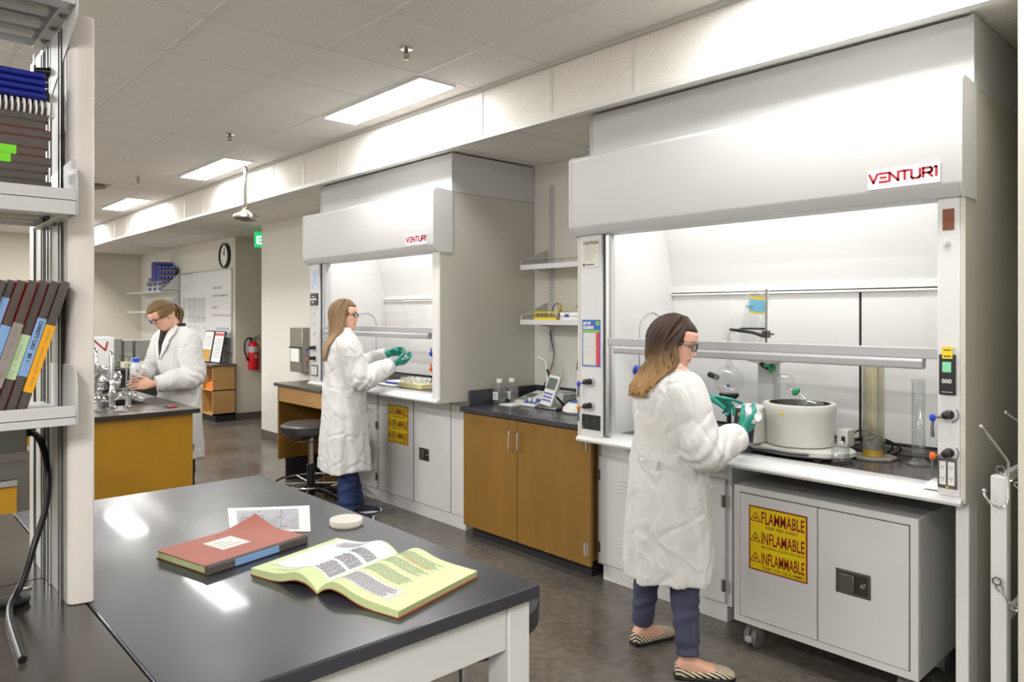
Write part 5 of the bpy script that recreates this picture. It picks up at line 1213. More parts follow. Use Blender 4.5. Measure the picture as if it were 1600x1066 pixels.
# squeeze bottle in her hands
t = T('squeeze_bottle', 'white bottle with blue cap between the hands at the sink', 'bottle', (1.63, 5.93, .96))
bc = (1.600, 5.925, 0)
mb = MB(); mb.lathe([(0, .995), (.038, .995), (.041, 1.005), (.041, 1.15), (.036, 1.175), (.022, 1.19), (.022, 1.20)], bc, 26); O('bottle_body', mb, mat('pe_white', (216, 218, 224), .4), t)
mb = MB(); mb.lathe([(.026, 1.198), (.027, 1.20), (.026, 1.228), (0, 1.23)], bc, 24); O('cap', mb, mat('cap_blue', (44, 84, 200), .4), t)
mb = MB(); mb.ell((bc[0]-.02, bc[1]-.037, 1.075), (.008, .004, .008)); O('red_mark', mb, M_red, t)
t = T('clear_tube', 'clear upright plastic tube beside the squeeze bottle', 'tube', (1.53, 5.84, .9155))
mb = MB(); mb.lathe([(.022, .916), (.022, 1.235), (.02, 1.235), (.02, .93)], (1.53, 5.84, 0), 24, cap=False); O('wall', mb, M_lab, t)
# scissors
t = T('scissors', 'scissors with red and black handles lying on the sink bench', 'scissors', (1.62, 5.25, .9155))
mb = MB(); mb.prism([(1.50, 5.16), (1.51, 5.165), (1.615, 5.235), (1.605, 5.25)], 'z', .9165, .919); mb.prism([(1.49, 5.185), (1.50, 5.18), (1.615, 5.24), (1.60, 5.255)], 'z', .9192, .9215); O('blades', mb, M_chrome, t)
for nm_, c0, cm in (('red_handle', (1.655, 5.262), M_red), ('black_handle', (1.635, 5.285), M_black)):
    mb = MB(); mb.tube([(c0[0]+.032*math.cos(q)*math.cos(.5)-.014*math.sin(q)*math.sin(.5), c0[1]+.032*math.cos(q)*math.sin(.5)+.014*math.sin(q)*math.cos(.5), .922) for q in [2*PI*i/18 for i in range(19)]], .0055, 8, cap=False); O(nm_, mb, cm, t)
# boards and boxes behind the sink: far bench
t = T('far_bench', 'black-fronted bench running behind the sink', 'bench', (1.8, 8.5, 0))
mb = MB(); mb.box(.8, 2.62, 8.2, 9.0, 0, .97); O('carcass', mb, M_blackmat, t, .004)
mb = MB(); mb.box(.78, 2.64, 8.17, 9.02, .97, 1.0); O('top', mb, M_epoxy, t, .003)
t = T('white_carton', 'white box with a red tick mark behind the faucets', 'box', (1.30, 6.35, .9155))
mb = MB(); mb.box(1.22, 1.545, 6.30, 6.50, .9155, 1.375); bo = O('carton', mb, M_paper, t, .003)
mb = MB(); strokes(mb, [((0, 1), (1.0, .0)), ((1.0, 0), (1.18, .75))], (1.40, 6.298, 1.275), (1, 0, 0), (0, 0, 1), .011, .082); O('red_tick', mb, M_red, bo, fixn=False)
def clear_box(x0, x1, y0, y1, z0, z1, lb, m=None):
    t = T('clear_box', lb, 'box', ((x0+x1)/2, (y0+y1)/2, z0), 'clear plastic boxes on the far bench')
    mb = MB(); mb.box(x0, x1, y0, y1, z0, z0+.004); mb.box(x0, x0+.005, y0, y1, z0, z1); mb.box(x1-.005, x1, y0, y1, z0, z1); mb.box(x0, x1, y0, y0+.005, z0, z1); mb.box(x0, x1, y1-.005, y1, z0, z1); O('walls', mb, glass('acrylic', (206, 208, 202), .12, .4, haze=.15), t)
    mb = MB(); mb.box(x0-.002, x1+.002, y0-.002, y1+.002, z1, z1+.006); O('lid', mb, M_grey, t)
clear_box(1.98, 2.13, 8.4, 8.6, 1.0, 1.29, 'clear upright plastic box next to the red-ticked carton')
clear_box(2.15, 2.24, 8.4, 8.6, 1.0, 1.27, 'narrow clear plastic box, middle of the three on the far bench')
clear_box(2.26, 2.46, 8.4, 8.6, 1.0, 1.27, 'widest clear plastic box on the far bench, beside the ponytailed woman')
t = T('white_rack', 'pale tray of small tubes on the far bench', 'tray', (2.2, 8.28, 1.0))
mb = MB(); mb.box(2.10, 2.36, 8.20, 8.33, 1.0, 1.06); tr_ = O('tray', mb, mat('tray_cream', (210, 206, 176), .5), t, .004)
mb = MB()
for k in range(9): mb.cyl((2.12+.027*k, 8.198, 1.03), (2.12+.027*k, 8.2, 1.03), .008, n=8)
O('tube_ends', mb, M_dark, tr_)
t = T('yellow_strip_box', 'low box with a yellow lid on the far bench', 'box', (2.42, 8.3, 1.0)); mb = MB(); mb.box(2.37, 2.55, 8.2, 8.34, 1.0, 1.05); O('carton', mb, M_paper, t); mb = MB(); mb.box(2.37, 2.55, 8.2, 8.34, 1.05, 1.065); O('lid', mb, M_signy, t)

# ================================================================= FAR END OF THE ROOM
# low cubby shelf by the corner
t = T('cubby_shelf', 'low wooden cubby shelf with a dark top by the corner', 'shelf', (4.03, 12, .1))
x0, x1, y0, y1 = 3.86, 4.19, 10.56, 13.9
mb = MB(); mb.box(x0, x1, y0, y0+.02, .10, .80); mb.box(x0, x1, y1-.02, y1, .10, .80); mb.box(x0, x1, y0, y1, .10, .12); mb.box(x1-.01, x1, y0, y1, .12, .80); mb.box(x0, x1, y0, y1, .445, .46)
for k in range(1, 8): mb.box(x0, x1-.01, y0+.418*k-.009, y0+.418*k+.009, .12, .80)
O('case', mb, M_woodl, t)
mb = MB(); mb.box(x0-.02, x1, y0-.02, y1, .80, .83); O('top', mb, M_epoxyg, t, .002)
mb = MB(); mb.box(x0+.05, x1-.02, y0+.02, y1, 0, .10); O('plinth', mb, M_blackmat, t)
t = T('orange_folder', 'orange folder leaning in a cubby of the low shelf', 'folder', (3.98, 10.8, .46)); mb = MB(); mb.prism([(10.66, .4605), (10.94, .4605), (10.92, .53), (10.67, .60)], 'x', 3.90, 4.0); O('cover', mb, mat('folder_orange', (230, 120, 30), .6), t)
for k, (zz, lb) in enumerate(((.4605, 'stack of white paper in the second upper cubby'), (.1205, 'stack of white paper in the second lower cubby'))):
    t = T('paper_stack', lb, 'papers', (4.0, 11.15, zz)); mb = MB(); mb.box(3.92, 4.14, 11.03, 11.33, zz, zz+.05); O('sheets', mb, M_paper, t)
# framed certificates
for k, (y_, lb) in enumerate(((10.85, 'right framed document, leaning on the low shelf'), (11.26, 'left framed document, leaning on the low shelf'))):
    t = T('framed_document', lb, 'frame', (4.0, y_, .83), 'framed documents on the low shelf')
    def tilt(x): return x
    mb = MB(); a, b = y_-.19, y_+.19
    mb.prism([(4.0, .831), (4.015, .831), (4.095, 1.30), (4.08, 1.30)], 'y', a, b); fr = O('frame', mb, M_black, t, .003)
    mb = MB(); mb.prism([(3.998+.0, .85), (4.0015, .85), (4.078, 1.285), (4.0745, 1.285)], 'y', a+.02, b-.02); O('sheet', mb, M_paper, fr)
    mb = MB(); mb.prism([(3.9975, .86), (4.0005, .86), (4.028, 1.02), (4.025, 1.02)], 'y', a+.03, b-.03) if k == 1 else mb.prism([(4.062, 1.23), (4.065, 1.23), (4.072, 1.27), (4.069, 1.27)], 'y', a+.03, b-.03); O('printed_block', mb, mat('print_ochre', (196, 150, 70), .6) if k == 1 else mat('print_rose', (200, 90, 90), .6), fr)
    mb = MB()
    for q in range(9 if k == 0 else 4):
        z_ = (.92+.032*q) if k == 0 else 1.08+.04*q; xx = 3.9965+(z_-.85)*.1755; mb.box(xx-.002, xx, a+.05, b-.06-.02*(q % 3), z_, z_+.006)
    O('print_lines', mb, mat('ink_print2', (130, 130, 150), .6), fr)
# whiteboard
t = T('whiteboard', 'large whiteboard with marker diagrams on the far wall', 'whiteboard', (4.2, 12.0, 1.6))
mb = MB(); mb.box(4.185, 4.2, 10.72, 12.92, 1.0, 2.215); wb = O('board', mb, mat('board_white', (226, 228, 232), .25), t)
mb = MB(); mb.box(4.18, 4.2, 10.70, 10.72, .99, 2.225); mb.box(4.18, 4.2, 12.92, 12.94, .99, 2.225); mb.box(4.18, 4.2, 10.7, 12.94, 2.215, 2.23); mb.box(4.165, 4.2, 10.7, 12.94, .985, 1.0); O('frame', mb, M_alu, t)
def ink(nm, segs, m, wd=.006):
    mb = MB(); strokes(mb, segs, (4.184, 12.98, 1.02), (0, -1, 0), (0, 0, 1), wd, 1.0, .001); O(nm, mb, m, wb, fixn=False)
rnd = random.Random(8)
S = [((.15, .78), (1.25, .78)), ((.72, .78), (.72, .84)), ((.2, .78), (.2, .5)), ((.2, .5), (1.25, .46))]
for k in range(8): x_ = .45+.1*k; S += [((x_, .78), (x_, .40)), ((x_+.04, .78), (x_+.04, .40)), ((x_, .40), (x_+.04, .40))]
for k in range(9): y_ = .74-.035*k; S.append(((.22, y_), (.34, y_+.01)))
for k in range(14): x_, y_ = rnd.uniform(.35, 1.2), rnd.uniform(.28, .36); S.append(((x_, y_), (x_+.05, y_+rnd.uniform(-.03, .03))))
ink('black_diagram', S, mat('ink_marker', (120, 122, 130), .6))
def scrib(x0, y0, n, w_=.6): 
    out = []
    for k in range(n):
        x = x0; 
        while x < x0+w_*rnd.uniform(.7, 1):
            a = rnd.uniform(.02, .05); out.append(((x, y0-.07*k), (x+a*.5, y0-.07*k+.03))); out.append(((x+a*.5, y0-.07*k+.03), (x+a, y0-.07*k))); x += a+rnd.uniform(0, .03)
    return out
ink('black_writing', scrib(1.55, .92, 1, .35)+scrib(1.55, .80, 1, .7)+scrib(1.5, .62, 1, .3), mat('ink_marker', (120, 122, 130), .6))
ink('red_writing', scrib(1.5, .50, 1, .9), mat('ink_faintred', (200, 150, 160), .6))
ink('blue_writing', scrib(1.2, .22, 2, .35)+scrib(1.7, .30, 4, .5)+scrib(1.95, .22, 3, .2), mat('ink_bluemarker', (120, 150, 210), .6), .009)
# wall clock
t = T('wall_clock', 'round black-rimmed clock high on the far wall', 'clock', (4.2, 10.88, 2.42))
cc = (4.2, 10.95, 2.425)
mb = MB(); mb.lathe([(.185, 0), (.19, .01), (.188, .04), (.17, .05), (.165, .042), (.165, .01)], cc, 40, axis=(-1, 0, 0)); O('rim', mb, M_black, t)
mb = MB(); mb.lathe([(0, .02), (.166, .02), (.166, .024), (0, .024)], cc, 40, axis=(-1, 0, 0)); fc_ = O('face', mb, M_paper, t)
mb = MB()
for k in range(12):
    a = PI*k/6; mb.box(cc[0]-.0255, cc[0]-.0245, cc[1]+.14*math.sin(a)-.006, cc[1]+.14*math.sin(a)+.006, cc[2]+.14*math.cos(a)-.010, cc[2]+.14*math.cos(a)+.010)
O('hour_marks', mb, mat('clock_ink', (70, 70, 74), .5), fc_)
mb = MB(); mb.tube([(cc[0]-.028, cc[1], cc[2]), (cc[0]-.028, cc[1]+.05, cc[2]+.06)], .005, 6); O('hour_hand', mb, M_black, t); mb = MB(); mb.tube([(cc[0]-.03, cc[1], cc[2]), (cc[0]-.03, cc[1]-.01, cc[2]+.115)], .004, 6); O('minute_hand', mb, M_black, t)
# fire extinguisher on the alcove wall
t = T('fire_extinguisher', 'red fire extinguisher hanging on the alcove wall', 'extinguisher', (4.43, 10.5, .73))
ex, ey = 4.43, 10.50
mb = MB(); mb.lathe([(.0, .735), (.07, .735), (.078, .75), (.078, 1.06), (.07, 1.10), (.04, 1.135), (.025, 1.14), (.025, 1.16)], (ex, ey, 0), 28); tk = O('tank', mb, mat('extinguisher_red', (196, 22, 30), .3), t)
mb = MB(); mb.lathe([(.0785, .99), (.0788, 1.0), (.0788, 1.07), (.0765, 1.075)], (ex, ey, 0), 28, cap=False); O('instruction_label', mb, mat('label_grey', (170, 168, 172), .5), tk)
mb = MB(); mb.lathe([(.026, .0), (.026, .002)], (ex, ey-.079, .93), 20, axis=(0, -1, 0)); O('seal', mb, M_alu, tk)
mb = MB(); mb.cyl((ex, ey, 1.155), (ex, ey, 1.19), .018); mb.tube([(ex, ey, 1.19), (ex+.05, ey-.01, 1.225), (ex+.10, ey-.01, 1.235)], .008, 8); mb.tube([(ex, ey, 1.175), (ex+.06, ey-.01, 1.19), (ex+.10, ey-.01, 1.19)], .007, 8); O('valve_head', mb, M_steel, t)
mb = MB(); mb.tube(catmull([(ex-.01, ey, 1.17), (ex-.08, ey-.02, 1.20), (ex-.135, ey-.02, 1.14), (ex-.14, ey-.02, 1.02), (ex-.11, ey-.02, .92)]), .012, 8); mb.tube([(ex-.112, ey-.02, .93), (ex-.09, ey-.02, .87)], [.014, .017], 8); O('hose', mb, M_black, t)
mb = MB(); mb.box(ex-.02, ex+.02, 10.575, 10.6, 1.05, 1.2); O('wall_bracket', mb, M_steel, t)
# wall shelf with glove boxes near the far corner
for zz, lb in ((1.945, 'upper small white shelf in the far corner, stacked with glove boxes'), (1.60, 'lower small white shelf in the far corner, empty')):
    t = T('corner_shelf', lb, 'shelf', (4.0, 14.0, zz), 'white wall shelves in the far corner')
    mb = MB(); mb.box(3.86, 4.2, 12.95, 14.9, zz-.03, zz); O('board', mb, M_white, t, .002)
    mb = MB(); mb.prism([(4.2, zz), (3.9, zz+.02), (4.17, zz+.30), (4.2, zz+.30)], 'y', 12.95, 12.958); O('end_bracket', mb, M_white, t)
M_gb = [mat('glovebox_blue', (46, 56, 150), .5), mat('glovebox_white', (206, 206, 214), .5, var=.1, vscale=40), mat('glovebox_grey', (150, 150, 150), .5)]
boxes = []
def glove_box(y, z, kind, lb):
    t = T('glove_box', lb, 'box', (4.0, y, z), 'glove boxes stacked on the corner shelf')
    mb = MB(); mb.box(3.90, 4.14, y-.125, y+.125, z, z+.082); c_ = O('carton', mb, [M_gb[1], M_gb[0], M_gb[2]][kind], t, .002)
    mb = MB(); mb.box(3.898, 3.90, y-.12, y+.0, z+.01, z+.06); mb.box(3.91, 4.13, y-.1265, y-.125, z+.045, z+.078); O('blue_print', mb, M_gb[0], c_)
    mb = MB()
    if kind: mb.box(3.905, 4.135, y-.127, y-.1252, z+.004, z+.014); mb.box(3.9, 4.1, y+.02, y+.1, z+.03, z+.04); O('yellow_band', mb, M_signy, c_)
    mb = MB()
    for q in range(4): mb.lathe([(.010, 0), (.010, .001)], (3.93+.055*q, y-.1268, z+.06), 8, axis=(0, -1, 0))
    O('emblem_row', mb, M_paper, c_)
rows = {13.12: 5, 13.40: 6, 13.68: 3}
for col, (y_, n_) in enumerate(rows.items()):
    for k in range(n_):
        glove_box(y_, 1.9455+.083*k, (1 if (k >= 2 and col < 2) else (2 if k == 1 else 0)), 'glove box number %s from the bottom of the %s stack on the corner shelf' % (['one', 'two', 'three', 'four', 'five', 'six'][k], ['nearest', 'tallest middle', 'short farthest'][col]))
mb = MB()
# steel drawers seen behind the shelving
t = T('drawer_bench', 'low wooden drawer bench with steel edge behind the shelving', 'bench', (-.3, 4.4, 0))
mb = MB(); mb.box(-1.5, .625, 4.0, 4.7, 0, .885); O('carcass', mb, M_steel, t); mb = MB(); mb.box(-1.52, .64, 3.97, 4.72, .885, .93); O('top', mb, M_epoxyg, t, .002)
for k in range(3):
    mb = MB(); mb.box(-1.4, .575, 3.985, 4.0, .60-.2*k, .77-.2*k); d = O('drawer', mb, M_woody, t)
    mb = MB(); mb.box(-1.4, .575, 3.975, 3.985, .775-.2*k, .80-.2*k); O('pull_rail', mb, M_alu, d)
mb = MB(); mb.box(.40, .47, 3.968, 3.97, .89, .91); O('tag', mb, M_paper, t)
# ================================================================= PEOPLE
def rz2(a): return Matrix.Rotation(a, 3, 'Z')
def lerp(a, b, t): return a+(b-a)*t
def interp(tab, t):
    for i in range(len(tab)-1):
        if t <= tab[i+1][0]:
            a, b = tab[i], tab[i+1]; s = (t-a[0])/max(1e-9, b[0]-a[0]); s = max(0, min(1, s)); s = s*s*(3-2*s)*.5+s*.5
            return tuple(lerp(p, q, s) for p, q in zip(a[1:], b[1:]))
    return tuple(tab[-1][1:])
def remesh(mb, vox, smooth_it=2, fac=.5):
    me = mb.mesh('tmp') if isinstance(mb, MB) else mb
    bm = bmesh.new(); bm.from_mesh(me); bmesh.ops.recalc_face_normals(bm, faces=bm.faces); bm.to_mesh(me); bm.free()
    ob = bpy.data.objects.new('tmp', me); COL.objects.link(ob)
    r = ob.modifiers.new('r', 'REMESH'); r.mode = 'VOXEL'; r.voxel_size = vox; r.use_smooth_shade = True
    if smooth_it: s = ob.modifiers.new('s', 'SMOOTH'); s.iterations = smooth_it; s.factor = fac
    dg = bpy.context.evaluated_depsgraph_get(); dg.update()
    out = bpy.data.meshes.new_from_object(ob.evaluated_get(dg)); bpy.data.objects.remove(ob); bpy.data.meshes.remove(me)
    out.materials.clear()
    return out
def mesh_np(me):
    n = len(me.vertices); co = np.empty(n*3); me.vertices.foreach_get('co', co); nr = np.empty(n*3); me.vertices.foreach_get('normal', nr)
    return co.reshape(-1, 3), nr.reshape(-1, 3)
def set_np(me, co): me.vertices.foreach_set('co', co.ravel()); me.update()

# ---- head, in its own frame: +x forward, origin at mid neck height below the skull, z up; chin z=0, crown z=.225
F_ = [(0, .070), (.05, .079), (.12, .082), (.17, .080), (.21, .085), (.235, .082), (.26, .087), (.31, .083), (.40, .084), (.50, .083), (.56, .088), (.62, .093), (.75, .090), (.86, .072), (.94, .046), (.98, .02), (1, .0)]
B_ = [(0, -.002), (.06, -.018), (.15, -.040), (.28, -.075), (.40, -.092), (.55, -.104), (.70, -.104), (.82, -.092), (.91, -.066), (.97, -.034), (1, -.004)]
W_ = [(0, .022), (.04, .034), (.12, .046), (.22, .054), (.35, .062), (.50, .070), (.62, .075), (.75, .074), (.85, .063), (.93, .042), (.98, .02), (1, .002)]
def add_head(mb, M, HH=.225):
    rings = []
    n = 56
    for i in range(47):
        t = i/46; f = interp(F_, t)[0]; b = interp(B_, t)[0]; w_ = interp(W_, t)[0]; c = (f+b)/2; a = (f-b)/2
        rg = []
        for k in range(n):
            th = 2*PI*k/n; cx, sy = math.cos(th), math.sin(th)
            x = c+a*math.copysign(abs(cx)**.86, cx); y = w_*math.copysign(abs(sy)**.92, sy)
            if cx > 0:
                yy = y
                x += .023*math.exp(-((t-.365)/.045)**2)*math.exp(-(yy/.0095)**2)      # nose tip
                x += .012*math.exp(-((t-.45)/.08)**2)*math.exp(-(yy/.008)**2)        # bridge
                x += .006*math.exp(-((t-.345)/.03)**2)*math.exp(-((abs(yy)-.011)/.006)**2)  # wings
                x -= .009*math.exp(-((t-.51)/.05)**2)*math.exp(-((abs(yy)-.031)/.014)**2)   # sockets
                x += .0045*math.exp(-((t-.515)/.022)**2)*math.exp(-((abs(yy)-.031)/.011)**2)  # eyeballs
                x += .004*math.exp(-((t-.59)/.03)**2)*math.exp(-((abs(yy)-.028)/.02)**2)
                x += .004*(math.exp(-((t-.255)/.016)**2)+math.exp(-((t-.212)/.016)**2))*math.exp(-(yy/.02)**2)
                x -= .003*math.exp(-((t-.234)/.008)**2)*math.exp(-(yy/.022)**2)
                x += .003*math.exp(-((t-.38)/.08)**2)*math.exp(-((abs(yy)-.04)/.016)**2)
            rg.append(M @ Vector((x, y, t*HH)))
        rings.append(rg)
    mb.loft(rings)
    for s in (-1, 1):
        mb.ell(M @ Vector((-.012, s*.074, .105)), (.017, .007, .030), 14, 10, rot=(M.to_3x3() @ Matrix.Rotation(R(12), 3, 'Y')))

def hand_mb(curl=(.3, .5, .5, .5), thumb=.4, spread=.05, s=1.0, side=1, base=(.35, .6, .4)):
    """right hand for side=1: wrist at origin, fingers +x, palm normal -z, thumb towards +y"""
    mb = MB()
    pr_ = [(-.035, .026, .021, 0), (-.01, .027, .020, 0), (.02, .036, .017, .0), (.055, .041, .0155, -.001), (.085, .040, .013, -.002), (.096, .036, .009, -.002)]
    rings = []
    for x, w_, h_, y0 in pr_: rings.append([Vector((x, y0+w_*math.cos(2*PI*k/18), h_*math.sin(2*PI*k/18))) for k in range(18)])
    mb.loft(rings)
    L_ = [(.040, .024, .021), (.045, .028, .023), (.041, .026, .022), (.032, .019, .019)]
    Yp = [.0285, .0095, -.0095, -.028]
    for f in range(4):
        p = Vector((.076 + (-.004 if f in (0, 3) else 0), Yp[f], 0)); ang = spread*(1.5-f)*.6
        a = 0; pts = [p]; rr = [.0098]; d0 = Vector((math.cos(ang), math.sin(ang), 0))
        p2 = p+Vector((.016, 0, 0)); pts.append(p2); rr.append(.0096); p = p2
        for q in range(3):
            a += curl[f]*(1.0, 1.15, .8)[q]
            d = Vector((d0.x*math.cos(a), d0.y*math.cos(a), -math.sin(a)))
            ln = L_[f][q]; pts.append(p+d*ln*.5); rr.append(.0088-.0006*q); p = p+d*ln; pts.append(p); rr.append(.0090-.0010*q-(.001 if f == 3 else 0))
        pts.append(p+d*.004); rr.append(.0045)
        mb.tube(pts, rr, 10)
    p = Vector((.012, .022, -.006)); d = Vector((math.cos(.75-.2*thumb), math.sin(.75-.2*thumb), -.25-.5*thumb)).normalized(); pts = [p]; rr = [.014]
    p = p+d*.044; pts.append(p); rr.append(.0125)
    d = Vector((math.cos(.45-.5*thumb), math.sin(.45-.5*thumb), -.3-.7*thumb)).normalized(); p = p+d*.032; pts.append(p); rr.append(.0108)
    d = Vector((math.cos(.2-.5*thumb), math.sin(.2-.5*thumb), -.3-.9*thumb)).normalized(); p = p+d*.026; pts.append(p); rr.append(.0095); pts.append(p+d*.005); rr.append(.005)
    mb.tube(pts, rr, 10)
    mb.v = [(x*s, y*s*side, z*s) for x, y, z in mb.v]
    return mb
def frame(fwd, palm):
    """matrix taking local +x -> fwd, local -z -> palm side"""
    x = Vector(fwd).normalized(); z = -Vector(palm); z = (z-x*z.dot(x)).normalized(); y = z.cross(x)
    return Matrix((x, y, z)).transposed()

FOOT = [(-.005, .020, .055, .0), (.012, .030, .075, 0), (.05, .033, .085, 0), (.085, .032, .072, 0), (.12, .036, .056, .002), (.16, .043, .042, .004), (.195, .042, .032, .004), (.22, .034, .026, .002), (.236, .018, .018, 0)]
def foot_rings(M, grow=0.0, cut=None, zb=0.0, ln=1.0, n=20):
    rings = []
    for x, w_, h_, y0 in FOOT:
        if cut is not None: top = min(h_, cut(x)) 
        else: top = h_
        top += grow*.5; w2 = w_+grow
        if cut is not None and top < h_: w2 = w_*math.sqrt(max(.2, 1-(max(0, top-.5*h_)/(.75*h_))**2))+grow
        rg = []
        for k in range(n):
            a = 2*PI*k/n; c, s_ = math.cos(a), math.sin(a)
            y = y0+w2*math.copysign(abs(c)**.75, c); z = zb+(top-zb)*(.5+.5*math.copysign(abs(s_)**.7, s_))
            rg.append(M @ Vector((x*ln+(grow if x > .2 else (-grow if x < 0 else 0)), y, z)))
        rings.append(rg)
    return rings

def loft_path(mb, pts, radii, n=22):
    """smooth tube through joints, radii (ra, rb) or scalar"""
    P = catmull(pts, 6); rr = []
    N = len(pts)-1
    for i in range(len(P)):
        t = i/(len(P)-1)*N; k = min(int(t), N-1); s = t-k; a, b = radii[k], radii[k+1]; rr.append(lerp(a, b, s*s*(3-2*s)))
    mb.tube(P, rr, n)

def hair_mat(name, root, tip, z0, z1, soft=.5):
    """strand colour from root colour to tip colour down the length (dyed hair)"""
    m = mat(name, root, .42, spec=.35, bump=.5, bscale=60, stretch=(9, 9, .6))
    nt = m.node_tree; N = nt.nodes; L = nt.links
    sp = N.new('ShaderNodeSeparateXYZ'); L.new(N['Texture Coordinate'].outputs['Object'], sp.inputs[0])
    mr = N.new('ShaderNodeMapRange'); mr.inputs['From Min'].default_value = z0; mr.inputs['From Max'].default_value = z1
    L.new(sp.outputs['Z'], mr.inputs['Value'])
    nz = N.new('ShaderNodeTexNoise'); nz.inputs['Scale'].default_value = 40; nz.inputs['Detail'].default_value = 5
    L.new(N['Mapping'].outputs[0], nz.inputs['Vector'])
    ad = N.new('ShaderNodeMath'); ad.operation = 'MULTIPLY_ADD'; L.new(nz.outputs['Fac'], ad.inputs[0]); ad.inputs[1].default_value = soft*1.6; 
    su = N.new('ShaderNodeMath'); su.operation = 'SUBTRACT'; L.new(mr.outputs[0], su.inputs[0]); su.inputs[1].default_value = soft*.8; L.new(su.outputs[0], ad.inputs[2])
    rp = N.new('ShaderNodeValToRGB'); rp.color_ramp.elements[0].position = 0; rp.color_ramp.elements[1].position = 1
    rp.color_ramp.elements[0].color = (*lin(tip), 1); rp.color_ramp.elements[1].color = (*lin(root), 1)
    L.new(ad.outputs[0], rp.inputs['Fac']); L.new(rp.outputs[0], N['Principled BSDF'].inputs['Base Color'])
    return m

def hair_shell(mb, M, rnd, style, length, wave=0.0, n=150, tab=None):
    """locks swept from a parting over the skull, then hanging to z (body frame) = length"""
    C = Vector((-.006, 0, .125)); RX, RY, RZ = .107, .083, .108
    def surf(phi, lat, off): # phi azimuth from front, lat 90=crown
        return Vector((C.x+(RX+off)*math.cos(lat)*math.cos(phi), C.y+(RY+off)*math.cos(lat)*math.sin(phi), C.z+(RZ+off)*math.sin(lat)))
    # solid cap under the locks
    rings = []
    for i in range(13):
        lat = R(88)-R(96)*i/12; rg = []
        for k in range(28):
            phi = 2*PI*k/28; f = max(0, math.cos(phi)); lt = max(lat, R(32) if abs(math.atan2(math.sin(phi), math.cos(phi))) < R(58) else (R(-10) if abs(math.atan2(math.sin(phi), math.cos(phi))) < R(85) else R(-30)))
            rg.append(M @ surf(phi, lt, .001))
        rings.append(rg)
    mb.loft(rings)
    Mi = M
    for k in range(n):
        u = (k+.5)/n; sgn = 1 if k % 2 else -1
        if style == 'pony':
            phi = sgn*R(rnd.uniform(8, 180)); lat0 = R(rnd.uniform(30, 80)) if abs(phi) < R(60) else R(rnd.uniform(-5, 75))
            p0 = surf(phi, lat0 if abs(phi) > R(60) else R(rnd.uniform(34, 50)), .002)
            tie = Vector((-.118, 0, .115)); pts = [p0]
            for q in range(1, 7):
                s = q/7; v = p0.lerp(tie, s)-C; v = Vector((v.x/RX, v.y/RY, v.z/RZ)); l = v.length; tgt = 1.0+.02*math.sin(PI*s)
                v = v*(tgt/l) if l < 1.3 else v; w_ = C+Vector((v.x*RX, v.y*RY, v.z*RZ))
                pts.append(w_.lerp(tie, max(0, s-.75)*3))
            pts.append(tie+Vector((0, rnd.uniform(-.01, .01), rnd.uniform(-.01, .01))))
            pts = [Mi @ p for p in pts]; r0 = rnd.uniform(.005, .008)
            mb.tube(pts, [r0*.6]+[r0]*6+[r0*.7], 6); continue
        amin = 73 if style != 'wavy' else 74
        phi = sgn*R(lerp(amin, 180, rnd.random()**.9)); lay = rnd.random()
        off = .002+.013*lay
        pts = []
        st = R(86-rnd.random()*14); dep = R(-8 if abs(phi) > R(80) else 8)
        for q in range(8):
            s = q/7; lat = lerp(st, dep, s); ph = phi*lerp(.5 if abs(phi) < R(100) else .85, 1, s**.8)
            pts.append(surf(ph, lat, off*(.3+.7*s)*min(1, abs(ph)/R(95))))
        e = pts[-1]; pts = [M @ p for p in pts]; e = pts[-1]
        back = max(0, -math.cos(phi)); 
        zt = length+rnd.uniform(-.015, .03)+(.04 if abs(phi) < R(85) else 0)*(1-.3*rnd.random())
        Lh = e.z-zt; nn = 9
        out = (M.to_3x3() @ Vector((math.cos(phi), math.sin(phi), 0)))
        ph0 = rnd.uniform(0, 6.3) if not wave else phi*2.2+rnd.uniform(-.6, .6)
        for q in range(1, nn+1):
            s = q/nn
            dr = .016*math.sin(PI*min(1, s*1.1))*1.0
            dr -= .03*back*math.sin(PI*.5*min(1, s*2))*(1-s)*1.2
            wv = wave*(.25+s)*math.sin(ph0+s*9.5)
            pt_ = Vector((e.x+out.x*(dr+wv*.7)-out.y*wv*.6-(.035*s if abs(phi) < R(100) else 0), (e.y+out.y*(dr+wv*.7)+out.x*wv*.6)*(1-.12*s), e.z-Lh*s))
            if tab is not None and pt_.z < tab[-1][0]+.03:
                a_, b_, cx_, cy_ = interp(tab, min(pt_.z, tab[-1][0])); a_ += .002+.008*lay; b_ += .02
                if abs(pt_.y) < b_: pt_.x = min(pt_.x, cx_-a_*math.sqrt(max(0, 1-(pt_.y/b_)**2)))-abs(wv)*.3
            pts.append(pt_)
        r0 = rnd.uniform(.0065, .0105)
        rr = [(r0*.5, r0*.5)]+[(r0*1.25, r0*.7)]*7+[(r0*(1.2-.55*q/nn), r0*.75*(1-.55*q/nn)) for q in range(1, nn)]+[(.0015, .0015)]
        mb.tube(pts, rr, 6)
    if style == 'pony':
        T0 = Vector((-.118, 0, .115))
        for k in range(34):
            a = rnd.uniform(0, 6.28); r_ = rnd.uniform(0, .016); l = rnd.uniform(.17, .22)
            pts = []
            for q in range(9):
                s = q/8; rad = r_*(.5+1.4*math.sin(PI*min(1, s*1.15))) 
                pts.append((M @ T0)+Vector((-.050*math.sin(PI*.5*min(1, s*1.8))+.02*s, 0, .022*math.sin(PI*s*1.2)-l*s**1.25))+Vector((rad*math.cos(a), rad*math.sin(a), 0)))
            mb.tube(pts, [.007]*7+[.005, .0015], 6)

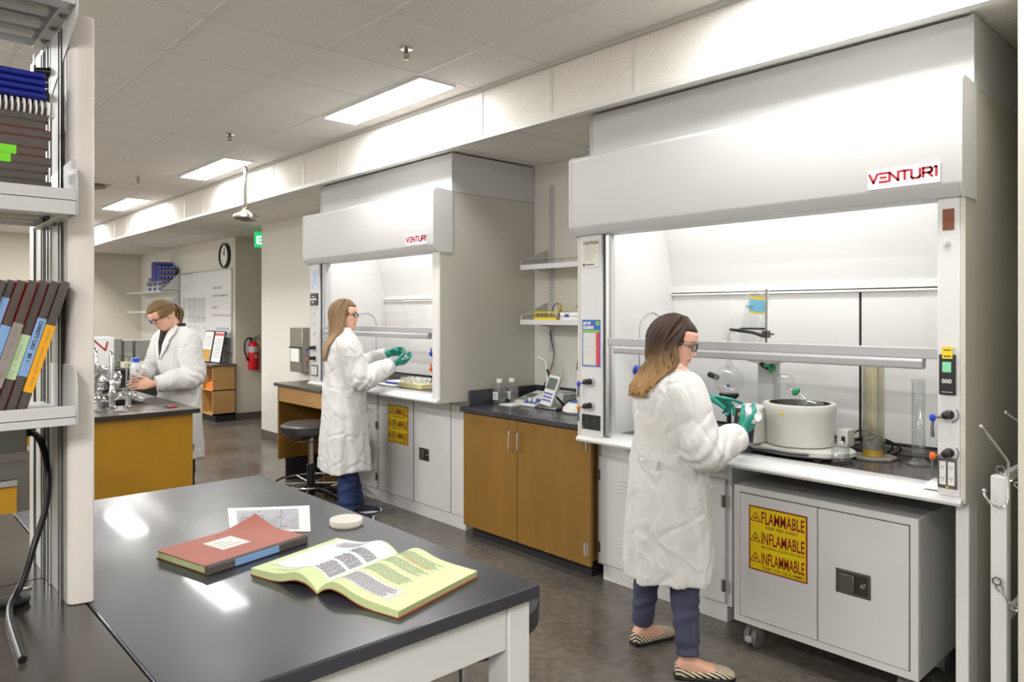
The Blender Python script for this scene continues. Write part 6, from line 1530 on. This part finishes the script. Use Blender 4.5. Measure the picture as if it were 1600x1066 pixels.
def glasses(parent, M, m_fr, name='glasses', safety=False):
    t = O(name, MB().add([(0, 0, 0), (0, 0, .0001), (0, .0001, 0)], [(0, 1, 2)]), m_fr, parent, local=True) if False else None
    mb = MB(); ez = .515*.225; pts = []
    for s in (-1, 1):
        P = [M @ Vector((.099-.012*(math.cos(a)*.024*s/.03 if 0 else ((.031+.024*math.cos(a)))/.055)**2, s*(.031+.024*math.cos(a)), ez+.0165*math.sin(a)*(1 if not safety else 1.15))) for a in [2*PI*i/20 for i in range(21)]]
        mb.tube(P, .0021, 6, cap=False)
        mb.tube([M @ Vector((.088, s*.055, ez+.006)), M @ Vector((.06, s*.074, ez+.006)), M @ Vector((-.01, s*.0785, ez+.006)), M @ Vector((-.03, s*.076, ez-.012))], .0024, 6)
    mb.tube([M @ Vector((.0985, -.008, ez+.004)), M @ Vector((.103, 0, ez+.006)), M @ Vector((.0985, .008, ez+.004))], .0019, 6)
    g = O(name, mb, m_fr, parent, local=True)
    mb = MB()
    for s in (-1, 1):
        vs = [M @ Vector((.099-.012*((.031+.022*math.cos(a)*q)/.055)**2, s*(.031+.022*math.cos(a)*q), ez+.015*math.sin(a)*q)) for q in (1, .999) for a in [2*PI*i/20 for i in range(20)]]
        mb.add(vs[:20], [tuple(range(20))])
    O('lens', mb, glass('lens_glass', (214, 218, 222), .12, .5), g, local=True, fixn=False)
    return g

M_skin = mat('skin', (226, 176, 152), .5, var=.05, vscale=20, sss=.12, spec=.35)
M_lip = mat('lips', (206, 134, 122), .45)
M_eyew = mat('eye_white', (225, 220, 215), .3); M_iris = mat('iris_dark', (50, 40, 36), .3); M_brow = mat('eyebrow', (104, 76, 52), .7)
def coat_material():
    m = mat('coat_cotton', (214, 213, 211), .85, var=.02, vscale=9, sheen=.1, bump=.22, bscale=22)
    return m
M_coat = coat_material()
M_teal = mat('nitrile_teal', (14, 138, 122), .42, var=.1, vscale=30, bump=.15, bscale=90)

def person(label, loc, yaw, H, headM, arms, feet, coat, hair, trousers, shoes, lean=0.0, top=None, collar='stand', seed=1):
    """loc: floor point; local frame faces +x; k scales a 1.65 m figure"""
    k = H/1.65; rnd = random.Random(seed)
    t = T('person', label, 'person', (loc[0], loc[1], 0), None, yaw)
    Mh = headM
    # ---- body (continuous): head, neck, trunk, arms, legs, feet
    b = MB(); add_head(b, Mh)
    nb = coat['neck']      # neck base point
    loft_path(b, [nb+Vector((-.005, 0, -.10)), nb, (nb+(Mh @ Vector((-.02, 0, .01))))/2+Vector((-.004, 0, 0)), Mh @ Vector((-.022, 0, .06))], [.062, .055, .050, .052], 20)
    tr = [(.84, .10, .15), (.95, .10, .155), (1.08, .088, .125), (1.2, .10, .14), (1.30, .098, .155), (1.36, .075, .14), (1.40, .05, .08)]
    rg = []
    for z, a, bb in tr:
        z *= k; sx = lean*(z-.9)/.5
        rg.append([Vector((sx+a*math.cos(2*PI*i/28), bb*math.sin(2*PI*i/28), z)) for i in range(28)])
    b.loft(rg)
    for A in arms:
        sh, el, wr = A['j']; loft_path(b, [sh, el, wr], [.044, .036, .025], 16)
        if A.get('bare'):
            hm = hand_mb(**A['hand']); M4 = frame(A['dir'], A['palm']); b.add([tuple(Vector(A['wrist_hand'])+M4 @ Vector(p)) for p in hm.v], hm.f, 0, True)
    for ft in feet:
        an = Vector((ft['p'][0], ft['p'][1], .085)); hp = ft['hip']; kn = ft['knee']
        loft_path(b, [hp, kn, an], [.075, .050, .034], 18)
        MF = Matrix.Translation(Vector((ft['p'][0], ft['p'][1], 0))) @ Matrix.Rotation(ft['yaw'], 4, 'Z') @ Matrix.Translation(Vector((-.045, 0, .008)))
        b.loft(foot_rings(MF))
        ft['M'] = MF
    me = remesh(b, .0046, 2, .4)
    for m_ in (M_skin, M_lip, M_eyew, M_iris, M_brow): me.materials.append(m_)
    Mi = Mh.inverted(); mi = np.zeros(len(me.polygons), dtype=np.int32)
    for p in me.polygons:
        c = Mi @ p.center
        if c.z < 0 or c.z > .2 or c.x < .05: continue
        z, y = c.z/.225, abs(c.y)
        if .205 < z < .268 and y < .023 and c.x > .078: mi[p.index] = 1
        elif abs(z-.515) < .022 and abs(y-.031) < .012: mi[p.index] = 3 if abs(y-.031) < .006 else 2
        elif abs(z-.60-.03*(1-abs(y-.03)/.02)) < .011 and .014 < y < .046: mi[p.index] = 4
    me.polygons.foreach_set('material_index', mi)
    me.polygons.foreach_set('use_smooth', [True]*len(me.polygons))
    body = bpy.data.objects.new('body', me); COL.objects.link(body); body.parent = t
    # ---- coat
    c = MB(); rings = []
    tab = coat['rings']; zs = [r_[0] for r_ in tab]
    n = 72; NZ = 60
    for i in range(NZ+1):
        z = lerp(zs[0], zs[-1], i/NZ); a, bb, cx, cy = interp(tab, z)
        lowf = max(0, min(1, (1.05*k-z)/(.65*k)))
        rg = []
        for q in range(n):
            th = 2*PI*q/n
            f = 1+coat.get('fold', .045)*lowf*(.6*math.sin(5*th+seed)+.5*math.sin(8*th+2.1*seed+z*2)+.4*math.sin(13*th+z*3))
            mid = math.exp(-((z-1.05*k)/.12)**2)*.02*math.sin(7*th+z*30)
            zz = z+(coat.get('hem', 0)*math.cos(th)+.012*math.sin(3*th+seed))*max(0, 1-(z-zs[0])/.3)
            rg.append(Vector((cx+a*(f+mid)*math.cos(th), cy+bb*(f+mid)*math.sin(th), zz)))
        rings.append(rg)
    c.loft(rings)
    for A in arms:
        sh, el, wr = A['j']; rs = A.get('r', (.072, .072, .060, .050))
        inn = Vector((sh.x*.6, sh.y*.55, sh.z-.005)); up = sh.lerp(el, .12)+Vector((0, 0, .0))
        cuff = wr
        loft_path(c, [inn, up, sh.lerp(el, .55), el, el.lerp(wr, .5), cuff], [rs[0]*.8, rs[0], rs[0]*1.0, rs[1], rs[2]*1.05, rs[3]], 24)
        c.ell(sh+Vector((0, -.01*math.copysign(1, sh.y), -.015)), (.054, .052, .056))
    cm = remesh(c, .0062, 3, .5)
    co, nr = mesh_np(cm)
    # cloth wrinkles: directional creases near elbows and waist, broad drape below
    d = np.zeros(len(co))
    els = [A['j'][1] for A in arms]; ax = [((A['j'][2]-A['j'][0]).normalized()) for A in arms]
    for i in range(len(co)):
        p = Vector(co[i]); v = 0
        wp = p+.05*Vector((mnoise.noise(p*6), mnoise.noise(p*6+Vector((9, 0, 0))), mnoise.noise(p*6+Vector((0, 9, 0)))))
        q = Vector((wp.x*6, wp.y*6, wp.z*2.4)); r1 = mnoise.noise(q+Vector((seed*3.1, 0, 0)))
        v += .0042*(1-abs(r1)*3)
        q = Vector((wp.x*12+wp.z*5, wp.y*12-wp.z*4, wp.z*8)); r2 = mnoise.noise(q+Vector((0, seed, 0))); v += .0026*max(0, 1-abs(r2)*5)
        r3 = mnoise.noise(wp*24+Vector((seed, 3, 0))); v += .0007*max(0, 1-abs(r3)*5)
        vd = mnoise.voronoi(Vector((wp.x*7, wp.y*7, wp.z*4.5))+Vector((seed, 0, 0)))[0]; cr = vd[1]-vd[0]; v -= .0042*math.exp(-(cr/.10)**2); v += .010*(min(vd[0], .6)-.3)
        for e_, a_ in zip(els, ax):
            dd = (p-e_).length
            if dd < .17:
                w_ = 1-dd/.17; s = (p-e_).dot(a_); v += .007*w_*math.sin(s*115+4*mnoise.noise(p*9)+p.z*18)
        d[i] = v
    # keep hems and cuffs crisp
    set_np(cm, co+nr*d[:, None]*coat.get('wr', 1.0))
    cm.materials.append(M_coat); cm.polygons.foreach_set('use_smooth', [True]*len(cm.polygons))
    co_ = bpy.data.objects.new('lab_coat', cm); COL.objects.link(co_); co_.parent = t
    s_ = co_.modifiers.new('s', 'SUBSURF'); s_.levels = 0; s_.render_levels = 1
    # cuffs
    for A in arms:
        sh, el, wr = A['j']; r_ = A.get('r', (.072, .072, .060, .050))[3]; d_ = (wr-el).normalized()
        m_ = MB(); m_.tube([wr-d_*.03, wr-d_*.028, wr+d_*.006, wr+d_*.008, wr+d_*.002], [r_*.93, r_*1.03, r_*1.05, r_*.98, r_*.8], 28, cap=False)
        O('cuff', m_, M_coat, co_, local=True)
        if A.get('glove'):
            hm = hand_mb(**A['hand']); M4 = frame(A['dir'], A['palm']); g = MB(); g.add([tuple(Vector(A['wrist_hand'])+M4 @ Vector(p)) for p in hm.v], hm.f, 0, True)
            x_ = Vector(A['wrist_hand']); dd_ = Vector(A['dir']).normalized()
            g.tube([x_-dd_*.06, x_-dd_*.02, x_+dd_*.01], [.029, .027, .025], 18)
            gm = remesh(g, .0027, 2, .4); gm.polygons.foreach_set('use_smooth', [True]*len(gm.polygons)); gm.materials.append(M_teal)
            go = bpy.data.objects.new('glove', gm); COL.objects.link(go); go.parent = t
            m_ = MB(); q0 = wr+d_*.004; q1 = Vector(A['wrist_hand'])
            m_.tube([q0, q0.lerp(q1, .5), q1], [.030, .028, .026], 20); O('glove_cuff', m_, M_teal, go, local=True)
    # ---- trousers
    for ft, nm in zip(feet, ('trouser_leg',)*2):
        m_ = MB(); an = Vector((ft['p'][0], ft['p'][1], trousers['hem'])); hp = ft['hip']; kn = ft['knee']; r_ = trousers['r']
        loft_path(m_, [hp, kn, kn.lerp(an, .5), an], [.092, r_[0], r_[1], r_[2]], 26)
        tm = remesh(m_, .007, 1, .5); co, nr = mesh_np(tm)
        dv = np.array([trousers.get('wr', .003)*math.sin(p[2]*70+5*mnoise.noise(Vector(p)*8)+p[1]*30)*(1 if p[2] < .35 else .3)+.002*mnoise.noise(Vector(p)*20) for p in co]); set_np(tm, co+nr*dv[:, None])
        tm.materials.append(trousers['m']); tm.polygons.foreach_set('use_smooth', [True]*len(tm.polygons))
        o_ = bpy.data.objects.new(nm, tm); COL.objects.link(o_); o_.parent = t
    # ---- shoes
    for ft in feet:
        m_ = MB(); g_ = shoes['grow']; m_.loft(foot_rings(ft['M'], g_, shoes['cut'], -.004))
        o_ = O('shoe', m_, shoes['m'], t, local=True)
        m_ = MB(); rg = []
        base_ = foot_rings(ft['M'], g_+.003, lambda x: shoes['sole'], -.0075)
        m_.loft(base_); O('sole', m_, shoes['sm'], o_, local=True)
    # ---- hair
    h = MB(); hair_shell(h, Mh, rnd, hair['style'], hair['z'], hair.get('wave', 0), hair.get('n', 150), [(z_, a_+.01, b_+.005, x_, y_) for z_, a_, b_, x_, y_ in coat['rings']])
    O('hair', h, hair['m'], t, local=True, fixn=False)
    if hair['style'] == 'pony':
        m_ = MB(); m_.lathe([(.017, -.008), (.02, 0), (.017, .008)], Mh @ Vector((-.123, 0, .117)), 16, axis=Mh.to_3x3() @ Vector((-1, 0, .2))); O('hair_tie', m_, M_black, t, local=True)
    return t, co_, body, Mh

def headmat(p, yaw, pitch, roll=0):
    """p: position of the chin-level head origin in body frame; pitch>0 looks down"""
    return Matrix.Translation(p) @ Matrix.Rotation(yaw, 4, 'Z') @ Matrix.Rotation(pitch, 4, 'Y') @ Matrix.Rotation(roll, 4, 'X')
V = Vector
M_navyp = mat('trousers_slate', (72, 74, 98), .8, var=.1, vscale=20, bump=.05, bscale=200)
M_jean = mat('denim', (38, 58, 104), .85, var=.3, vscale=30, bump=.1, bscale=220)
def stripe_mat():
    m = mat('striped_canvas', (228, 216, 184), .7); nt = m.node_tree; N = nt.nodes; L = nt.links
    wv = N.new('ShaderNodeTexWave'); wv.inputs['Scale'].default_value = 36; wv.wave_profile = 'SIN'; wv.bands_direction = 'DIAGONAL'
    L.new(N['Texture Coordinate'].outputs['Object'], wv.inputs['Vector'])
    rp = N.new('ShaderNodeValToRGB'); rp.color_ramp.interpolation = 'CONSTANT'; rp.color_ramp.elements[0].color = (*lin((30, 28, 34)), 1); rp.color_ramp.elements[1].color = (*lin((228, 216, 184)), 1); rp.color_ramp.elements[1].position = .42
    L.new(wv.outputs['Fac'], rp.inputs['Fac']); L.new(rp.outputs[0], N['Principled BSDF'].inputs['Base Color']); return m
M_stripe = stripe_mat()
def rings_for(k, hem, a=1.0, b=1.0, zsh=1.345):
    """(z, half depth, half width, cx, cy)"""
    return [(hem, .172*a, .222*b, .0, 0), (.60*k, .165*a, .218*b, 0, 0), (.80*k, .155*a, .210*b, 0, 0), (.95*k, .148*a, .196*b, 0, 0), (1.08*k, .132*a, .176*b, 0, 0), (1.20*k, .134*a, .182*b, 0, 0),
            (1.29*k, .124*a, .185*b, 0, 0), ((zsh-.01)*k, .104, .160*b, -.002, 0), ((zsh+.03)*k, .082, .115, -.006, 0), ((zsh+.055)*k, .064, .075, -.008, 0), ((zsh+.075)*k, .058, .062, -.008, 0)]

# --- woman at the near hood
k2 = 1.575/1.65
neck = V((-.012, 0, 1.36*k2))
Mh2 = headmat(V((-.002, -.004, 1.575-.252)), R(-40), R(15))
tB, coatB, bodyB, MhB = person('woman with dark-to-blonde wavy hair and striped flats, holding a dish at the near hood', (2.705, 1.93), R(-26), 1.575, Mh2,
    [dict(j=(V((-.01, -.165, 1.26)), V((.035, -.235, .985)), V((.245, -.150, 1.018))), r=(.078, .080, .070, .060), wrist_hand=V((.285, -.135, 1.045)), dir=V((.80, .25, .42)), palm=V((-.25, .85, .25)), glove=True, hand=dict(curl=(.30, .38, .42, .48), thumb=.25, spread=.12, s=.97, side=1)),
     dict(j=(V((-.01, .165, 1.26)), V((.06, .215, 1.03)), V((.215, .125, 1.145))), r=(.076, .076, .064, .052), wrist_hand=V((.25, .11, 1.165)), dir=V((.9, -.45, -.12)), palm=V((.0, -.45, -.9)), glove=True, hand=dict(curl=(.10, .55, .75, .8), thumb=.5, spread=.1, s=.97, side=-1))],
    [dict(p=(.02, -.135), yaw=R(-20), hip=V((-.01, -.08, .80)), knee=V((.02, -.10, .44))), dict(p=(-.02, .215), yaw=R(12), hip=V((-.01, .08, .80)), knee=V((-.015, .15, .44)))],
    dict(rings=rings_for(k2, .415, 1.04, 1.02), neck=neck, fold=.085, hem=.02),
    dict(style='wavy', z=1.20, wave=.030, n=210, m=hair_mat('hair_ombre', (60, 42, 36), (184, 144, 90), 1.20, 1.44, .25)),
    dict(m=M_navyp, hem=.10, r=(.066, .057, .048)), dict(m=M_stripe, sm=M_black, grow=.004, sole=.006, cut=lambda x: .052 if x < .03 else (.034 if x < .15 else .06)), seed=2)
glasses(tB, MhB, M_black)
# --- woman at the far hood
k1 = 1.676/1.65
Mh1 = headmat(V((.0, 0, 1.676-.243)), R(-26), R(2))
tA, coatA, bodyA, MhA = person('woman with long straight blonde hair and jeans working at the far hood', (2.79, 4.94), R(-20), 1.676, Mh1,
    [dict(j=(V((-.01, -.17, 1.345)), V((.09, -.215, 1.075)), V((.325, -.13, 1.165))), r=(.084, .086, .072, .056), wrist_hand=V((.365, -.115, 1.18)), dir=V((.93, .2, .10)), palm=V((.0, .55, .8)), glove=True, hand=dict(curl=(.5, .6, .6, .65), thumb=.6, spread=.05, s=1.0, side=1)),
     dict(j=(V((-.01, .17, 1.345)), V((.11, .21, 1.13)), V((.335, .085, 1.235))), r=(.078, .078, .066, .052), wrist_hand=V((.37, .06, 1.25)), dir=V((.85, -.5, .22)), palm=V((.1, -.8, -.3)), glove=True, hand=dict(curl=(.65, .8, .85, .85), thumb=.7, spread=.05, s=1.0, side=-1))],
    [dict(p=(.005, -.075), yaw=R(-12), hip=V((-.01, -.08, .86)), knee=V((.01, -.08, .48))), dict(p=(.10, .09), yaw=R(5), hip=V((-.01, .08, .86)), knee=V((.03, .09, .48)))],
    dict(rings=rings_for(k1, .385, 1.08, 1.0), neck=V((-.012, 0, 1.37*k1)), fold=.065, hem=-.005),
    dict(style='straight', z=1.215, wave=.0, n=210, m=hair_mat('hair_blonde', (122, 98, 70), (168, 138, 98), 1.2, 1.65, .6)),
    dict(m=M_jean, hem=.075, r=(.072, .068, .066), wr=.005), dict(m=mat('navy_canvas', (34, 40, 66), .7), sm=M_paper, grow=.006, sole=.02, cut=lambda x: .07 if x < .09 else .07), seed=5)
glasses(tA, MhA, M_black)
# --- woman at the sink
k3 = 1.03
Mh3 = headmat(V((.065, .0, 1.455)), R(-6), R(36))
tC, coatC, bodyC, MhC = person('woman with a ponytail and safety glasses bending over the sink with a bottle', (1.945, 6.04), R(192), 1.70, Mh3,
    [dict(j=(V((.02, .175, 1.385)), V((.03, .25, 1.08)), V((.27, .17, 1.035))), r=(.084, .086, .074, .058), wrist_hand=V((.30, .155, 1.035)), dir=V((.93, -.32, -.02)), palm=V((-.2, -.85, -.2)), bare=True, hand=dict(curl=(.35, .4, .42, .45), thumb=.2, spread=.08, s=1.0, side=-1)),
     dict(j=(V((.02, -.175, 1.385)), V((.08, -.235, 1.12)), V((.29, -.03, 1.09))), r=(.080, .08, .068, .056), wrist_hand=V((.32, -.005, 1.09)), dir=V((.8, .55, -.1)), palm=V((.3, .8, -.1)), bare=True, hand=dict(curl=(.35, .4, .42, .45), thumb=.2, spread=.08, s=1.0, side=1))],
    [dict(p=(.0, -.10), yaw=R(-5), hip=V((-.01, -.08, .88)), knee=V((.0, -.09, .49))), dict(p=(.0, .10), yaw=R(5), hip=V((-.01, .08, .88)), knee=V((.0, .09, .49)))],
    dict(rings=[(.42, .150, .205, -.015, 0), (.62, .150, .2, -.01, 0), (.82, .148, .198, -.0, 0), (.98, .142, .190, 0, 0), (1.10, .135, .180, .0, 0), (1.22, .14, .188, .004, 0), (1.32, .13, .195, .01, 0), (1.395, .10, .165, .012, 0), (1.435, .08, .11, .012, 0), (1.46, .062, .072, .014, 0)], neck=V((.012, 0, 1.42)), fold=.04),
    dict(style='pony', z=1.3, n=170, m=hair_mat('hair_darkblonde', (112, 90, 58), (142, 116, 76), 1.3, 1.75, .7)),
    dict(m=mat('trousers_black', (34, 34, 38), .8), hem=.07, r=(.072, .066, .062)), dict(m=M_black, sm=M_black, grow=.006, sole=.02, cut=lambda x: .07), seed=9)
glasses(tC, MhC, M_black, safety=True)
# open collar with dark shirt, lapels (sink), collars (hood women), buttons, tabs, pockets
mb = MB(); mb.tube([V((.045, 0, 1.455)), V((.105, 0, 1.41)), V((.135, 0, 1.33)), V((.148, 0, 1.24))], [(.062, .03), (.055, .02), (.035, .016), (.008, .01)], 16, up=(0, 1, 0)); O('shirt', mb, mat('shirt_dark', (44, 32, 34), .7, var=.2), tC, local=True)
mb = MB(); mb.lathe([(.066, 1.43), (.060, 1.47), (.056, 1.485), (.054, 1.45)], (.012, 0, 0), 24); O('shirt_collar', mb, mat('shirt_dark2', (58, 34, 34), .7), tC, local=True)
tabC = [(.42, .150, .205, -.015, 0), (.98, .142, .190, 0, 0), (1.10, .135, .180, .0, 0), (1.22, .14, .188, .004, 0), (1.32, .13, .195, .01, 0), (1.395, .10, .165, .012, 0), (1.435, .08, .11, .012, 0), (1.46, .062, .072, .014, 0), (1.50, .062, .07, .014, 0)]
for s in (-1, 1):
    inn = [(.004, 1.20), (.022, 1.28), (.036, 1.35), (.052, 1.42), (.060, 1.455), (.060, 1.475)]
    out = [(.008, 1.20), (.075, 1.285), (.098, 1.335), (.085, 1.352), (.112, 1.40), (.088, 1.455)]
    def lp(u, v):
        k = min(int(v*5), 4); f = v*5-k; a = Vector(inn[k]).lerp(Vector(inn[k+1]), f); b = Vector(out[k]).lerp(Vector(out[k+1]), f); q = a.lerp(b, u)
        A_, B_, cx_, cy_ = interp(tabC, q.y); return (cx_+(A_+.016+.004*u)*math.sqrt(max(.02, 1-(q.x/(B_+.02))**2)), s*q.x, q.y)
    mb = MB(); mb.grid(lp, 6, 20); o_ = O('lapel', mb, M_coat, coatC, local=True); m_ = o_.modifiers.new('s', 'SOLIDIFY'); m_.thickness = .005
def collar(co_, c, r0, z, h_=.045):
    mb = MB(); n = 40; rg = [[], [], [], []]
    for i in range(n+1):
        a = R(28)+(2*PI-R(56))*i/n; dr = .004*math.cos(2*a)
        for q, (rr, zz) in enumerate(((r0, z+.02), (r0+.004, z+.026), (r0+.030, z-h_*.55), (r0+.026, z-h_*.6))):
            rg[q].append(c+V(((rr*1.0+dr)*math.cos(a), (rr*1.12+dr)*math.sin(a), zz+(.0 if q < 2 else -.02*max(0, math.cos(a))))))
    mb.loft(rg, closed=False, cap=False); o_ = O('collar', mb, M_coat, co_, local=True); m_ = o_.modifiers.new('s', 'SOLIDIFY'); m_.thickness = .003
collar(coatB, V((-.008, 0, 0)), .060, (1.345+.062)*k2); collar(coatA, V((-.008, 0, 0)), .060, (1.345+.062)*k1); 
# back belt tab with buttons on the near woman, pocket flaps
def patch(co_, ctr, yaw_, w_, h_, tilt=0, th=.004, name='pocket', m=None):
    mb = MB(); n = 10; rg = []
    mb.box(-th, 0, -w_/2, w_/2, -h_/2, h_/2)
    mb.xf(Matrix.Translation(ctr) @ Matrix.Rotation(yaw_, 4, 'Z') @ Matrix.Rotation(tilt, 4, 'X')); return O(name, mb, m or M_coat, co_, .0015, local=True)
def on_ring(tab, z, th, off=.004):
    a, b_, cx, cy = interp(tab, z); return V((cx+(a+off)*math.cos(th), cy+(b_+off)*math.sin(th), z)), math.atan2(math.sin(th)/b_, math.cos(th)/a)
tabB = rings_for(k2, .415, 1.04, 1.02)
p, yw = on_ring(tabB, .925, R(205), .010); bt = patch(coatB, p, yw, .11, .042, R(-12), .006, 'belt_tab')
for dy in (-.035, -.02):
    q = Matrix.Translation(p) @ Matrix.Rotation(yw, 4, 'Z'); mb = MB(); mb.lathe([(.0075, 0), (.0075, .003), (.004, .004)], q @ V((.001, dy, .004)), 12, axis=(q.to_3x3() @ V((1, 0, 0)))); O('button', mb, M_paper, bt, local=True)
p, yw = on_ring(tabB, .80, R(-62), .006); patch(coatB, p, yw, .13, .012, R(14), .006, 'pocket_edge')
tabA = rings_for(k1, .385, 1.08, 1.0)
p, yw = on_ring(tabA, .74, R(-58), .006); patch(coatA, p, yw, .15, .16, 0, .004, 'pocket')
for z_ in (.96, .83, .70):
    p, yw = on_ring(tabA, z_, R(-4), .010); mb = MB(); mb.lathe([(.008, 0), (.008, .003), (.004, .004)], p, 12, axis=(math.cos(yw), math.sin(yw), 0)); O('button', mb, mat('button_grey', (150, 150, 150), .3, .5), coatA, local=True)
# ================================================================= THINGS IN THE HANDS
def inworld(t, p): return Matrix.Translation(t.location) @ t.rotation_euler.to_matrix().to_4x4() @ Vector(p)
hp = inworld(tB, (.355, -.100, 1.10))
t = T('petri_dish', 'clear covered dish held up in the near woman\'s gloved hand', 'dish', hp)
mb = MB(); ax_ = Vector((-.45, -.45, .75)).normalized()
mb.lathe([(0, 0), (.043, 0), (.044, .012), (.042, .012), (.041, .003), (0, .002)], (0, 0, 0), 36, axis=ax_); O('dish', mb, mat('petri_base', (226, 220, 196), .15, spec=.6), t, local=True)
mb = MB(); mb.lathe([(.0455, .004), (.046, .015), (.0, .016), (0, .0145), (.0445, .0135), (.0445, .004)], (0, 0, 0), 36, axis=ax_); O('lid', mb, glass('dish_lid', (235, 235, 232), .12, .5, haze=.25), t, local=True)
hp = inworld(tA, (.455, -.035, 1.235))
t = T('sample_tube', 'small white sample tube held between the blonde woman\'s gloves', 'tube', hp)
mb = MB(); ax_ = Vector((.3, -.35, -.9)).normalized(); mb.lathe([(0, -.03), (.008, -.028), (.008, .03), (.004, .045), (0, .047)], (0, 0, 0), 14, axis=ax_); O('tube_body', mb, M_paper, t, local=True)
mb = MB(); mb.lathe([(.010, -.045), (.010, -.028), (0, -.028)], (0, 0, 0), 14, axis=ax_); O('cap', mb, mat('cap_salmon', (222, 140, 100), .4), t, local=True)
